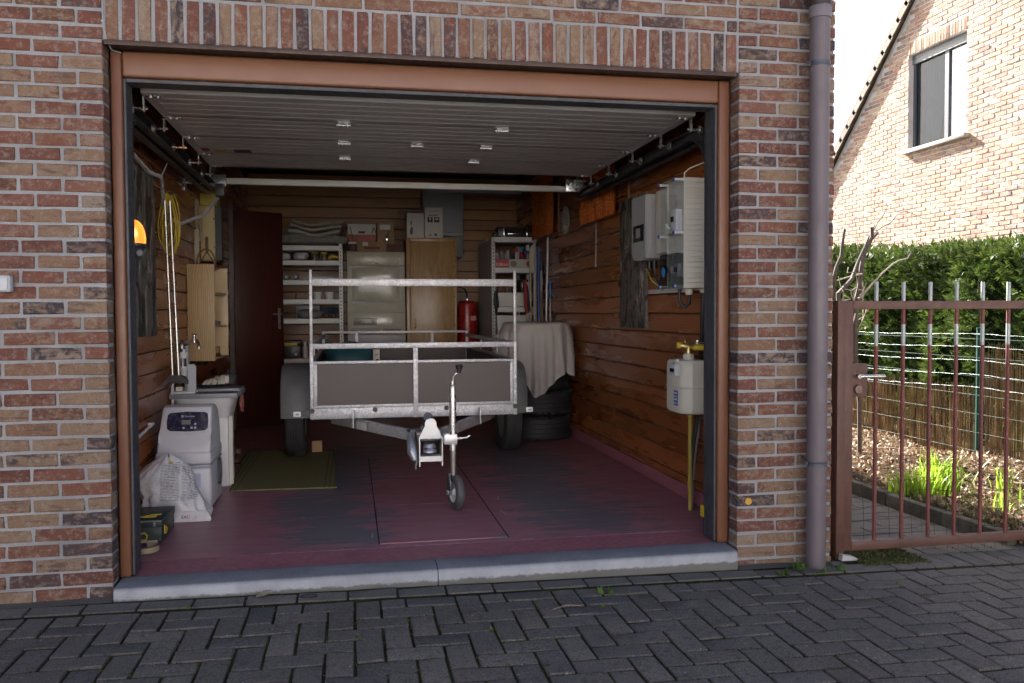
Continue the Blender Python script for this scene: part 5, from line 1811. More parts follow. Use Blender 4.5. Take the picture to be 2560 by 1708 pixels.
for (x, t) in ((0.034, 0.008), (0.078, 0.008), (0.098, 0.008), (0.098, 0.029)):
    q = Vector(panel_pt(x, t, 0.0035))
    part('button', B().tube([q, q + pn * 0.003], 0.0068, 16), LGREY, cp)
text(cp, 'Electrolux', WHITEP, panel_pt(0.068, 0.074, 0.0042), (1, 0, 0), pd, 0.0135)
sq = B()
sq.quad(panel_pt(0.022, 0.069, 0.0042), panel_pt(0.033, 0.069, 0.0042), panel_pt(0.033, 0.080, 0.0042), panel_pt(0.022, 0.080, 0.0042))
part('logo_square', sq, WHITEP, cp)
part('logo_mark', B().quad(panel_pt(0.0255, 0.072, 0.0046), panel_pt(0.0295, 0.072, 0.0046), panel_pt(0.0295, 0.077, 0.0046), panel_pt(0.0255, 0.077, 0.0046)), NAVY, cp)
part('label', B().box(0.07, 0.13, 1.3235, 1.3245, 0.13, 0.215), M('pale_blue_label', (0.50, 0.54, 0.66), 0.5), ws)
part('label_mark', B().box(0.078, 0.09, 1.322, 1.3232, 0.155, 0.17), NAVY, ws)
part('document_pouch', lumpy(8, (0.190, 1.62, 0.175), (0.012, 0.085, 0.075), 0.08, 20, 10), glass_mat('clear_pouch', (0.80, 0.82, 0.86), 1.35), ws)

# salt sack in front of it
def sack_fn(u, v):
    a = 2 * math.pi * u
    pr = [(0.0, 0.155, 0.085), (0.10, 0.172, 0.100), (0.30, 0.150, 0.092), (0.50, 0.142, 0.082), (0.62, 0.150, 0.080), (0.78, 0.118, 0.066), (0.90, 0.070, 0.046), (1.0, 0.012, 0.010)]
    for k in range(len(pr) - 1):
        if pr[k][0] <= v <= pr[k + 1][0]:
            t = (v - pr[k][0]) / (pr[k + 1][0] - pr[k][0])
            rx, ry = pr[k][1] * (1 - t) + pr[k + 1][1] * t, pr[k][2] * (1 - t) + pr[k + 1][2] * t
            break
    w = 1 + 0.07 * math.sin(5 * a + 9 * v) * v + 0.045 * math.sin(11 * a - 6 * v) + 0.05 * math.sin(17 * v + 2 * a) * math.sin(3 * a)
    f = lambda t: math.copysign(abs(t) ** (0.62 if v < 0.4 else 0.85), t)
    cx = 0.045 - 0.075 * max(0, v - 0.25) - 0.04 * math.sin(3.1 * v)
    return Vector((cx + rx * f(math.cos(a)) * w + (-0.035 * math.exp(-((v - 0.58) / 0.12) ** 2) * max(0, -math.cos(a))), 1.155 + ry * f(math.sin(a)) * w, 0.004 + 0.348 * v + 0.010 * math.sin(4 * a + 2) * (v > 0.05)))
def sack_mat():
    n = N('printed_white_sack')
    tc = n.n("TexCoord").outputs['Object']
    sx = n.n("SeparateXYZ")
    n.l(tc, sx.inputs[0])
    X, Z = sx.outputs[0], sx.outputs[2]
    rows = n.math('FRACT', n.math('MULTIPLY', Z, 125.0))
    line = n.math('LESS_THAN', rows, 0.5)
    word = n.noise(n.coords((150, 1, 125), rnd=False), 1.0, 2, 0.5)
    line = n.math('MULTIPLY', line, n.math('GREATER_THAN', word, 0.44))
    inb = n.math('MULTIPLY', n.math('GREATER_THAN', Z, 0.115), n.math('LESS_THAN', Z, 0.315))
    col1 = n.math('MULTIPLY', n.math('GREATER_THAN', X, -0.085), n.math('LESS_THAN', X, 0.012))
    col2 = n.math('MULTIPLY', n.math('GREATER_THAN', X, 0.024), n.math('LESS_THAN', X, 0.105))
    k = n.math('MULTIPLY', n.math('MULTIPLY', line, inb), n.math('MAXIMUM', col1, col2))
    f = n.noise(tc, 14, 4)
    c = n.ramp(f, [(0.3, (0.55, 0.54, 0.55)), (0.7, (0.70, 0.69, 0.70))])
    c = n.mix(n.math('MULTIPLY', k, 0.75), c, (0.10, 0.10, 0.12))
    n.set(c, 0.38, 0, 0.5)
    n.bump(n.noise(tc, 38, 4, 0.6, 1.0), 0.5, 0.012)
    return n.m
sk = thing('salt_sack', 'crumpled white plastic sack with grey print leaning on the water softener', 'sack', (0.045, 1.15, 0))
SK = sack_mat()
part('sack', B().grid(sack_fn, 72, 40), SK, sk, 80)
part('bottom_seam', B().prism([(-0.10, 0.003), (0.222, 0.003), (0.228, 0.018), (0.205, 0.060), (-0.10, 0.060)], 'Y', 1.046, 1.052), SK, sk)
text(sk, 'EAC', INK, (0.118, 1.0445, 0.030), (1, 0, 0), (0, 0, 1), 0.024, align='RIGHT')
tri = B()
for k in range(3):
    a0, a1 = math.pi / 2 + 2 * math.pi * k / 3, math.pi / 2 + 2 * math.pi * (k + 1) / 3
    p0 = Vector((0.142 + 0.0135 * math.cos(a0), 1.0445, 0.024 + 0.0135 * math.sin(a0)))
    p1 = Vector((0.142 + 0.0135 * math.cos(a1), 1.0445, 0.024 + 0.0135 * math.sin(a1)))
    tri.bar(p0.lerp(p1, 0.14), p0.lerp(p1, 0.86), 0.0006, 0.0024, (0, 1, 0))
part('recycling_mark', tri, INK, sk)
part('yellow_spot', B().cbox((0.012, 1.105, 0.318), (0.020, 0.004, 0.012), 0.001), YELLOW, sk)

# shoe box and strap
DGREEN = M('dark_green_card', (0.022, 0.034, 0.032), 0.5, 0, 0.2, 8)
sb = thing('shoe_box', 'dark green shoe box with yellow scribbled logo beside the left jamb', 'box', (0.0, 0.75, 0))
mt = Matrix.Translation((0, 0, 0))
part('box_body', B().box(-0.13, 0.066, 0.60, 0.90, 0.014, 0.090, 0.002), DGREEN, sb)
part('box_lid', B().box(-0.134, 0.070, 0.596, 0.904, 0.0905, 0.126, 0.003), DGREEN, sb)
part('lid_edge', B().box(-0.132, 0.068, 0.5945, 0.5955, 0.117, 0.1245).box(0.0705, 0.0712, 0.60, 0.90, 0.1185, 0.1245).box(0.028, 0.04, 0.594, 0.5952, 0.094, 0.120), M('scuffed_card', (0.16, 0.18, 0.17), 0.7), sb)
lg = B()
lg.tube([(-0.10, 0.64, 0.1268), (-0.04, 0.665, 0.1268), (0.0, 0.70, 0.1268), (0.045, 0.71, 0.1268)], 0.0045, 6)
lg.tube([(-0.03, 0.66, 0.1268), (0.0, 0.655, 0.1268), (0.03, 0.665, 0.1268)], 0.0045, 6)
part('logo', lg, YELLOW, sb)
lg2 = B()
lg2.tube([(-0.045, 0.599, 0.058), (-0.012, 0.599, 0.063), (0.0, 0.599, 0.048), (-0.006, 0.599, 0.030), (-0.045, 0.599, 0.026)], 0.0042, 6)
lg2.tube([(0.0672, 0.66, 0.045), (0.0672, 0.66, 0.085)], 0.0038, 6).tube([(0.0672, 0.66, 0.055), (0.0672, 0.70, 0.068), (0.0672, 0.72, 0.052), (0.0672, 0.69, 0.036), (0.0672, 0.665, 0.045)], 0.0038, 6)
part('logo', lg2, YELLOW, sb)
part('size_label', B().box(-0.12, 0.046, 0.598, 0.5995, 0.014, 0.026), M('cream_label', (0.52, 0.47, 0.38), 0.7), sb)
single('webbing_strap', B().grid(lambda u, v: Vector((0.028 + 0.048 * math.cos(-2.6 + 4.6 * u), 0.485 + 0.075 * math.sin(-2.6 + 4.6 * u), 0.006 + 0.026 * v + 0.004 * math.sin(6 * u))), 30, 1), M('beige_webbing', (0.40, 0.31, 0.20), 0.9, 0, 0.1, 20, 0.3, 200), 'loop of beige webbing strap on the floor in front of the shoe box', 'strap', origin=(0.03, 0.48, 0))

# utility sink with tap, filter and pipes
SY0 = 1.98
snk = thing('utility_sink', 'white plastic utility sink with grey rim behind the water softener', 'sink', (0.08, 2.15, 0))
def tub(z0, z1, x0, x1, y0, y1, tap, mat, name):
    b = B()
    rings = []
    for (z, k) in ((z1, 0.0), (z1 - 0.01, 0.0), (z0 + 0.04, tap * 0.7), (z0, tap)):
        ring = []
        n_ = 40
        for i in range(n_):
            a = 2 * math.pi * i / n_
            f = lambda t: math.copysign(abs(t) ** 0.35, t)
            ring.append(b.bm.verts.new(((x0 + x1) / 2 + ((x1 - x0) / 2 - k) * f(math.cos(a)), (y0 + y1) / 2 + ((y1 - y0) / 2 - k) * f(math.sin(a)), z)))
        rings.append(ring)
    for A_, C_ in zip(rings, rings[1:]):
        for i in range(40):
            b.bm.faces.new((A_[i], A_[(i + 1) % 40], C_[(i + 1) % 40], C_[i]))
    b.bm.faces.new(rings[-1])
    return part(name, b, mat, snk)
tub(0.455, 0.60, -0.15, 0.235, 1.93, 2.32, 0.035, WHITEP, 'basin')
rimb = B()
rimb.box(-0.155, 0.262, 1.915, 1.945, 0.588, 0.620, 0.006).box(-0.155, 0.262, 2.31, 2.34, 0.588, 0.620, 0.006).box(0.232, 0.262, 1.9455, 2.3095, 0.588, 0.620, 0.006).box(-0.155, -0.125, 1.9455, 2.3095, 0.588, 0.620, 0.006)
part('rim', rimb, M('sink_grey_rim', (0.30, 0.31, 0.34), 0.45), snk)
part('back_ledge', B().box(-0.150, 0.0, 1.935, 2.32, 0.6205, 0.634, 0.004), WHITEP, snk)
part('splash_back', B().prism([(-0.045, 0.635), (0.004, 0.635), (0.006, 0.790), (-0.006, 0.808), (-0.04, 0.806), (-0.045, 0.79)], 'Y', 1.945, 1.975), LGREY, snk)
part('cabinet', B().box(-0.15, 0.19, 2.00, 2.28, 0.0, 0.454, 0.004), WHITEP, snk)
for x in (0.205,):
    part('leg', B().box(0.192, 0.216, 2.02, 2.045, 0.0, 0.46), CREAMP, snk)
tp = thing('brass_tap', 'chrome tap on a grey standpipe above the utility sink', 'tap', (0.0, 1.90, 0.95))
part('standpipe', B().cyl((-0.055, 1.985, 0.40), (-0.055, 1.985, 0.925), 0.017, seg=18), GREYP, tp)
part('supply', B().tube([(-0.075, 1.93, 0.895), (-0.075, 1.93, 0.94), (-0.07, 1.92, 0.952), (-0.03, 1.91, 0.953), (0.0, 1.90, 0.953)], [0.012, 0.013, 0.014, 0.012, 0.010], 14), M('dull_chrome', (0.55, 0.56, 0.58), 0.3, 0.85), tp)
part('body', B().lathe([(0.0, 0.94), (0.011, 0.942), (0.013, 0.96), (0.009, 0.978), (0.0065, 0.99), (0.0, 0.99)], (0.008, 1.898, 0), 'Z', 18).tube([(0.008, 1.898, 0.962), (0.022, 1.885, 0.962), (0.036, 1.872, 0.945), (0.041, 1.866, 0.922), (0.041, 1.866, 0.908)], [0.008, 0.009, 0.009, 0.009, 0.011], 14), CHROME, tp)
part('tap_handle', B().tube([(-0.008, 1.898, 0.999), (0.008, 1.898, 1.001), (0.026, 1.898, 0.999)], [0.004, 0.005, 0.004], 8).tube([(0.008, 1.882, 0.999), (0.008, 1.914, 0.999)], 0.004, 8).cyl((0.008, 1.898, 0.985), (0.008, 1.898, 1.0), 0.004, seg=8), CHROME, tp)
flt = thing('water_filter', 'small white water filter housing with a clear window under the tap', 'water filter', (-0.065, 1.93, 0.74))
part('filter_head', B().lathe([(0.0, 0.905), (0.012, 0.905), (0.014, 0.886), (0.026, 0.884), (0.028, 0.862), (0.024, 0.848), (0.0, 0.848)], (-0.065, 1.93, 0), 'Z', 24), WHITEP, flt)
part('filter_bowl', B().lathe([(0.0, 0.736), (0.019, 0.738), (0.021, 0.765), (0.025, 0.772), (0.025, 0.795), (0.0, 0.795)], (-0.065, 1.93, 0), 'Z', 24), WHITEP, flt)
part('window', B().lathe([(0.021, 0.796), (0.021, 0.847)], (-0.065, 1.93, 0), 'Z', 24), glass_mat('clear_plastic', (0.8, 0.82, 0.85), 1.4), flt)
part('cartridge', B().cyl((-0.065, 1.93, 0.7955), (-0.065, 1.93, 0.8475), 0.012, seg=14), BLACKP, flt)
part('cage_strut', B().box(-0.090, -0.084, 1.925, 1.935, 0.796, 0.847).box(-0.046, -0.040, 1.925, 1.935, 0.796, 0.847).box(-0.07, -0.062, 1.902, 1.908, 0.796, 0.847), WHITEP, flt)
part('bleed_valve', B().lathe([(0.0, -0.012), (0.010, -0.012), (0.010, 0.0), (0.0, 0.0)], (-0.072, 1.905, 0.90), 'Y', 14).cbox((-0.088, 1.905, 0.902), (0.022, 0.012, 0.010), 0.003), BLACKP, flt)
pp = thing('water_pipes', 'white plastic water pipes clipped low on the left wall', 'pipe', (-0.14, 1.6, 0.4))
part('pipe', B().tube([(-0.135, 1.93, 0.40), (-0.135, 1.93, 0.705)], 0.0085, 12), WHITEP, pp)
part('pipe', B().tube([(-0.142, 0.62, 0.43), (-0.142, 1.25, 0.485), (-0.142, 1.42, 0.497)], 0.0085, 12), WHITEP, pp)
part('clip', B().cbox((-0.146, 1.35, 0.497), (0.022, 0.016, 0.026), 0.003), WHITEP, pp)
part('clip', B().cbox((-0.140, 1.93, 0.60), (0.022, 0.016, 0.018), 0.003), WHITEP, pp)
part('drain_hose', B().tube([(-0.145, 0.75, 0.40), (-0.14, 0.8, 0.35), (-0.145, 0.9, 0.28), (-0.15, 1.0, 0.26)], 0.004, 8), BLACKP, pp)
part('shelf_end', B().box(-0.125, -0.085, 1.985, 2.02, 0.54, 0.66), CREAMP, pp)

# two floor wipers hanging against the wall
def wiper(p0, p1, hw, label):
    t = thing('floor_wiper', label, 'floor wiper', p1, 'floor wipers against the left wall')
    a, b_ = Vector(p0), Vector(p1)
    part('handle', B().tube([a, a.lerp(b_, 0.35), a.lerp(b_, 0.36), a.lerp(b_, 0.62), a.lerp(b_, 0.63), b_], [0.008, 0.008, 0.0092, 0.008, 0.0092, 0.008], 14), M('dull_steel_tube', (0.50, 0.49, 0.47), 0.22, 0.95, 0.1), t)
    part('grip', B().tube([b_, b_ + (b_ - a).normalized() * 0.03], [0.012, 0.014], 12), BLACKP, t)
    part('rubber_blade', B().prism([(b_.x - hw, b_.z - 0.055), (b_.x - hw - 0.004, b_.z - 0.075), (b_.x - hw * 0.3, b_.z - 0.03), (b_.x + hw, b_.z - 0.05), (b_.x + hw, b_.z - 0.03), (b_.x + 0.02, b_.z + 0.002), (b_.x - 0.02, b_.z + 0.002)], 'Y', b_.y - 0.02, b_.y + 0.012), ANTHR, t)
wiper((-0.078, 1.52, 1.795), (-0.052, 1.52, 0.765), 0.055, 'left of two chrome floor wipers hanging against the left wall')
wiper((-0.046, 1.50, 1.79), (-0.014, 1.50, 0.768), 0.052, 'right chrome floor wiper crossing the other one')

# yellow extension cable in a long coil
yc = B()
ry_ = random.Random(14)
for k in range(9):
    cx, hw = -0.09 + ry_.uniform(-0.02, 0.03), ry_.uniform(0.025, 0.062)
    zb = 1.47 + ry_.uniform(0, 0.10)
    zt = 1.84 + ry_.uniform(-0.02, 0.02)
    yy = 1.66 + ry_.uniform(-0.02, 0.06)
    pts = []
    for i in range(28):
        a = 2 * math.pi * i / 28
        zz = (zt + zb) / 2 + (zt - zb) / 2 * math.sin(a)
        w = hw * (0.35 + 0.65 * (1 - (zz - zb) / (zt - zb)) ** 0.6)
        pts.append((max(cx + w * math.cos(a), -0.152), yy + 0.012 * math.sin(3 * a + k), zz))
    yc.tube(pts, 0.0033, 6, closed=True)
ce = thing('cable_coil', 'long hanging coil of yellow cable behind the floor wipers', 'cable', (-0.09, 1.68, 1.47))
part('cable_loops', yc, YELLOW, ce)
part('hook', B().tube([(-0.155, 1.68, 1.85), (-0.10, 1.68, 1.845), (-0.06, 1.68, 1.85), (-0.05, 1.68, 1.862)], 0.004, 8), STEEL_D, ce)

# weathered board on the left wall
def weathered(name):
    n = N(name)
    v = n.coords((3, 3, 1.5))
    f = n.noise(v, 2.4, 8, 0.72, 1.2)
    g_ = n.noise(n.coords((60, 60, 3)), 1.0, 5, 0.7)
    c = n.ramp(f, [(0.38, (0.026, 0.023, 0.020)), (0.46, (0.055, 0.050, 0.044)), (0.50, (0.20, 0.185, 0.165)), (0.58, (0.13, 0.12, 0.105)), (0.62, (0.45, 0.42, 0.37))])
    c = n.mix(n.ramp(g_, [(0.35, 0.5), (0.52, 0.0)]), c, (0.022, 0.020, 0.018))
    n.set(c, 0.75, 0, 0.35)
    n.bump(n.math('ADD', g_, f), 0.5, 0.006)
    return n.m
WEA = weathered('flaking_dark_paint')
single('left_wall_board', B().box(WL + 0.002, WL + 0.020, 1.02, 1.55, 1.005, 1.93, 0.002), WEA, 'dark board with flaking paint on the left wall behind the lamp', 'board', origin=(WL, 1.3, 1.005))

# pine wall cupboard with open end shelves
pc_ = thing('pine_cupboard', 'pale pine laminate wall cupboard with open rounded end shelves', 'cupboard', (-0.05, 2.8, 0.79))
o = part('side_panel', B().box(-0.158, 0.028, 2.60, 2.616, 0.792, 1.485, 0.001), None, pc_)
PINEV = wood_mat('pine_laminate_upright', [(0.34, 0.23, 0.115), (0.48, 0.35, 0.19), (0.56, 0.43, 0.26)], 0.45, 0.0, (5, 5, 0.7), False, 0.05, 1.0)
def pine_face():
    n = N('pine_cathedral_grain')
    v = n.n("TexCoord").outputs['Object']
    sx = n.n("SeparateXYZ")
    n.l(v, sx.inputs[0])
    dx = n.math('SUBTRACT', sx.outputs[0], -0.02)
    w = n.noise(n.coords((6, 6, 2.2), rnd=False), 1.0, 3)
    k = n.math('ADD', n.math('MULTIPLY', n.math('ABSOLUTE', dx), 26.0), n.math('MULTIPLY', n.math('POWER', n.math('ABSOLUTE', n.math('SUBTRACT', sx.outputs[2], 0.40)), 1.4), 3.4))
    k = n.math('ADD', k, n.math('MULTIPLY', w, 1.7))
    band = n.math('FRACT', n.math('MULTIPLY', k, 2.4))
    fine = n.noise(n.coords((160, 160, 4), rnd=False), 1.0, 4)
    c = n.ramp(band, [(0.0, (0.50, 0.37, 0.20)), (0.7, (0.44, 0.31, 0.155)), (0.93, (0.27, 0.175, 0.075)), (1.0, (0.47, 0.34, 0.18))])
    c = n.mix(n.ramp(fine, [(0.35, 0.3), (0.6, 0.0)]), c, (0.22, 0.13, 0.055))
    n.set(c, 0.48)
    return n.m
o.data.materials.clear()
o.data.materials.append(pine_face())
part('end_panel', B().box(-0.158, 0.064, 3.00, 3.016, 0.81, 1.475, 0.001), PINEV, pc_)
part('back_panel', B().box(-0.158, -0.150, 2.617, 2.999, 0.80, 1.47), PINEV, pc_)
def rshelf(z):
    pts = [(-0.149, 2.617), (0.0, 2.617)] + [(0.0 + 0.055 * math.sin(a), 2.72 + 0.26 * (1 - math.cos(a))) for a in [math.pi / 2 * k / 8 for k in range(9)]] + [(0.055, 2.999), (-0.149, 2.999)]
    return B().prism(pts, 'Z', z, z + 0.016)
for z in (0.80, 1.03, 1.27):
    part('shelf', rshelf(z), PINEV, pc_)
part('top', B().box(-0.158, 0.0, 2.617, 2.999, 1.462, 1.474), PINEV, pc_)
single('glass_tray', B().lathe([(0.0, 0), (0.035, 0.0), (0.040, 0.022), (0.038, 0.022), (0.033, 0.004), (0.0, 0.004)], (0.0, 2.82, 0.818), 'Z', 20), glass_mat('clear_tray', (0.85, 0.88, 0.9), 1.5), 'small clear bowl on the lowest shelf of the pine cupboard', 'bowl', origin=(0, 2.82, 0.817))
single('brown_tin', B().box(-0.06, 0.01, 2.88, 2.96, 0.817, 0.885, 0.004), M('amber_tin', (0.30, 0.14, 0.03), 0.4), 'amber brown tin at the back of the lowest cupboard shelf', 'tin', origin=(-0.02, 2.92, 0.817))
single('rag', lumpy(22, (0.0, 2.80, 1.062), (0.035, 0.05, 0.016), 0.12, 18, 8), M('grey_rag', (0.22, 0.22, 0.22), 0.95), 'crumpled grey rag on the middle shelf of the pine cupboard', 'rag', origin=(0, 2.8, 1.046))
# basket handle and beige tall box above it
single('wicker_basket', B().tube([(-0.11, 2.70, 1.48)] + [(-0.045 + 0.065 * math.cos(a), 2.72, 1.486 + 0.115 * math.sin(a)) for a in [math.pi * k / 12 for k in range(12, -1, -1)]], 0.006, 7).tube([(-0.10, 2.80, 1.478), (-0.10, 2.80, 1.51), (-0.05, 2.80, 1.585), (0.0, 2.80, 1.51), (0.0, 2.80, 1.478)], 0.006, 7).lathe([(0.0, 1.476), (0.055, 1.476), (0.064, 1.496), (0.060, 1.496), (0.052, 1.48), (0, 1.48)], (-0.05, 2.76, 0), 'Z', 20), M('wicker', (0.20, 0.11, 0.045), 0.8, 0, 0.25, 40, 0.5, 90), 'small wicker basket with hoop handles on top of the pine cupboard', 'basket', origin=(-0.05, 2.75, 1.476))
fb_ = thing('fuse_box', 'tall cream board with a yellow box on top high on the left wall', 'fuse box', (-0.11, 3.2, 1.55))
part('board', B().box(-0.158, -0.052, 3.20, 3.30, 1.545, 1.972, 0.003), M('cream_paint', (0.50, 0.40, 0.21), 0.55, 0, 0.1, 4), fb_)
part('yellow_box', B().box(-0.157, -0.032, 3.18, 3.34, 1.975, 2.066, 0.006), M('dull_yellow_plastic', (0.42, 0.34, 0.05), 0.5, 0, 0.12), fb_)
part('dark_side', B().box(-0.0515, -0.005, 3.22, 3.31, 1.55, 1.97), BLACKP, fb_)
part('knob', B().cyl((-0.052, 3.195, 1.87), (-0.052, 3.175, 1.87), 0.008, seg=10).cyl((-0.05, 3.195, 1.65), (-0.05, 3.175, 1.65), 0.008, seg=10), STEEL_D, fb_)
part('peg', B().cyl((-0.11, 3.185, 1.60), (-0.11, 3.185, 1.73), 0.011, seg=10), M('brown_peg', (0.16, 0.10, 0.06), 0.6), fb_)
single('hanging_hose', B().tube([(-0.15, 2.95, 1.98), (-0.145, 2.95, 1.85), (-0.14, 2.96, 1.75), (-0.135, 2.98, 1.70)], 0.010, 8).tube([(-0.14, 2.96, 1.99), (-0.12, 2.96, 1.88), (-0.118, 2.97, 1.76), (-0.125, 2.98, 1.68)], 0.009, 8), M('beige_hose', (0.30, 0.24, 0.15), 0.7), 'short beige hoses hanging beside the cream board', 'hose', origin=(-0.14, 2.95, 1.7))
single('bed_slat_offcut', B().box(-0.155, -0.120, 2.90, 2.915, 1.50, 1.76, 0.002), M('pale_slat', (0.42, 0.38, 0.30), 0.7), 'narrow pale slat standing against the left wall', 'slat', origin=(-0.14, 2.9, 1.5))

# sandals on the sink, boots on a rack behind it
def sandal(x, y, z, label):
    t = thing('sandal', label, 'sandal', (x, y, z))
    SOLE = M('black_sole', (0.02, 0.02, 0.022), 0.7)
    LEA = M('cream_leather', (0.50, 0.46, 0.38), 0.55, 0, 0.1, 20)
    def sole(u, v):
        px = -0.13 + 0.26 * u
        w = 0.045 * (0.75 + 0.35 * math.sin(math.pi * (u * 0.9 + 0.05))) * (1 - 0.9 * abs(2 * u - 1) ** 8)
        return Vector((x + px, y + w * math.cos(2 * math.pi * v), z + 0.014 + 0.012 * math.sin(2 * math.pi * v) + 0.02 * u * u))
    part('sole', B().grid(sole, 24, 12), SOLE, t)
    def strap(x0, h, w):
        return B().grid(lambda u, v: Vector((x + x0 + w * (v - 0.5) + 0.02 * math.sin(math.pi * u), y + 0.046 * math.cos(math.pi * u), z + 0.022 + h * math.sin(math.pi * u))), 14, 3)
    for (x0, h, w) in ((-0.075, 0.030, 0.022), (-0.045, 0.040, 0.022), (-0.01, 0.055, 0.03), (0.035, 0.062, 0.045)):
        part('strap', strap(x0, h, w), LEA, t)
    part('heel', B().grid(lambda u, v: Vector((x + 0.06 + 0.07 * math.sin(math.pi * u), y + 0.042 * math.cos(math.pi * u), z + 0.03 + 0.048 * v)), 16, 3), LEA, t)
    part('heel_cup', B().grid(lambda u, v: Vector((x + 0.085 + 0.052 * math.sin(math.pi * u), y + 0.040 * math.cos(math.pi * u), z + 0.025 + 0.06 * v)), 16, 3), SOLE, t)
    part('buckle', B().cbox((x + 0.01, y - 0.044, z + 0.062), (0.022, 0.004, 0.018), 0.001), STEEL_D, t)
sandal(0.10, 2.15, 0.640, 'cream strappy sandal with black sole lying on the utility sink')
plank_ = single('sink_board', B().box(-0.02, 0.262, 2.03, 2.28, 0.6215, 0.6395, 0.003), GREYP, 'grey board laid across the utility sink under the sandal', 'board', origin=(0.1, 2.15, 0.62))
rk = thing('shoe_rack', 'narrow cream shoe rack with boots behind the utility sink', 'rack', (0.1, 2.75, 0))
part('upright', B().box(0.066, 0.090, 2.70, 2.73, 0.0, 0.47), CREAMP, rk)
part('upright', B().box(-0.10, -0.076, 2.70, 2.73, 0.0, 0.47), CREAMP, rk)
part('upright', B().box(0.066, 0.090, 3.0, 3.03, 0.0, 0.47), CREAMP, rk)
for z in (0.05, 0.20, 0.34):
    part('rack_shelf', B().box(-0.10, 0.090, 2.735, 2.995, z, z + 0.012), CREAMP, rk)
LEAB = M('brown_boot_leather', (0.095, 0.050, 0.030), 0.5, 0, 0.2, 15)
def shoe(x, y, z, mat, label, s=1.0):
    t = thing('boot', label, 'boot', (x, y, z), 'boots on the shoe rack')
    part('upper', lumpy(int(100 * z), (x, y, z + 0.045 * s), (0.042 * s, 0.11 * s, 0.040 * s), 0.02, 24, 12, 0.8), mat, t)
    part('shaft', B().tube([(x, y + 0.06 * s, z + 0.04 * s), (x, y + 0.065 * s, z + 0.12 * s)], [0.040 * s, 0.036 * s], 16), mat, t)
    part('sole', B().box(x - 0.042 * s, x + 0.042 * s, y - 0.115 * s, y + 0.11 * s, z, z + 0.014, 0.006), BLACKP, t)
shoe(0.125, 2.86, 0.0, LEAB, 'brown leather boot on the floor beside the shoe rack', 0.9)
shoe(0.045, 2.86, 0.213, M('black_boot_leather', (0.02, 0.02, 0.022), 0.5), 'black boot on the middle shelf of the shoe rack', 0.8)
shoe(0.045, 2.86, 0.353, M('tan_boot_leather', (0.30, 0.24, 0.16), 0.6), 'tan boot on the top shelf of the shoe rack', 0.8)
single('red_cloth', lumpy(41, (0.25, 2.24, 0.53), (0.012, 0.04, 0.06), 0.15, 16, 10), M('red_white_rag', (0.30, 0.10, 0.09), 0.9), 'small red and white rag hanging off the end of the utility sink', 'rag', origin=(0.25, 2.24, 0.47))

# dark door ajar at the back left
hin, fre = Vector((-0.165, 4.83, 0)), Vector((0.312, 5.14, 0))
dv = (fre - hin)
dl = dv.length
dang = math.atan2(dv.y, dv.x)
dr = bpy.data.objects.new('inner_door', None)
COL.objects.link(dr)
dr.location = hin
dr.rotation_euler = (0, 0, dang)
ORG[dr] = Vector((0, 0, 0))
tag(dr, 'dark red-brown inner door standing ajar at the back left of the garage', 'door')
leaf = part('door_leaf', B().box(0, dl, 0.0, 0.04, 0.01, 2.145, 0.002), None, dr)
leaf.data.materials.clear()
def door_mat():
    n = N('dark_mahogany_veneer')
    v = n.coords((55, 55, 1.4), rnd=False)
    f = n.noise(v, 1.0, 5, 0.6)
    c = n.ramp(f, [(0.3, (0.040, 0.010, 0.007)), (0.7, (0.075, 0.020, 0.013))])
    n.set(c, 0.4, 0, 0.5)
    n.bump(f, 0.15, 0.003)
    return n.m
leaf.data.materials.append(door_mat())
part('handle_plate', B().box(dl - 0.062, dl - 0.034, -0.006, -0.0005, 0.975, 1.185, 0.002), M('satin_nickel', (0.45, 0.43, 0.38), 0.35, 0.8), dr)
part('handle', B().tube([(dl - 0.048, -0.006, 1.125), (dl - 0.048, -0.045, 1.125), (dl - 0.06, -0.05, 1.125), (dl - 0.14, -0.05, 1.125)], 0.007, 10), M('satin_nickel', (0.45, 0.43, 0.38)), dr)
for z in (0.25, 1.0, 1.9):
    part('door_hinge', B().cyl((-0.004, -0.003, z), (-0.004, -0.003, z + 0.09), 0.007, seg=10), M('satin_nickel', (0.45, 0.43, 0.38)), dr)
dfm = thing('inner_door_frame', 'dark brown frame of the inner door at the back left', 'door frame', (-0.1, 4.8, 0))
part('frame_post', B().box(-0.158, -0.115, 4.74, 4.80, 0.0, 2.20), MAHOG, dfm)
part('frame_head', B().box(-0.158, -0.120, 4.80, 5.6, 2.16, 2.22), MAHOG, dfm)
# green floor mat and wheel chock
MAT = N('green_ribbed_mat')
_v = MAT.coords(rnd=False)
_w = MAT.n("TexWave", wave_type='BANDS', bands_direction='Y')
_w.inputs['Scale'].default_value = 42
MAT.l(_v, _w.inputs['Vector'])
_g = MAT.noise(_v, 180, 3, 0.7)
_s = MAT.n("SeparateXYZ")
MAT.l(_v, _s.inputs[0])
_edge = MAT.math('ABSOLUTE', MAT.math('SUBTRACT', _s.outputs[0], 0.0))
_st = MAT.math('MULTIPLY', MAT.math('GREATER_THAN', _edge, 0.25), MAT.math('GREATER_THAN', MAT.math('FRACT', MAT.math('MULTIPLY', _edge, 32)), 0.72))
_c = MAT.ramp(_g, [(0.3, (0.125, 0.112, 0.050)), (0.7, (0.205, 0.188, 0.092))])
_c = MAT.mix(MAT.math('MULTIPLY', _st, 0.6), _c, (0.060, 0.052, 0.022))
MAT.set(_c, 0.95, 0, 0.2)
MAT.bump(MAT.math('ADD', _g, _w.outputs['Fac']), 0.5, 0.004)
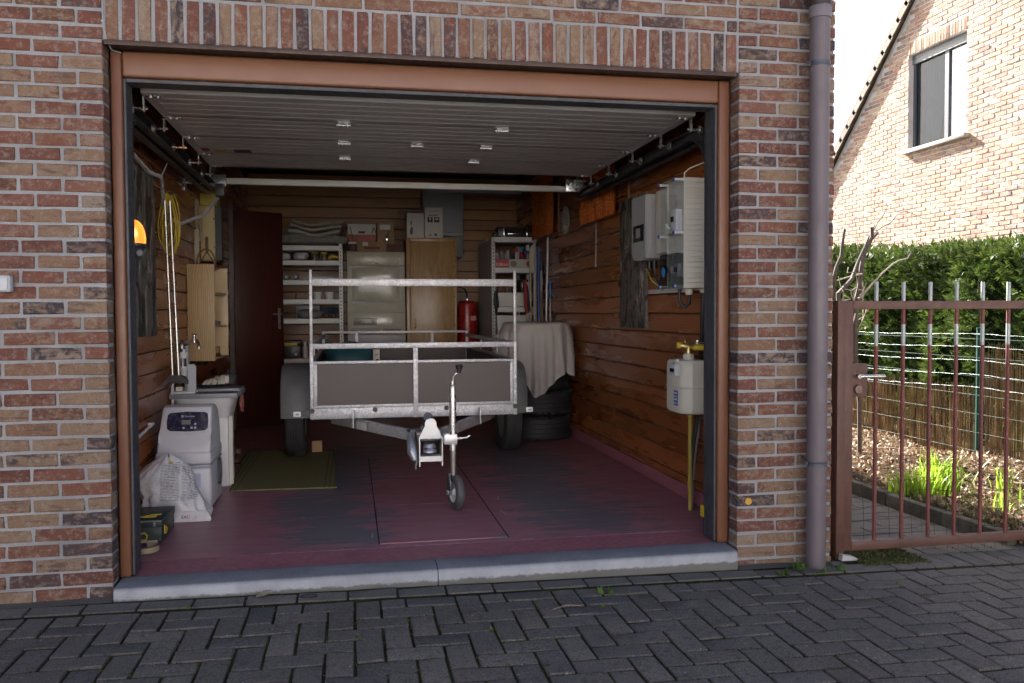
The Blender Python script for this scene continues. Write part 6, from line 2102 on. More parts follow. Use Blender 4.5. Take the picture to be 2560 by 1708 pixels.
fm = single('floor_mat', B().prism([(0.217, 1.815), (0.885, 1.785), (0.83, 3.30), (0.13, 3.44)], 'Z', 0.003, 0.012), MAT.m, 'olive green ribbed mat under the left trailer wheel', 'mat', origin=(0.53, 2.5, 0.003))
single('wood_chock', B().box(0.665, 0.745, 3.22, 3.32, 0.004, 0.10, 0.004), M('raw_softwood', (0.36, 0.22, 0.12), 0.8, 0, 0.15, 8), 'small raw wood block behind the left trailer wheel', 'wood block', origin=(0.70, 3.27, 0))

# ================================================================== back of the garage
# left steel shelving
HOLE = M('dark_hole', (0.03, 0.03, 0.03), 0.8)
def shelving(name, label, x0, x1, y0, y1, zs, top, sh, fill=None):
    t = thing(name, label, 'shelving', ((x0 + x1) / 2, (y0 + y1) / 2, 0))
    for (x, y) in ((x0, y0), (x1 - 0.034, y0), (x0, y1 - 0.03), (x1 - 0.034, y1 - 0.03)):
        u = part('upright', B().box(x, x + 0.034, y, y + 0.004, 0, top).box(x if x < (x0 + x1) / 2 else x + 0.030, (x if x < (x0 + x1) / 2 else x + 0.030) + 0.004, y + 0.0042, y + 0.034, 0, top), WHITE_STEEL, t)
        if y == y0:
            hb = B()
            z = 0.1
            while z < top - 0.03:
                hb.box(x + 0.012, x + 0.021, y - 0.0012, y - 0.0004, z, z + 0.016)
                z += 0.037
            part('slot_row', hb, HOLE, u)['kind'] = 'stuff'
    for z in zs:
        part('shelf', B().box(x0 + 0.036, x1 - 0.036, y0 + 0.005, y1 - 0.035, z - sh, z, 0.002), WHITE_STEEL, t)
    return t
YS = 5.30
shelving('steel_shelving', 'white slotted steel shelving beside the dark inner door', -0.10, 0.903, YS, 5.75, (1.837, 1.682, 1.478, 1.277, 1.075, 0.660, 0.30), 1.86, 0.05)
WOOL = M('grey_wool_blanket', (0.22, 0.22, 0.20), 0.95, 0, 0.3, 30, 0.6, 60)
CREAMW = M('cream_blanket', (0.40, 0.37, 0.30), 0.95, 0, 0.12, 12, 0.4, 60)
bk = B()
for k, (dy, dz, th) in enumerate(((0.0, 0.0, 0.05), (0.0, 0.052, 0.046), (0.02, 0.10, 0.04))):
    bk.grid(lambda u, v, k=k, dz=dz, th=th: Vector((0.36 + 0.02 * k + 0.52 * u, 5.42 - 0.5 * th * math.sin(2 * math.pi * v) * 0 + (0.17 * math.cos(2 * math.pi * v)), 1.985 + dz + th * 0.55 * math.copysign(abs(math.sin(2 * math.pi * v)) ** 0.6, math.sin(2 * math.pi * v)) - 0.035 * math.sin(math.pi * u) + 0.01 * math.sin(9 * u + k))), 26, 18)
single('folded_blanket', bk, CREAMW, 'folded cream blanket on top of the left shelving', 'blanket', origin=(0.62, 5.42, 1.96))
single('speckled_cushion', lumpy(12, (0.55, 5.46, 1.91), (0.42, 0.17, 0.062), 0.02, 40, 14, 0.6), WOOL, 'flat speckled grey cushion under the folded blanket', 'cushion', origin=(0.55, 5.46, 1.85))
single('carton_offcut', B().box(0.29, 0.40, 5.5, 5.7, 1.97, 2.05), CARD, 'brown cardboard piece left of the folded blanket', 'cardboard', origin=(0.35, 5.6, 1.97))
# second shelf: bags and jars with yellow lids
single('white_bag', lumpy(31, (0.475, 5.40, 1.735), (0.075, 0.06, 0.045), 0.08, 20, 10), M('white_plastic_bag', (0.45, 0.46, 0.48), 0.4), 'white plastic bag bundle on the second left shelf', 'bag', origin=(0.475, 5.4, 1.685))
single('clear_bag', lumpy(33, (0.32, 5.40, 1.728), (0.05, 0.05, 0.04), 0.10, 18, 10), M('grey_plastic_bag', (0.34, 0.35, 0.37), 0.35), 'grey plastic bag beside the door on the second left shelf', 'bag', origin=(0.32, 5.4, 1.685))
JARG = M('dark_jar_glass', (0.07, 0.065, 0.05), 0.15, 0, 0.1)
for k, x in enumerate((0.617, 0.715)):
    t = thing('glass_jar', ['left glass jar with yellow lid on the second left shelf', 'right glass jar with yellow lid on the second left shelf'][k], 'jar', (x, 5.39, 1.683), 'jars with yellow lids')
    part('jar', B().lathe([(0.0, 1.684), (0.036, 1.684), (0.038, 1.70), (0.038, 1.745), (0.032, 1.755)], (x, 5.39, 0), 'Z', 20), JARG, t)
    part('lid', B().lathe([(0.034, 1.756), (0.038, 1.757), (0.038, 1.774), (0.0, 1.776)], (x, 5.39, 0), 'Z', 20), YELLOW, t)
single('yellow_tool', B().tube([(0.76, 5.40, 1.70), (0.80, 5.40, 1.735), (0.86, 5.40, 1.72)], [0.018, 0.022, 0.012], 10), YELLOW, 'yellow handled tool right of the jars on the second left shelf', 'tool', origin=(0.8, 5.4, 1.683))
for k, x in enumerate((0.327, 0.425)):
    t = thing('spray_nozzle', ['black reel end by the door edge on the third left shelf', 'black reel end standing on the third left shelf'][k], 'reel', (x, 5.36, 1.479))
    part('rim', B().lathe([(0.0, -0.02), (0.030, -0.02), (0.034, -0.012), (0.034, 0.05), (0.0, 0.05)], (x, 5.36, 1.513), 'Y', 22), BLACKP, t)
    part('hub', B().lathe([(0.0, -0.006), (0.012, -0.004), (0.014, 0.0), (0.0, 0.0)], (x, 5.339, 1.513), 'Y', 16), M('pale_hub', (0.45, 0.40, 0.34), 0.5), t)
single('white_tube', B().tube([(0.50, 5.42, 1.495), (0.60, 5.40, 1.505), (0.80, 5.40, 1.50), (0.86, 5.40, 1.495)], [0.014, 0.022, 0.018, 0.012], 12), LGREY, 'pale tube lying at the back of the third left shelf', 'tube', origin=(0.6, 5.4, 1.479))
for k, x in enumerate((0.641, 0.766)):
    single('plastic_tub', B().lathe([(0.0, 1.279), (0.036, 1.279), (0.047, 1.352), (0.049, 1.356), (0.045, 1.356), (0.034, 1.286), (0.0, 1.286)], (x, 5.39, 0), 'Z', 4 if False else 22), WHITEP, ['left white tapered tub on the fourth left shelf', 'right white tapered tub on the fourth left shelf'][k], 'tub', 'white tubs on the left shelving', origin=(x, 5.39, 1.279))
single('wood_offcuts', B().box(0.40, 0.58, 5.42, 5.6, 1.279, 1.29).box(0.41, 0.42, 5.42, 5.5, 1.2905, 1.35), M('red_brown_wood', (0.12, 0.045, 0.025), 0.6), 'red brown wooden tray left of the white tubs', 'tray', origin=(0.49, 5.5, 1.279))
single('grey_carton', B().box(0.415, 0.66, 5.50, 5.70, 1.077, 1.215, 0.003), M('grey_card', (0.30, 0.31, 0.33), 0.8), 'grey carton at the back of the fifth left shelf', 'carton', origin=(0.54, 5.6, 1.077))
single('grey_jumper', lumpy(51, (0.56, 5.39, 1.125), (0.13, 0.075, 0.052), 0.05, 26, 12), M('grey_felt', (0.17, 0.165, 0.165), 0.95, 0, 0.2, 30), 'grey felt bundle on the fifth left shelf', 'bundle', origin=(0.56, 5.39, 1.077))
single('blue_cloth', lumpy(53, (0.78, 5.45, 1.165), (0.085, 0.05, 0.022), 0.12, 20, 8), M('navy_cloth', (0.02, 0.045, 0.13), 0.9), 'dark blue cloth at the right end of the fifth left shelf', 'cloth', origin=(0.78, 5.45, 1.14))
for k, x in enumerate((0.735, 0.806)):
    single('dark_cup', B().lathe([(0.0, 1.077), (0.020, 1.077), (0.026, 1.102), (0.020, 1.124), (0.0, 1.126)], (x, 5.36, 0), 'Z', 18), M('dark_brown_cup', (0.05, 0.03, 0.025), 0.4), ['left small dark round tin below the blue cloth', 'right small dark round tin below the blue cloth'][k], 'tin', 'dark tins on the left shelving', origin=(x, 5.36, 1.077))
tc_ = thing('tool_case', 'black tool case with a yellow lid strip on the lowest left shelf', 'tool case', (0.38, 5.42, 0.662))
part('case', B().box(0.295, 0.465, 5.34, 5.55, 0.662, 0.80, 0.008), BLACKP, tc_)
part('case_lid', B().box(0.295, 0.465, 5.34, 5.55, 0.8015, 0.85, 0.008), BLACKP, tc_)
part('yellow_strip', B().box(0.300, 0.43, 5.334, 5.3395, 0.79, 0.822, 0.002), YELLOW, tc_)
part('case_label', B().box(0.402, 0.43, 5.336, 5.3395, 0.69, 0.72), LGREY, tc_)
for k, (x, c, h, lab) in enumerate(((0.51, (0.55, 0.56, 0.58), 0.17, 'white spray bottle right of the tool case'), (0.60, (0.40, 0.22, 0.09), 0.22, 'amber bottle on the lowest left shelf'), (0.66, (0.05, 0.08, 0.20), 0.23, 'blue bottle on the lowest left shelf'), (0.73, (0.02, 0.18, 0.13), 0.20, 'green bottle on the lowest left shelf'), (0.81, (0.35, 0.37, 0.4), 0.16, 'clear bottle at the right end of the lowest left shelf'))):
    single('bottle', B().lathe([(0.0, 0.662), (0.030, 0.662), (0.032, 0.675), (0.032, 0.662 + h * 0.62), (0.014, 0.662 + h * 0.8), (0.012, 0.662 + h * 0.86), (0.016, 0.662 + h * 0.87), (0.015, 0.662 + h), (0.0, 0.662 + h)], (x, 5.41, 0), 'Z', 18), M('bottle_%d' % k, c, 0.3), lab, 'bottle', 'bottles on the left shelving', origin=(x, 5.41, 0.662))

# tumble dryer on a washing machine
ENAM = M('cream_enamel', (0.50, 0.475, 0.39), 0.22, 0, 0.05, 2.5, coat=0.3)
ENAM2 = M('beige_panel', (0.42, 0.38, 0.28), 0.3, 0, 0.06)
DY = 5.40
dry = thing('tumble_dryer', 'cream front-loading tumble dryer stacked on the washing machine', 'tumble dryer', (1.255, 5.65, 0.93))
part('cabinet', B().box(0.950, 1.562, DY + 0.012, DY + 0.50, 0.925, 1.786, 0.012, 3), ENAM, dry)
part('control_fascia', B().box(0.950, 1.562, DY - 0.004, DY + 0.0115, 1.636, 1.786, 0.008, 2), ENAM2, dry)
part('front_panel', B().box(0.951, 1.561, DY, DY + 0.0115, 1.138, 1.634, 0.006, 2), ENAM, dry)
part('door_gap', B().box(1.000, 1.504, DY - 0.0022, DY - 0.0006, 1.236, 1.630), GREYP, dry)
dd = part('round_door', B().grid(lambda u, v: Vector((1.252 + 0.246 * math.copysign(abs(2 * u - 1) ** 0.9, 2 * u - 1), DY - 0.003 - 0.030 * (1 - abs(2 * u - 1) ** 6) * (1 - abs(2 * v - 1) ** 6) * (0.6 + 0.4 * v) - 0.010 * math.sin(math.pi * v) * math.sin(2.2 * u + 1.2), 1.433 + 0.188 * (2 * v - 1) + 0.012 * (2 * v - 1) * (2 * u - 1))), 40, 30), ENAM, dry, 60)
part('door_grip', B().box(1.478, 1.492, DY - 0.012, DY - 0.0005, 1.36, 1.44, 0.003), ENAM2, dd)
part('lower_panel', B().box(0.951, 1.561, DY + 0.001, DY + 0.0115, 0.932, 1.134, 0.005, 2), ENAM, dry)
vt = B()
for i in range(6):
    vt.box(1.012, 1.258, DY - 0.0012, DY + 0.0006, 1.003 + 0.013 * i, 1.0105 + 0.013 * i)
part('vent', vt, HOLE, dry)['kind'] = 'stuff'
vt = B()
for i in range(22):
    vt.box(1.322 + 0.009 * i, 1.3265 + 0.009 * i, DY - 0.0012, DY + 0.0006, 0.940, 0.962)
part('vent', vt, HOLE, dry)['kind'] = 'stuff'
part('filter_flap', B().box(0.988, 1.285, DY - 0.004, DY + 0.0006, 0.940, 0.968, 0.002), GREYP, dry)
part('knob', B().lathe([(0.0, -0.020), (0.024, -0.018), (0.026, -0.002), (0.034, -0.002), (0.034, 0.0), (0.0, 0.0)], (1.504, DY - 0.0045, 1.690), 'Y', 26), ENAM2, dry)
for (x, z) in ((0.998, 1.735), (1.085, 1.735), (1.34, 1.727)):
    part('indicator', B().lathe([(0.0, -0.004), (0.006, -0.003), (0.007, 0.0), (0.0, 0.0)], (x, DY - 0.0045, z), 'Y', 12), GREYP, dry)
part('maker_plate', B().cbox((1.262, DY - 0.0048, 1.657), (0.036, 0.001, 0.007)), INK, dry)
wm_ = thing('washing_machine', 'cream washing machine under the tumble dryer, mostly hidden by the trailer', 'washing machine', (1.255, 5.65, 0))
part('cabinet', B().box(0.952, 1.566, DY + 0.012, DY + 0.52, 0.02, 0.905, 0.010, 3), ENAM, wm_)
part('control_fascia', B().box(0.952, 1.566, DY - 0.002, DY + 0.0115, 0.800, 0.903, 0.006, 2), LGREY, wm_)
part('porthole', B().lathe([(0.0, -0.01), (0.13, -0.02), (0.17, -0.03), (0.18, 0.0), (0.0, 0.0)], (1.26, DY + 0.0115, 0.45), 'Y', 36), GREYP, wm_)
part('top_plate', B().box(0.950, 1.568, DY, DY + 0.50, 0.9065, 0.923, 0.004), ENAM, wm_)

# cartons on the dryer
def carton(name, x0, x1, y0, y1, z0, z1, mat, label, grp=None):
    t = thing(name, label, 'carton', ((x0 + x1) / 2, (y0 + y1) / 2, z0), grp)
    part('body', B().box(x0, x1, y0, y1, z0, z1, 0.003), mat, t)
    return t
c1 = carton('carton', 0.962, 1.262, 5.62, 5.80, 1.877, 2.10, CARDW, 'white carton with a red stripe behind the cardboard tray on the dryer')
part('stripe', B().box(0.963, 1.261, 5.6185, 5.6195, 1.905, 1.985), M('salmon_print', (0.40, 0.12, 0.09), 0.7), c1)
part('slot', B().box(1.075, 1.145, 5.6185, 5.6195, 2.0, 2.022), HOLE, c1)
c2 = carton('carton', 1.275, 1.455, 5.56, 5.74, 1.795, 2.115, CARD, 'tall brown carton with a shiny window standing on the dryer')
part('window_film', B().box(1.305, 1.415, 5.5585, 5.5595, 2.035, 2.09), M('shiny_film', (0.65, 0.65, 0.62), 0.12, 0.2), c2)
c3 = carton('carton', 1.058, 1.370, 5.47, 5.66, 1.795, 1.900, CARD, 'open brown cardboard tray with a red print on the dryer')
part('print', B().box(1.13, 1.30, 5.4685, 5.4695, 1.815, 1.843), M('dark_red_print', (0.17, 0.03, 0.025), 0.7), c3)
part('label', B().box(1.115, 1.175, 5.4685, 5.4695, 1.852, 1.893), CARDW, c3)
part('flap', B().bar((1.06, 5.53, 1.902), (1.06, 5.62, 1.965), 0.004, 0.003).prism([(5.645, 1.9), (5.66, 1.9), (5.70, 1.975), (5.695, 1.975)], 'X', 1.06, 1.37), CARD, c3)
hb_ = thing('leather_bag', 'dark red flat box behind the cardboard tray on the dryer', 'box', (1.27, 5.6, 1.787))
part('body', B().box(0.98, 1.05, 5.50, 5.80, 1.787, 1.874, 0.004), M('maroon_card', (0.085, 0.018, 0.018), 0.6), hb_)
part('flap_end', B().box(1.375, 1.56, 5.48, 5.555, 1.787, 1.872, 0.004), M('maroon_card', (0.085, 0.018, 0.018)), hb_)
part('handle', B().tube([(1.02, 5.47, 1.90), (1.0, 5.47, 2.0), (0.985, 5.50, 2.06)], 0.004, 6).tube([(1.22, 5.6, 2.0), (1.24, 5.58, 2.06), (1.26, 5.56, 2.0)], 0.004, 6), BLACKP, hb_)
single('chrome_clip', B().box(1.365, 1.385, 5.455, 5.465, 1.905, 1.955, 0.003).tube([(1.37, 5.46, 1.955), (1.40, 5.46, 2.0)], 0.004, 6), CHROME, 'small shiny clip at the corner of the cardboard tray', 'clip', origin=(1.375, 5.46, 1.905))

# tall plywood cabinet with cartons on top and the boiler behind
tcb = thing('tall_cabinet', 'tall honey coloured plywood cabinet with a framed door', 'cabinet', (1.85, 5.65, 0))
part('carcass', B().box(1.577, 2.122, DY + 0.016, 5.90, 0.0, 1.940, 0.002), OAK, tcb)
def upr(name, b):
    return part(name, b, PLYV, tcb)
PLYV = N('honey_ply_upright')
_v = PLYV.coords((3.5, 3.5, 0.9), rnd=False)
_n = PLYV.noise(_v, 5.0, 6, 0.62, 0.8)
_g = PLYV.noise(PLYV.coords((120, 120, 3), rnd=False), 1.0, 4)
_c = PLYV.ramp(_n, [(0.3, (0.30, 0.165, 0.058)), (0.5, (0.40, 0.235, 0.092)), (0.7, (0.47, 0.295, 0.125))])
_c = PLYV.mix(PLYV.ramp(_g, [(0.4, 0.45), (0.6, 0.0)]), _c, (0.22, 0.11, 0.035))
PLYV.set(_c, 0.36, 0, 0.5, 0.15, 0.15)
PLYV = PLYV.m
upr('frame_stile', B().box(1.577, 1.618, DY, DY + 0.015, 0.02, 1.940, 0.002))
upr('frame_stile', B().box(2.098, 2.122, DY, DY + 0.015, 0.02, 1.940, 0.002))
upr('frame_rail', B().box(1.6185, 2.0975, DY, DY + 0.015, 1.900, 1.940, 0.002))
cd_ = upr('cabinet_door', B().box(1.6225, 2.094, DY - 0.006, DY + 0.013, 0.10, 1.895, 0.003))
part('handle', B().tube([(1.668, DY - 0.008, 0.965), (1.668, DY - 0.020, 0.985), (1.668, DY - 0.022, 1.02), (1.668, DY - 0.020, 1.045), (1.668, DY - 0.008, 1.065)], [0.005, 0.006, 0.005, 0.006, 0.005], 10), BRASS, cd_)
part('piano_hinge', B().cyl((2.0958, DY - 0.007, 0.12), (2.0958, DY - 0.007, 1.88), 0.004, seg=8), BRASS, cd_)
e1 = carton('carton', 1.590, 1.775, 5.45, 5.72, 1.942, 2.212, CARDW, 'left white carton with a faint picture on the tall cabinet')
part('print', B().prism([(1.622, 1.975), (1.652, 1.982), (1.655, 2.05), (1.635, 2.065), (1.62, 2.02)], 'Y', 5.4485, 5.4495).box(1.628, 1.642, 5.4485, 5.4495, 2.08, 2.125), M('grey_print', (0.10, 0.10, 0.11), 0.7), e1)
e2 = carton('carton', 1.783, 1.978, 5.45, 5.72, 1.942, 2.272, CARDW, 'right white carton with black handling symbols on the tall cabinet')
for x in (1.812, 1.884):
    part('symbol_square', B().box(x, x + 0.056, 5.4485, 5.4495, 2.112, 2.168), INK, e2)
part('glass_symbol', B().prism([(1.826, 2.160), (1.854, 2.160), (1.850, 2.142), (1.842, 2.136), (1.842, 2.124), (1.850, 2.119), (1.830, 2.119), (1.838, 2.124), (1.838, 2.136), (1.830, 2.142)], 'Y', 5.4475, 5.4483), CARDW, e2)
part('umbrella_symbol', B().prism([(1.890, 2.140)] + [(1.912 + 0.022 * math.cos(a), 2.140 + 0.020 * math.sin(a)) for a in [math.pi - math.pi * k / 8 for k in range(9)]] + [(1.914, 2.140), (1.914, 2.120), (1.910, 2.120), (1.910, 2.140)], 'Y', 5.4475, 5.4483), CARDW, e2)
part('print', B().box(1.825, 1.868, 5.4485, 5.4495, 2.184, 2.194).box(1.872, 1.918, 5.4485, 5.4495, 2.184, 2.194), M('grey_print', (0.10, 0.10, 0.11)), e2)
part('print', B().box(1.885, 1.915, 5.4485, 5.4495, 1.965, 1.992).box(1.835, 1.85, 5.4485, 5.4495, 1.965, 1.985), M('grey_print', (0.10, 0.10, 0.11)), e2)
part('print', B().box(1.83, 1.92, 5.4485, 5.4495, 2.228, 2.236), M('light_grey_print', (0.35, 0.35, 0.35), 0.7), e2)
single('black_bracket', B().bar((1.50, 5.60, 2.235), (1.78, 5.60, 2.245), 0.05, 0.02), BLACKP, 'thin black bar lying across the left white carton', 'bar', origin=(1.64, 5.6, 2.22))
bo = thing('wall_boiler', 'grey wall boiler hanging behind the tall cabinet', 'boiler', (2.04, 6.1, 1.77))
BOIL = M('boiler_grey', (0.27, 0.28, 0.30), 0.4, 0.1, 0.05)
part('casing', B().box(1.808, 2.273, 5.98, YB - 0.005, 2.055, 2.545, 0.008), BOIL, bo)
part('fascia', B().box(1.810, 2.271, 5.97, YB - 0.005, 2.018, 2.052, 0.004), LGREY, bo)
part('lower_casing', B().box(1.812, 2.270, 5.99, YB - 0.005, 1.77, 2.015, 0.008), BOIL, bo)
# red expansion vessel
ev = thing('expansion_vessel', 'red cylindrical expansion vessel between the cabinet and the right shelving', 'pressure vessel', (2.275, 5.72, 0.4))
part('tank', B().lathe([(0.0, 0.50), (0.07, 0.505), (0.105, 0.53), (0.114, 0.57), (0.114, 1.19), (0.105, 1.235), (0.07, 1.262), (0.0, 1.27)], (2.275, 5.72, 0), 'Z', 36), RED, ev)
part('seam', B().lathe([(0.114, 1.108), (0.1175, 1.110), (0.1175, 1.116), (0.114, 1.118)], (2.275, 5.72, 0), 'Z', 36), M('dark_red_paint', (0.20, 0.012, 0.012), 0.35), ev)
part('neck', B().tube([(2.275, 5.72, 1.265), (2.275, 5.72, 1.32), (2.270, 5.73, 1.36), (2.25, 5.76, 1.40), (2.15, 5.85, 1.45)], [0.012, 0.010, 0.010, 0.008, 0.006], 12), CHROME, ev)
part('label', B().box(2.30, 2.36, 5.6055, 5.6075, 1.045, 1.095), M('red_white_label', (0.55, 0.22, 0.20), 0.6), ev)
part('stand', B().lathe([(0.07, 0.0), (0.075, 0.0), (0.075, 0.51), (0.07, 0.51)], (2.275, 5.72, 0), 'Z', 20), STEEL_D, ev)

# right steel shelving with corrugated side
RS = shelving('steel_shelving', 'tall white steel shelving unit with a corrugated side sheet in the right corner', 2.476, 2.965, 5.20, 5.62, (1.942, 1.612, 1.19, 0.89, 0.45), 1.942, 0.055)
cor = []
n_ = 80
pts = []
for k in range(n_ + 1):
    y = 5.212 + 0.92 * k / n_
    pts.append((y, 0.006 * math.sin(2 * math.pi * k / 7.0)))
bcs = B()
bcs.grid(lambda u, v: Vector((2.470 + 0.006 * math.sin(2 * math.pi * u * 11.5), 5.212 + 0.92 * u, 0.02 + 1.90 * v)), 120, 1)
part('side_sheet', bcs, M('corrugated_pvc', (0.30, 0.27, 0.25), 0.5, 0, 0.08), RS, 70)
part('rear_frame', B().box(2.476, 2.505, 6.10, 6.13, 0, 1.93).box(2.93, 2.96, 6.10, 6.13, 0, 1.93).box(2.476, 2.96, 5.63, 6.099, 1.915, 1.935), WHITE_STEEL, RS)
to = thing('toaster_oven', 'black toaster oven on top of the right shelving', 'oven', (2.72, 5.35, 1.943))
part('body', B().box(2.56, 2.885, 5.28, 5.50, 1.948, 2.062, 0.010, 2), BLACKP, to)
part('glass_front', B().box(2.63, 2.87, 5.272, 5.2795, 1.965, 2.045), M('smoky_glass', (0.03, 0.03, 0.03), 0.06), to)
part('chrome_edge', B().box(2.618, 2.628, 5.268, 5.2795, 1.952, 2.055, 0.002).box(2.872, 2.882, 5.268, 5.2795, 1.952, 2.055, 0.002).box(2.66, 2.84, 5.262, 5.2715, 1.978, 1.988, 0.002), CHROME, to)
part('foot', B().cyl((2.60, 5.32, 1.9425), (2.60, 5.32, 1.948), 0.012, seg=10), BLACKP, to)
part('side_knob', B().cbox((2.53, 5.32, 1.972), (0.04, 0.06, 0.05), 0.006), BLACKP, to)
pb = thing('long_gift_box', 'long red and white printed carton lying upside down on the right shelving', 'carton', (2.72, 5.27, 1.614))
part('body', B().box(2.512, 2.926, 5.215, 5.36, 1.614, 1.706, 0.002), M('pale_print_card', (0.50, 0.48, 0.44), 0.6), pb)
part('red_field', B().box(2.513, 2.660, 5.2135, 5.2145, 1.615, 1.705), M('bright_red_print', (0.45, 0.035, 0.03), 0.5), pb)
text(pb, 'PYREX', WHITEP, (2.583, 5.2125, 1.651), (-1, 0, 0), (0, 0, -1), 0.044)
part('bowl_print', B().lathe([(0.0, -0.0006), (0.034, -0.0006), (0.034, 0.0), (0.0, 0.0)], (2.714, 5.2148, 1.655), 'Y', 20), M('grey_print2', (0.15, 0.15, 0.15), 0.6), pb)
part('tomato_print', B().lathe([(0.0, -0.0006), (0.033, -0.0006), (0.033, 0.0), (0.0, 0.0)], (2.884, 5.2148, 1.655), 'Y', 20), M('tomato_red', (0.42, 0.03, 0.02), 0.5), pb)
cans = ((2.562, 0.026, 0.17, (0.45, 0.46, 0.47), (0.55, 0.56, 0.56), 'white spray can at the left on the right shelving'),
        (2.625, 0.024, 0.19, (0.24, 0.24, 0.25), (0.30, 0.30, 0.30), 'slim grey spray can behind the long carton'),
        (2.69, 0.030, 0.20, (0.36, 0.37, 0.38), (0.55, 0.55, 0.55), 'silver spray bottle behind the long carton'),
        (2.745, 0.022, 0.17, (0.03, 0.03, 0.03), (0.03, 0.03, 0.03), 'black spray can behind the long carton'),
        (2.790, 0.024, 0.23, (0.50, 0.52, 0.56), (0.45, 0.03, 0.02), 'white spray can with a red cap'),
        (2.845, 0.024, 0.235, (0.42, 0.03, 0.03), (0.02, 0.20, 0.50), 'red spray can with a blue cap'),
        (2.886, 0.016, 0.21, (0.02, 0.05, 0.30), (0.02, 0.05, 0.30), 'dark blue spray can beside the orange bottle'),
        (2.912, 0.030, 0.20, (0.62, 0.28, 0.02), (0.10, 0.10, 0.12), 'orange yellow bottle at the right end of the shelf'))
for k, (x, r_, h, c, cc, lab) in enumerate(cans):
    t = thing('spray_can', lab, 'spray can', (x, 5.42, 1.614), 'spray cans on the right shelving')
    y = 5.40 + 0.012 * (k % 3)
    part('can', B().lathe([(0.0, 1.614), (r_, 1.615), (r_, 1.614 + h * 0.74), (r_ * 0.8, 1.614 + h * 0.79), (0.0, 1.614 + h * 0.79)], (x, y, 0), 'Z', 18), M('can_%d' % k, c, 0.3), t)
    part('cap', B().lathe([(0.0, 1.614 + h * 0.7905), (r_ * 0.72, 1.614 + h * 0.7905), (r_ * 0.66, 1.614 + h), (0.0, 1.614 + h)], (x, y, 0), 'Z', 16), M('cap_%d' % k, cc, 0.35), t)
single('storage_bin', B().prism([(2.555, 1.195), (2.905, 1.195), (2.92, 1.345), (2.54, 1.345)], 'Y', 5.205, 5.55), M('cream_bin', (0.55, 0.53, 0.48), 0.5, 0, 0.05), 'upper cream plastic bin on the right shelving', 'bin', origin=(2.73, 5.4, 1.195))
single('storage_bin', B().prism([(2.535, 0.895), (2.90, 0.895), (2.912, 1.10), (2.525, 1.10)], 'Y', 5.205, 5.55), M('white_bin', (0.60, 0.60, 0.61), 0.5, 0, 0.05), 'lower white plastic bin on the right shelving', 'bin', origin=(2.73, 5.4, 0.895))
for k in range(6):
    x = 2.53 + 0.038 * k
    single('ring_binder', B().box(x, x + 0.033, 5.30, 5.50, 1.352, 1.47 - 0.01 * (k % 3), 0.002), M('binder_%d' % k, [(0.03, 0.03, 0.03), (0.22, 0.04, 0.02), (0.02, 0.02, 0.03), (0.16, 0.03, 0.02), (0.03, 0.03, 0.03), (0.20, 0.05, 0.03)][k], 0.5), ['leftmost black binder above the cream bin', 'red binder second from the left above the cream bin', 'black binder third from the left above the cream bin', 'dark red binder fourth from the left above the cream bin', 'black binder fifth from the left above the cream bin', 'rightmost red binder above the cream bin'][k], 'binder', 'binders on the right shelving', origin=(x, 5.4, 1.352))
single('cooking_pot', B().lathe([(0.0, 1.352), (0.06, 1.352), (0.066, 1.37), (0.066, 1.47), (0.060, 1.49), (0.0, 1.50)], (2.85, 5.40, 0), 'Z', 24), M('dark_enamel_pot', (0.04, 0.03, 0.028), 0.25), 'dark enamel pot above the cream bin', 'pot', origin=(2.85, 5.4, 1.35))
single('black_hose_bundle', B().tube([(2.505, 5.17, 1.36), (2.500, 5.165, 1.25), (2.515, 5.165, 1.16), (2.51, 5.17, 1.12)], [0.012, 0.020, 0.016, 0.010], 10).tube([(2.52, 5.17, 1.34), (2.535, 5.165, 1.24), (2.53, 5.17, 1.18)], 0.008, 8), BLACKP, 'black strap bundle hanging on the left upright of the right shelving', 'strap', origin=(2.51, 5.17, 1.1))

# folded chair and long handles in the right corner, in front of the shelving
fc = thing('folded_chair', 'folded cream garden chair leaning in the right rear corner', 'chair', (2.86, 5.0, 0))
CH = M('cream_tube', (0.50, 0.47, 0.38), 0.45, 0, 0.08)
part('leg', B().tube([(2.83, 4.93, 0.0), (2.845, 4.98, 0.9), (2.865, 5.05, 1.80)], 0.012, 10), CH, fc)
part('leg', B().tube([(2.90, 4.90, 0.0), (2.905, 4.97, 0.9), (2.915, 5.04, 1.82)], 0.012, 10), CH, fc)
part('leg', B().tube([(2.80, 4.88, 0.0), (2.80, 4.93, 0.6), (2.812, 4.98, 1.36)], 0.011, 10), CH, fc)
part('armrest', B().box(2.79, 2.83, 4.94, 4.97, 1.10, 1.45, 0.006), CH, fc)
part('back_slat', B().box(2.868, 2.912, 5.035, 5.047, 1.55, 1.83, 0.004), CH, fc)
part('seat_cloth', B().prism([(2.76, 1.46), (2.785, 1.47), (2.80, 1.16), (2.83, 1.13), (2.79, 1.12), (2.775, 1.18)], 'Y', 4.90, 4.935), M('red_canvas', (0.33, 0.02, 0.02), 0.8), fc)
part('dark_cloth', B().prism([(2.786, 1.45), (2.81, 1.40), (2.835, 1.14), (2.802, 1.15)], 'Y', 4.91, 4.93), M('black_canvas', (0.02, 0.02, 0.02), 0.9), fc)
part('stretcher', B().tube([(2.83, 4.96, 1.13), (2.905, 4.95, 1.10)], 0.010, 8), CH, fc)
part('top_bow', B().tube([(2.86, 5.05, 1.80), (2.89, 5.05, 1.835), (2.915, 5.04, 1.82)], 0.011, 8), CH, fc)
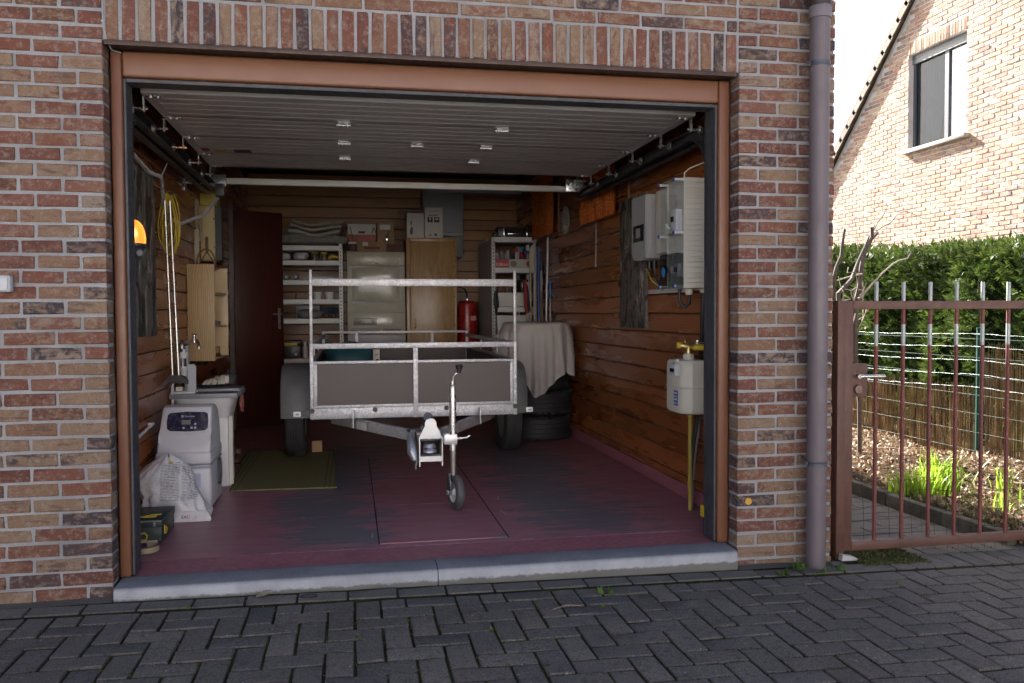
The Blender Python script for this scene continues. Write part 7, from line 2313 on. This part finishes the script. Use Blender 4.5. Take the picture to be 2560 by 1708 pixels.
def pole(p, q, r_, mat, cap, lab):
    t = thing('broomstick', lab, 'pole', p, 'broomsticks in the right corner')
    a, b_ = Vector(p), Vector(q)
    part('shaft', B().tube([a, b_], r_, 12), mat, t)
    if cap is not None:
        part('cap', B().tube([b_ - (b_ - a).normalized() * cap[1], b_ + (b_ - a).normalized() * 0.004], r_ * 1.15, 12), cap[0], t)
LBLUE = M('bright_blue_plastic', (0.02, 0.16, 0.45), 0.4)
pole((2.890, 4.55, 0), (2.958, 4.62, 2.005), 0.012, M('bare_aluminium', (0.42, 0.42, 0.44), 0.4, 0.6), (BLUE, 0.06), 'tallest aluminium pole with a blue tip in the right corner')
pole((2.930, 4.40, 0), (2.935, 4.45, 1.44), 0.009, M('grey_pole', (0.38, 0.38, 0.40), 0.45, 0.3), (LBLUE, 0.17), 'short grey pole with a long light blue grip nearest the right wall')
pole((2.885, 4.72, 0), (2.895, 4.80, 1.80), 0.011, BLUE, None, 'dark blue pole beside the folded chair')
pole((2.912, 4.70, 0), (2.925, 4.80, 1.76), 0.014, M('grey_pole2', (0.28, 0.28, 0.29), 0.5), (BLACKP, 0.20), 'grey pole with a black upper end in the right corner')
pole((2.868, 4.65, 0), (2.915, 4.76, 1.35), 0.011, M('brown_wood_pole', (0.20, 0.12, 0.06), 0.7), None, 'brown wooden handle in the right corner')
pole((2.85, 4.80, 0), (2.868, 4.88, 1.50), 0.010, CH, None, 'cream handle left of the blue pole')
single('long_plank', B().bar((2.955, 5.15, 1.86), (2.955, 4.35, 1.93), 0.022, 0.035), M('dark_batten', (0.16, 0.09, 0.05), 0.6), 'batten fixed to the right wall above the long handles', 'batten', origin=(2.955, 4.8, 1.9))
# round cover on the right wall, curtains
dc = thing('wheel_trim', 'round grey wheel trim hanging on the right wall', 'wheel trim', (2.95, 3.94, 1.985))
part('trim_ring', B().lathe([(0.085, -0.004), (0.128, -0.012), (0.135, -0.004), (0.135, 0.0), (0.085, 0.0)], (2.968, 3.94, 1.985), 'X', 40, closed=True), M('aged_silver_plastic', (0.38, 0.36, 0.32), 0.45, 0.2), dc)
part('trim_centre', B().lathe([(0.0, -0.020), (0.03, -0.018), (0.04, -0.006), (0.04, 0.0), (0.0, 0.0)], (2.968, 3.94, 1.985), 'X', 28), M('aged_silver_plastic', (0.38, 0.36, 0.32)), dc)
for k in range(8):
    a = 2 * math.pi * k / 8
    part('spoke', B().bar((2.962, 3.94 + 0.038 * math.cos(a), 1.985 + 0.038 * math.sin(a)), (2.962, 3.94 + 0.09 * math.cos(a), 1.985 + 0.09 * math.sin(a)), 0.010, 0.022, (1, 0, 0)), M('aged_silver_plastic', (0.38, 0.36, 0.32)), dc)
def curtain_mat():
    n = N('orange_patterned_curtain')
    v = n.coords((1, 11, 7), rnd=False)
    vo = n.n("TexVoronoi", feature='DISTANCE_TO_EDGE')
    vo.inputs['Scale'].default_value = 1.0
    vo.inputs['Randomness'].default_value = 0.35
    n.l(v, vo.inputs['Vector'])
    f = n.noise(v, 6, 5, 0.65)
    d = n.math('FRACT', n.math('MULTIPLY', n.math('ADD', vo.outputs['Distance'], n.math('MULTIPLY', f, 0.15)), 5.0))
    c = n.ramp(d, [(0.25, (0.34, 0.070, 0.014)), (0.5, (0.46, 0.115, 0.020)), (0.8, (0.56, 0.19, 0.045))])
    c = n.mix(n.ramp(f, [(0.4, 0.5), (0.6, 0.0)]), c, (0.30, 0.06, 0.014))
    n.set(c, 0.85, 0, 0.2)
    return n.m
CURT = curtain_mat()
def curtain(y0, y1, z0, z1, lab, folds):
    t = thing('curtain', lab, 'curtain', (2.94, (y0 + y1) / 2, z0), 'orange curtains on the right wall')
    part('cloth', B().grid(lambda u, v: Vector((2.925 + 0.022 * math.sin(u * folds * 2 * math.pi) + 0.006 * math.sin(u * 23), y0 + (y1 - y0) * u, z0 + (z1 - z0) * v + 0.008 * math.sin(u * folds * 6))), 70, 4), CURT, t, 80)
    part('rail', B().box(2.935, 2.950, y0 - 0.02, y1 + 0.02, z1, z1 + 0.025), WHITE_STEEL, t)
curtain(2.33, 3.27, 1.865, 2.45, 'orange patterned curtain nearer the camera on the right wall', 4)
curtain(4.26, 5.20, 1.905, 2.55, 'orange patterned curtain in the right rear corner', 3)
single('window_trim', B().box(2.955, 2.970, 4.19, 4.235, 1.9, 2.65).box(2.955, 2.970, 2.10, 2.15, 1.87, 2.5), M('brown_trim', (0.22, 0.10, 0.035), 0.5), 'brown wooden window trim strips beside the orange curtains', 'trim', origin=(2.96, 3, 1.87))
single('blind_cord', B().tube([(2.93, 2.83, 1.87), (2.932, 2.832, 1.68), (2.93, 2.836, 1.51)], 0.0035, 6).lathe([(0.0, 1.495), (0.007, 1.50), (0.004, 1.515), (0, 1.517)], (2.93, 2.836, 0), 'Z', 10), M('white_cord', (0.6, 0.58, 0.54), 0.8), 'thin white blind cord hanging below the nearer orange curtain', 'cord', origin=(2.93, 2.83, 1.5))
single('ceiling_duct', B().box(1.85, 2.95, 5.9, 6.3, 2.50, 2.60, 0.01), M('pale_duct', (0.36, 0.33, 0.36), 0.6), 'pale boxed duct under the ceiling at the back', 'duct', origin=(2.4, 6.1, 2.5))

# stack of tyres under a dust sheet
TYR = M('stacked_tyre_rubber', (0.020, 0.021, 0.023), 0.65, 0, 0.2, 10, 0.15, 40)
tcx, tcy = 2.628, 3.72
for k in range(5):
    hh = 0.222 if k < 4 else 0.14
    z0 = 0.002 + 0.2225 * k
    rr = (0.305, 0.312, 0.300, 0.306, 0.29)[k]
    dx, dy_ = (0.0, 0.012, -0.012, 0.008, 0.0)[k], (0, 0.01, -0.01, 0.0, 0.0)[k]
    pr = [(rr * 0.62, z0 + 0.015), (rr * 0.70, z0 + 0.002), (rr * 0.90, z0 + 0.004), (rr * 0.97, z0 + 0.022)]
    nrb = 4
    for i in range(nrb):
        a0, a1 = z0 + 0.03 + (hh - 0.06) * i / nrb, z0 + 0.03 + (hh - 0.06) * (i + 1) / nrb
        pr += [(rr, a0 + 0.003), (rr, a1 - 0.003)]
        if i < nrb - 1:
            pr += [(rr - 0.007, a1 - 0.002), (rr - 0.007, a1 + 0.002)]
    pr += [(rr * 0.97, z0 + hh - 0.022), (rr * 0.90, z0 + hh - 0.004), (rr * 0.70, z0 + hh - 0.002), (rr * 0.62, z0 + hh - 0.015)]
    t = thing('car_tyre', ['bottom tyre of the stack on the right', 'second tyre from the floor in the stack on the right', 'middle tyre of the stack half under the dust sheet', 'fourth tyre up in the stack, under the dust sheet', 'topmost narrow tyre hidden under the dust sheet'][k], 'tyre', (tcx + dx, tcy + dy_, z0), 'stacked tyres')
    part('tyre', B().lathe(pr, (tcx + dx, tcy + dy_, 0), 'Z', 72, closed=True), TYR, t, 30)
    tb = B()
    for i in range(72):
        a = 2 * math.pi * i / 72
        for (zz, s_) in ((z0 + 0.034, 1), (z0 + hh - 0.034, -1)):
            p = Vector((tcx + dx + (rr - 0.004) * math.cos(a), tcy + dy_ + (rr - 0.004) * math.sin(a), zz))
            tb.bar(p + Vector((0, 0, -0.024)), p + Vector((-math.sin(a) * 0.006, math.cos(a) * 0.006, 0.020)), 0.010, 0.010, (math.cos(a), math.sin(a), 0))
    part('tread_blocks', tb, TYR, t)['kind'] = 'stuff'
def sheet_len(a):
    """how far the cloth hangs at angle a, with one long corner towards the camera"""
    c1 = max(0.0, math.cos(a - R(-92))) ** 10 * 0.22
    c1b = max(0.0, math.cos(a - R(-108))) ** 26 * 0.10
    c2 = max(0.0, math.cos(a - R(-35))) ** 10 * 0.10
    c3 = max(0.0, math.cos(a - R(170))) ** 8 * 0.08
    return 0.36 + c1 + c1b + c2 + c3 + 0.012 * math.sin(9 * a)
def sheet(u, v):
    a = 2 * math.pi * u
    R0 = 0.295
    if v < 0.35:
        t = v / 0.35
        r_ = R0 * t
        return Vector((tcx + r_ * math.cos(a), tcy + r_ * math.sin(a), 1.045 - 0.012 * t ** 6 + 0.004 * math.sin(5 * a) * t))
    t = (v - 0.35) / 0.65
    L = sheet_len(a)
    fold = math.sin(11 * a + 1.1) * 0.7 + 0.5 * math.sin(17 * a + 0.5) + 0.35 * math.sin(27 * a)
    r_ = R0 + 0.028 * min(1, t * 5) + (0.026 * fold + 0.03) * t ** 0.8
    return Vector((min(tcx + r_ * math.cos(a), 2.955), tcy + r_ * math.sin(a), 1.033 - L * t + 0.006 * math.sin(21 * a) * t))
dsh = single('dust_sheet', B().grid(sheet, 200, 36), M('grey_white_cotton', (0.50, 0.49, 0.48), 0.92, 0, 0.06, 9, 0.25, 300), 'grey white dust sheet draped over the stack of tyres', 'sheet', origin=(tcx, tcy, 0.4), ang=80)

# ================================================================== right wall equipment
single('right_wall_board', B().box(WR - 0.022, WR - 0.002, 1.72, 2.285, 1.018, 1.945, 0.002), WEA, 'tall dark weathered board on the right wall behind the inverter', 'board', origin=(WR, 2.0, 1.018))
iv = thing('solar_inverter', 'grey inverter box with a dark display on the right wall', 'inverter', (2.88, 1.4, 1.46))
INV = M('inverter_grey', (0.42, 0.43, 0.45), 0.4, 0, 0.05)
ipoly = [(1.268, 1.862), (1.540, 1.866), (1.540, 1.50), (1.51, 1.462), (1.31, 1.455), (1.278, 1.468), (1.268, 1.50)]
part('casing', B().prism(ipoly, 'X', 2.800, 2.95), INV, iv)
part('front_cover', B().prism([(y + (0.006 if y < 1.4 else -0.006), z + (-0.008 if z > 1.7 else 0.008)) for y, z in ipoly], 'X', 2.790, 2.799), M('inverter_cover', (0.36, 0.37, 0.39), 0.42, 0, 0.05), iv)
part('display', B().box(2.7865, 2.7895, 1.30, 1.50, 1.575, 1.68, 0.001), M('display_black', (0.02, 0.02, 0.022), 0.18), iv)
part('display_glass', B().box(2.785, 2.7862, 1.36, 1.44, 1.60, 1.66), GREYP, iv)
part('gland', B().cyl((2.87, 1.33, 1.454), (2.87, 1.33, 1.40), 0.016, seg=12), BLACKP, iv)
part('gland', B().cyl((2.87, 1.42, 1.454), (2.87, 1.42, 1.40), 0.016, seg=12), BLACKP, iv)
part('cable', B().tube([(2.87, 1.33, 1.40), (2.88, 1.32, 1.34), (2.90, 1.28, 1.28)], 0.008, 8), BLACKP, iv)
part('earth_cable', B().tube([(2.85, 1.42, 1.41), (2.86, 1.36, 1.33), (2.90, 1.25, 1.265)], 0.0035, 6), M('green_yellow', (0.35, 0.40, 0.03), 0.5), iv)
b2 = thing('switch_cabinet', 'plain cream switch cabinet between the inverter and the meter cabinet', 'electric cabinet', (2.88, 1.0, 1.47))
part('body', B().box(2.785, 2.970, 0.925, 1.085, 1.476, 1.848, 0.006), CREAMP, b2)
part('gland', B().cyl((2.86, 1.03, 1.475), (2.86, 1.03, 1.40), 0.015, seg=12).cyl((2.90, 1.03, 1.475), (2.90, 1.03, 1.40), 0.015, seg=12), BLACKP, b2)
part('cable', B().tube([(2.86, 1.03, 1.40), (2.865, 1.03, 1.33), (2.89, 1.0, 1.27)], 0.007, 8), GREYP, b2)
mc = thing('meter_cabinet', 'cream ribbed meter cabinet with a clear cover and blue screws on the right wall', 'meter cabinet', (2.85, 0.72, 1.26))
MCZ0, MCZ1 = 1.258, 1.860
bodyb = B()
nr = 21
poly = [(2.775, MCZ0)]
body = B()
body.box(2.7745, 2.888, 0.606, 0.850, MCZ0 + 0.001, MCZ1 - 0.001)
part('case', body, CREAMP, mc)
for k in range(nr):
    z0 = MCZ0 + (MCZ1 - MCZ0) * k / nr
    part('rib', B().box(2.772, 2.8875, 0.600, 0.6055, z0 + 0.0022, z0 + (MCZ1 - MCZ0) / nr - 0.0022, 0.0012, 1), CREAMP, mc)
part('front_frame', B().box(2.767, 2.7742, 0.598, 0.606, MCZ0, MCZ1).box(2.767, 2.7742, 0.846, 0.853, MCZ0, MCZ1).box(2.767, 2.7742, 0.6062, 0.8458, MCZ1 - 0.008, MCZ1).box(2.767, 2.7742, 0.6062, 0.8458, MCZ0, MCZ0 + 0.008), CREAMP, mc)
part('rear_rim', B().box(2.8885, 2.898, 0.590, 0.860, MCZ0 - 0.004, MCZ1 + 0.004, 0.002), CREAMP, mc)
part('base_plate', B().box(2.8985, 2.970, 0.596, 0.856, MCZ0 - 0.002, MCZ1 + 0.002, 0.002), CREAMP, mc)
for z in (1.40, 1.55, 1.57, 1.58, 1.72, 1.83):
    part('joint_line', B().box(2.900, 2.968, 0.5942, 0.5958, z, z + 0.0025), M('joint_line_grey', (0.25, 0.24, 0.21), 0.6), mc)  # panel joints drawn as thin darker strips
CLEAR = glass_mat('clear_cover_plastic', (0.88, 0.90, 0.92), 1.35)
SMOKE = glass_mat('smoked_cover_plastic', (0.42, 0.44, 0.46), 1.5)
def hoodbox(x0, x1, y0, y1, z0, z1, mat, nm):
    bb = B()
    bb.quad((x0, y0, z0), (x0, y1, z0), (x0, y1, z1), (x0, y0, z1))
    bb.quad((x0, y0, z0), (x1, y0, z0), (x1, y0, z1), (x0, y0, z1))
    bb.quad((x0, y1, z0), (x1, y1, z0), (x1, y1, z1), (x0, y1, z1))
    bb.quad((x0, y0, z1), (x1, y0, z1), (x1, y1, z1), (x0, y1, z1))
    bb.quad((x0, y0, z0), (x1, y0, z0), (x1, y1, z0), (x0, y1, z0))
    return part(nm, bb, mat, mc)
hoodbox(2.728, 2.7665, 0.606, 0.846, 1.565, 1.858, CLEAR, 'clear_cover')
hoodbox(2.728, 2.7665, 0.606, 0.846, 1.452, 1.562, CLEAR, 'clear_cover')
hoodbox(2.724, 2.7665, 0.604, 0.848, 1.262, 1.450, SMOKE, 'smoked_cover')
for (y, z) in ((0.612, 1.848), (0.838, 1.848), (0.612, 1.560), (0.838, 1.556), (0.612, 1.270), (0.838, 1.270)):
    s_ = part('cover_screw', B().cyl((2.716, y, z), (2.772, y, z), 0.008, seg=12), WHITEP, mc)
    part('screw_tip', B().cyl((2.709, y, z), (2.7155, y, z), 0.010, seg=12), BLUE, s_)
em = part('electric_meter', B().box(2.735, 2.772, 0.628, 0.745, 1.560, 1.690, 0.004), WHITEP, mc)
part('meter_display', B().box(2.7335, 2.7347, 0.665, 0.71, 1.625, 1.655), M('lcd_dark', (0.02, 0.025, 0.02), 0.2), em)
part('meter_side_label', B().box(2.74, 2.768, 0.6265, 0.6275, 1.57, 1.68), M('pale_lilac', (0.6, 0.6, 0.66), 0.5), em)
br = part('breaker', B().box(2.745, 2.772, 0.63, 0.70, 1.325, 1.395, 0.003), WHITEP, mc)
part('breaker_lever', B().box(2.741, 2.7447, 0.645, 0.655, 1.35, 1.375).box(2.741, 2.7447, 0.67, 0.68, 1.35, 1.375), BLACKP, br)
part('breaker', B().box(2.748, 2.772, 0.735, 0.80, 1.345, 1.385, 0.003), WHITEP, mc)
part('blue_sticker', B().lathe([(0.0, -0.0006), (0.028, -0.0006), (0.028, 0.0), (0.0, 0.0)], (2.7225, 0.79, 1.352), 'X', 22), M('sky_blue_print', (0.02, 0.22, 0.55), 0.4), mc)
part('seal_tag', B().cbox((2.706, 0.70, 1.605), (0.004, 0.024, 0.024), 0.002).tube([(2.708, 0.69, 1.597), (2.712, 0.66, 1.585)], 0.003, 6), WHITEP, mc)
part('seal_tag', B().cbox((2.712, 0.652, 1.580), (0.008, 0.014, 0.008), 0.002).cbox((2.714, 0.66, 1.265), (0.008, 0.014, 0.008), 0.002), M('green_seal', (0.03, 0.32, 0.10), 0.5), mc)
gr2 = B()
for i in range(7):
    gr2.box(2.7655, 2.7668, 0.64 + 0.014 * i, 0.644 + 0.014 * i, 1.775, 1.825)
    gr2.box(2.7655, 2.7668, 0.64 + 0.014 * i, 0.644 + 0.014 * i, 1.715, 1.745)
part('terminal_grid', gr2, LGREY, mc)['kind'] = 'stuff'
part('cable_gland', B().lathe([(0.0, 1.225), (0.020, 1.225), (0.022, 1.24), (0.022, 1.2565), (0.0, 1.2565)], (2.84, 0.70, 0), 'Z', 16), CREAMP, mc)
part('cable_gland', B().lathe([(0.0, 1.235), (0.018, 1.235), (0.020, 1.245), (0.020, 1.2565), (0.0, 1.2565)], (2.915, 0.68, 0), 'Z', 16), CREAMP, mc)
part('cable_loop', B().tube([(2.80, 0.74, 1.258), (2.798, 0.74, 1.20), (2.81, 0.735, 1.165), (2.828, 0.72, 1.158), (2.842, 0.705, 1.175), (2.842, 0.70, 1.23)], 0.010, 10), BLACKP, mc)
part('thin_cable', B().tube([(2.775, 0.612, 1.862), (2.778, 0.62, 1.885), (2.80, 0.60, 1.908), (2.87, 0.56, 1.935), (2.965, 0.50, 1.985)], 0.004, 6), CREAMP, mc)
cd2 = thing('cable_trunking', 'white cable trunking under the meter cabinet on the right wall', 'trunking', (2.95, 1.3, 1.25))
part('trunk', B().box(2.940, 2.972, 0.95, 1.635, 1.248, 1.276, 0.002), WHITEP, cd2)
mp = thing('mains_cable', 'black mains cable running down behind the gas meter to the floor', 'cable', (2.93, 0.75, 0))
part('riser', B().tube([(2.915, 0.68, 1.235), (2.918, 0.70, 1.0), (2.928, 0.74, 0.90), (2.930, 0.76, 0.80), (2.93, 0.78, 0.55), (2.915, 0.80, 0.40), (2.90, 0.81, 0.20), (2.889, 0.81, 0.0)], 0.0125, 12), BLACKP, mp)
part('riser', B().tube([(2.945, 0.78, 0.62), (2.935, 0.79, 0.45), (2.915, 0.80, 0.25), (2.903, 0.80, 0.0)], 0.008, 10), M('grey_cable', (0.16, 0.17, 0.19), 0.5), mp)
part('cable_tie', B().tube([(2.875, 0.80, 0.16), (2.90, 0.785, 0.16), (2.92, 0.80, 0.16)], 0.004, 6).tube([(2.90, 0.80, 0.42), (2.925, 0.785, 0.42), (2.94, 0.80, 0.42)], 0.004, 6), BLACKP, mp)
part('tangle', B().tube([(2.955, 0.66, 0.56), (2.950, 0.64, 0.40), (2.945, 0.63, 0.36)], 0.005, 8).tube([(2.935, 0.62, 0.42), (2.93, 0.62, 0.36), (2.945, 0.63, 0.33), (2.955, 0.64, 0.45)], 0.005, 8).tube([(2.945, 0.63, 0.26), (2.944, 0.635, 0.0)], 0.0025, 6), STEEL_D, mp)
part('connector', B().box(2.932, 2.944, 0.61, 0.625, 0.25, 0.32, 0.002), WHITEP, mp)
part('earth_clamp', B().tube([(2.918, 0.63, 0.40), (2.925, 0.63, 0.33), (2.94, 0.63, 0.38)], 0.004, 6), M('green_yellow', (0.35, 0.40, 0.03)), mp)
gm = thing('gas_meter', 'cream gas meter with a small counter and blue label low on the right wall', 'gas meter', (2.85, 0.75, 0.56))
GMC = M('gas_meter_cream', (0.56, 0.54, 0.46), 0.45, 0, 0.05)
gp_ = [(2.772, 0.80), (2.772, 0.672), (2.790, 0.640), (2.826, 0.615), (2.915, 0.615), (2.930, 0.635), (2.930, 0.86), (2.772, 0.86)]
def gmp(s):
    cx, cyy = 2.855, 0.74
    return [(cx + (x - cx) * s, cyy + (y - cyy) * s) for x, y in gp_]
gb_ = B()
rings = []
for (s, z) in ((0.80, 0.560), (0.92, 0.566), (0.985, 0.582), (1.0, 0.605), (1.0, 0.706), (1.03, 0.708), (1.03, 0.715), (1.0, 0.717), (1.0, 0.825), (0.97, 0.845), (0.88, 0.858), (0.7, 0.862)):
    rings.append([gb_.bm.verts.new((x, y, z)) for x, y in gmp(s)])
for A_, C_ in zip(rings, rings[1:]):
    for i in range(8):
        gb_.bm.faces.new((A_[i], A_[(i + 1) % 8], C_[(i + 1) % 8], C_[i]))
gb_.bm.faces.new(rings[0])
gb_.bm.faces.new(rings[-1])
part('body', gb_, GMC, gm, 30)
part('counter', B().box(2.742, 2.772, 0.66, 0.75, 0.775, 0.842, 0.004), LGREY, gm)
part('counter_window', B().box(2.7405, 2.7415, 0.675, 0.735, 0.795, 0.815), M('display_black', (0.02, 0.02, 0.022)), gm)
part('seal', B().lathe([(0.0, -0.008), (0.009, -0.006), (0.009, 0.006), (0.0, 0.008)], (2.757, 0.665, 0.860), 'X', 14), WHITEP, gm)
part('blue_label', B().box(2.7695, 2.7713, 0.69, 0.745, 0.605, 0.69), M('label_blue', (0.02, 0.045, 0.30), 0.4), gm)
part('label_text', B().box(2.768, 2.7692, 0.70, 0.735, 0.672, 0.68).box(2.768, 2.7692, 0.70, 0.735, 0.655, 0.66).box(2.768, 2.7692, 0.70, 0.735, 0.635, 0.645).box(2.768, 2.7692, 0.70, 0.735, 0.615, 0.622), WHITEP, gm)
part('union', B().lathe([(0.030, 0.860), (0.032, 0.878), (0.030, 0.895), (0.018, 0.898), (0.0, 0.898)], (2.838, 0.70, 0), 'Z', 24), GMC, gm)
gpi = thing('gas_pipe', 'yellow gas pipe with brass valve above and below the gas meter', 'gas pipe', (2.86, 0.7, 0))
part('cross_pipe', B().tube([(2.775, 0.72, 0.944), (2.80, 0.715, 0.942)], [0.019, 0.019], 18).tube([(2.862, 0.70, 0.93), (2.90, 0.69, 0.93), (2.968, 0.66, 0.93)], 0.019, 18), YELLOW, gpi)
part('valve', B().tube([(2.80, 0.715, 0.942), (2.815, 0.71, 0.938), (2.862, 0.70, 0.93)], [0.022, 0.024, 0.022], 16).cyl((2.838, 0.70, 0.895), (2.838, 0.70, 0.935), 0.018, seg=16).cbox((2.818, 0.70, 0.962), (0.010, 0.012, 0.035), 0.003).cbox((2.838, 0.69, 0.957), (0.022, 0.03, 0.008), 0.003), BRASS, gpi)
part('pipe_clip', B().cbox((2.895, 0.68, 0.957), (0.05, 0.02, 0.008), 0.002).cyl((2.88, 0.68, 0.95), (2.88, 0.68, 0.972), 0.007, seg=8), ZINC, gpi)
part('down_pipe', B().tube([(2.845, 0.70, 0.562), (2.848, 0.70, 0.54), (2.870, 0.752, 0.20), (2.874, 0.760, 0.0)], 0.0125, 14), M('ochre_pipe_paint', (0.36, 0.27, 0.05), 0.5, 0, 0.2), gpi)
part('pipe_joint', B().cyl((2.8455, 0.70, 0.545), (2.8445, 0.70, 0.560), 0.017, seg=12).cyl((2.8725, 0.757, 0.125), (2.871, 0.754, 0.17), 0.0155, seg=12), M('ochre_pipe_paint', (0.36, 0.27, 0.05)), gpi)
single('yellow_tape', B().box(2.725, 2.733, 0.24, 0.275, 0.09, 0.15, 0.002), YELLOW, 'short yellow strip at the foot of the right door track', 'tape', origin=(2.73, 0.25, 0.09))

# ================================================================== weeds and litter on the drive
WEED = leaf_mat('weed_leaf', [(0.035, 0.07, 0.012), (0.06, 0.12, 0.02), (0.10, 0.17, 0.03)], 0.25, 0.6)
rwd = random.Random(61)
weeds = [(3.05, -0.115, 0.040, 14, 'leafy green weed just left of the downpipe foot'), (2.93, -0.20, 0.035, 12, 'green weed in front of the right end of the sill'), (3.24, -0.15, 0.035, 12, 'weed right of the downpipe foot'), (3.13, -0.20, 0.030, 10, 'weed directly in front of the downpipe'), (2.05, -0.30, 0.032, 12, 'green weed on the drive in front of the right half of the doorway'), (1.98, -0.46, 0.018, 8, 'tiny weed tuft left of the centre joint of the drive'), (1.50, -0.63, 0.014, 7, 'tiny weed in a joint near the centre of the drive'), (2.05, -0.235, 0.012, 6, 'tiny weed close to the sill right of its joint'), (0.33, -0.21, 0.014, 8, 'tiny weed by the left end of the sill'), (1.0, -0.62, 0.014, 8, 'tiny weed low in the middle of the drive'), (2.36, -0.17, 0.014, 7, 'tiny weed by the sill near its right end'), (1.63, -0.98, 0.014, 6, 'tiny weed nearest the bottom edge of the photo'), (2.22, -0.36, 0.012, 6, 'tiny weed right of the green drive weed'), (3.36, -0.40, 0.014, 6, 'tiny weed on the drive in front of the gate post')]
for (x, y, s, n_, lab) in weeds:
    t = thing('weed', lab, 'weed', (x, y, gz(x, y)), 'weeds in the paving joints')
    cards_obj('leaves', blob_cards(rwd, n_, lambda: (rwd.gauss(0, s * 0.25), rwd.gauss(0, s * 0.25), 0.002), s, 0.7, 0.28), WEED, t)
single('dry_leaf', B().grid(lambda u, v: Vector((0.585 + 0.065 * u, -0.115 + 0.03 * (v - 0.5) * math.sin(math.pi * u) * 2 + 0.01 * u, gz(0.6, -0.1) + 0.004 + 0.016 * abs(v - 0.5) + 0.01 * u)), 10, 4), M('straw_leaf', (0.38, 0.30, 0.20), 0.8), 'curled dry leaf lying against the sill on the left', 'leaf', origin=(0.6, -0.115, gz(0.6)), ang=80)
single('rubber_ring', B().tube([(0.80 + 0.035 * math.cos(a), -0.135 + 0.020 * math.sin(a), gz(0.8) + 0.004) for a in [2 * math.pi * k / 24 for k in range(24)]], 0.0022, 5, closed=True), RUBBER, 'thin dark rubber ring lying on the drive in front of the sill', 'ring', origin=(0.8, -0.135, gz(0.8)))
single('dry_stalk', B().tube([(1.78, -0.46, gz(1.8) + 0.004), (1.84, -0.43, gz(1.8) + 0.008), (1.90, -0.44, gz(1.8) + 0.004)], 0.0022, 5), M('straw', (0.25, 0.18, 0.11), 0.9), 'dry brown stalk lying on the drive', 'stalk', origin=(1.84, -0.44, gz(1.84)))

# ================================================================== added unseen houses behind the camera, bouncing sunlight into the garage
def bounce_house(x0, x1, y, h, col, lab, ridge):
    t = thing('added_bounce_house', lab, 'house', ((x0 + x1) / 2, y, -0.3), 'added unseen houses for bounce light')
    wm2 = M('render_%d' % int(x0 + 50), col, 0.9, 0, 0.06, 1.5, 0.1, 60)
    part('wall', B().box(x0, x1, y - 8, y, -0.3, h), wm2, t)
    part('roof', B().prism([(y + 0.4, h - 0.05), (y + 0.4, h + 0.1), (y - 4, ridge), (y - 8.4, h + 0.1), (y - 8.4, h - 0.05)], 'X', x0 - 0.05, x1 + 0.05), M('red_roof_tiles', (0.22, 0.075, 0.045), 0.85, 0, 0.2, 6, 0.3, 30), t)
    w = (x1 - x0)
    for fx in (0.2, 0.5, 0.8):
        for z in (0.9, 3.6):
            if fx == 0.5 and z < 1:
                part('front_door', B().box(x0 + w * fx - 0.5, x0 + w * fx + 0.5, y + 0.002, y + 0.05, -0.1, 2.1), MAHOG, t)
                continue
            wi = part('window', B().box(x0 + w * fx - 0.65, x0 + w * fx + 0.65, y + 0.002, y + 0.05, z, z + 1.4), WHITEP, t)
            part('pane', B().box(x0 + w * fx - 0.57, x0 + w * fx + 0.57, y + 0.051, y + 0.06, z + 0.08, z + 1.32), M('far_glass', (0.04, 0.05, 0.06), 0.08), wi)
    part('chimney', B().box(x0 + 1, x0 + 1.7, y - 4.4, y - 3.6, h + 1, ridge + 0.8), wm2, t)
bounce_house(-15.0, -5.2, -19, 5.8, (0.62, 0.61, 0.58), 'added unseen cream house bouncing sunlight into the garage, leftmost of three', 9.0)
bounce_house(-5.0, 4.6, -19.6, 5.6, (0.70, 0.70, 0.71), 'added unseen white house bouncing sunlight straight into the garage', 8.8)
bounce_house(4.8, 15.0, -19.2, 5.9, (0.58, 0.56, 0.53), 'added unseen beige house bouncing sunlight into the garage, rightmost of three', 9.2)
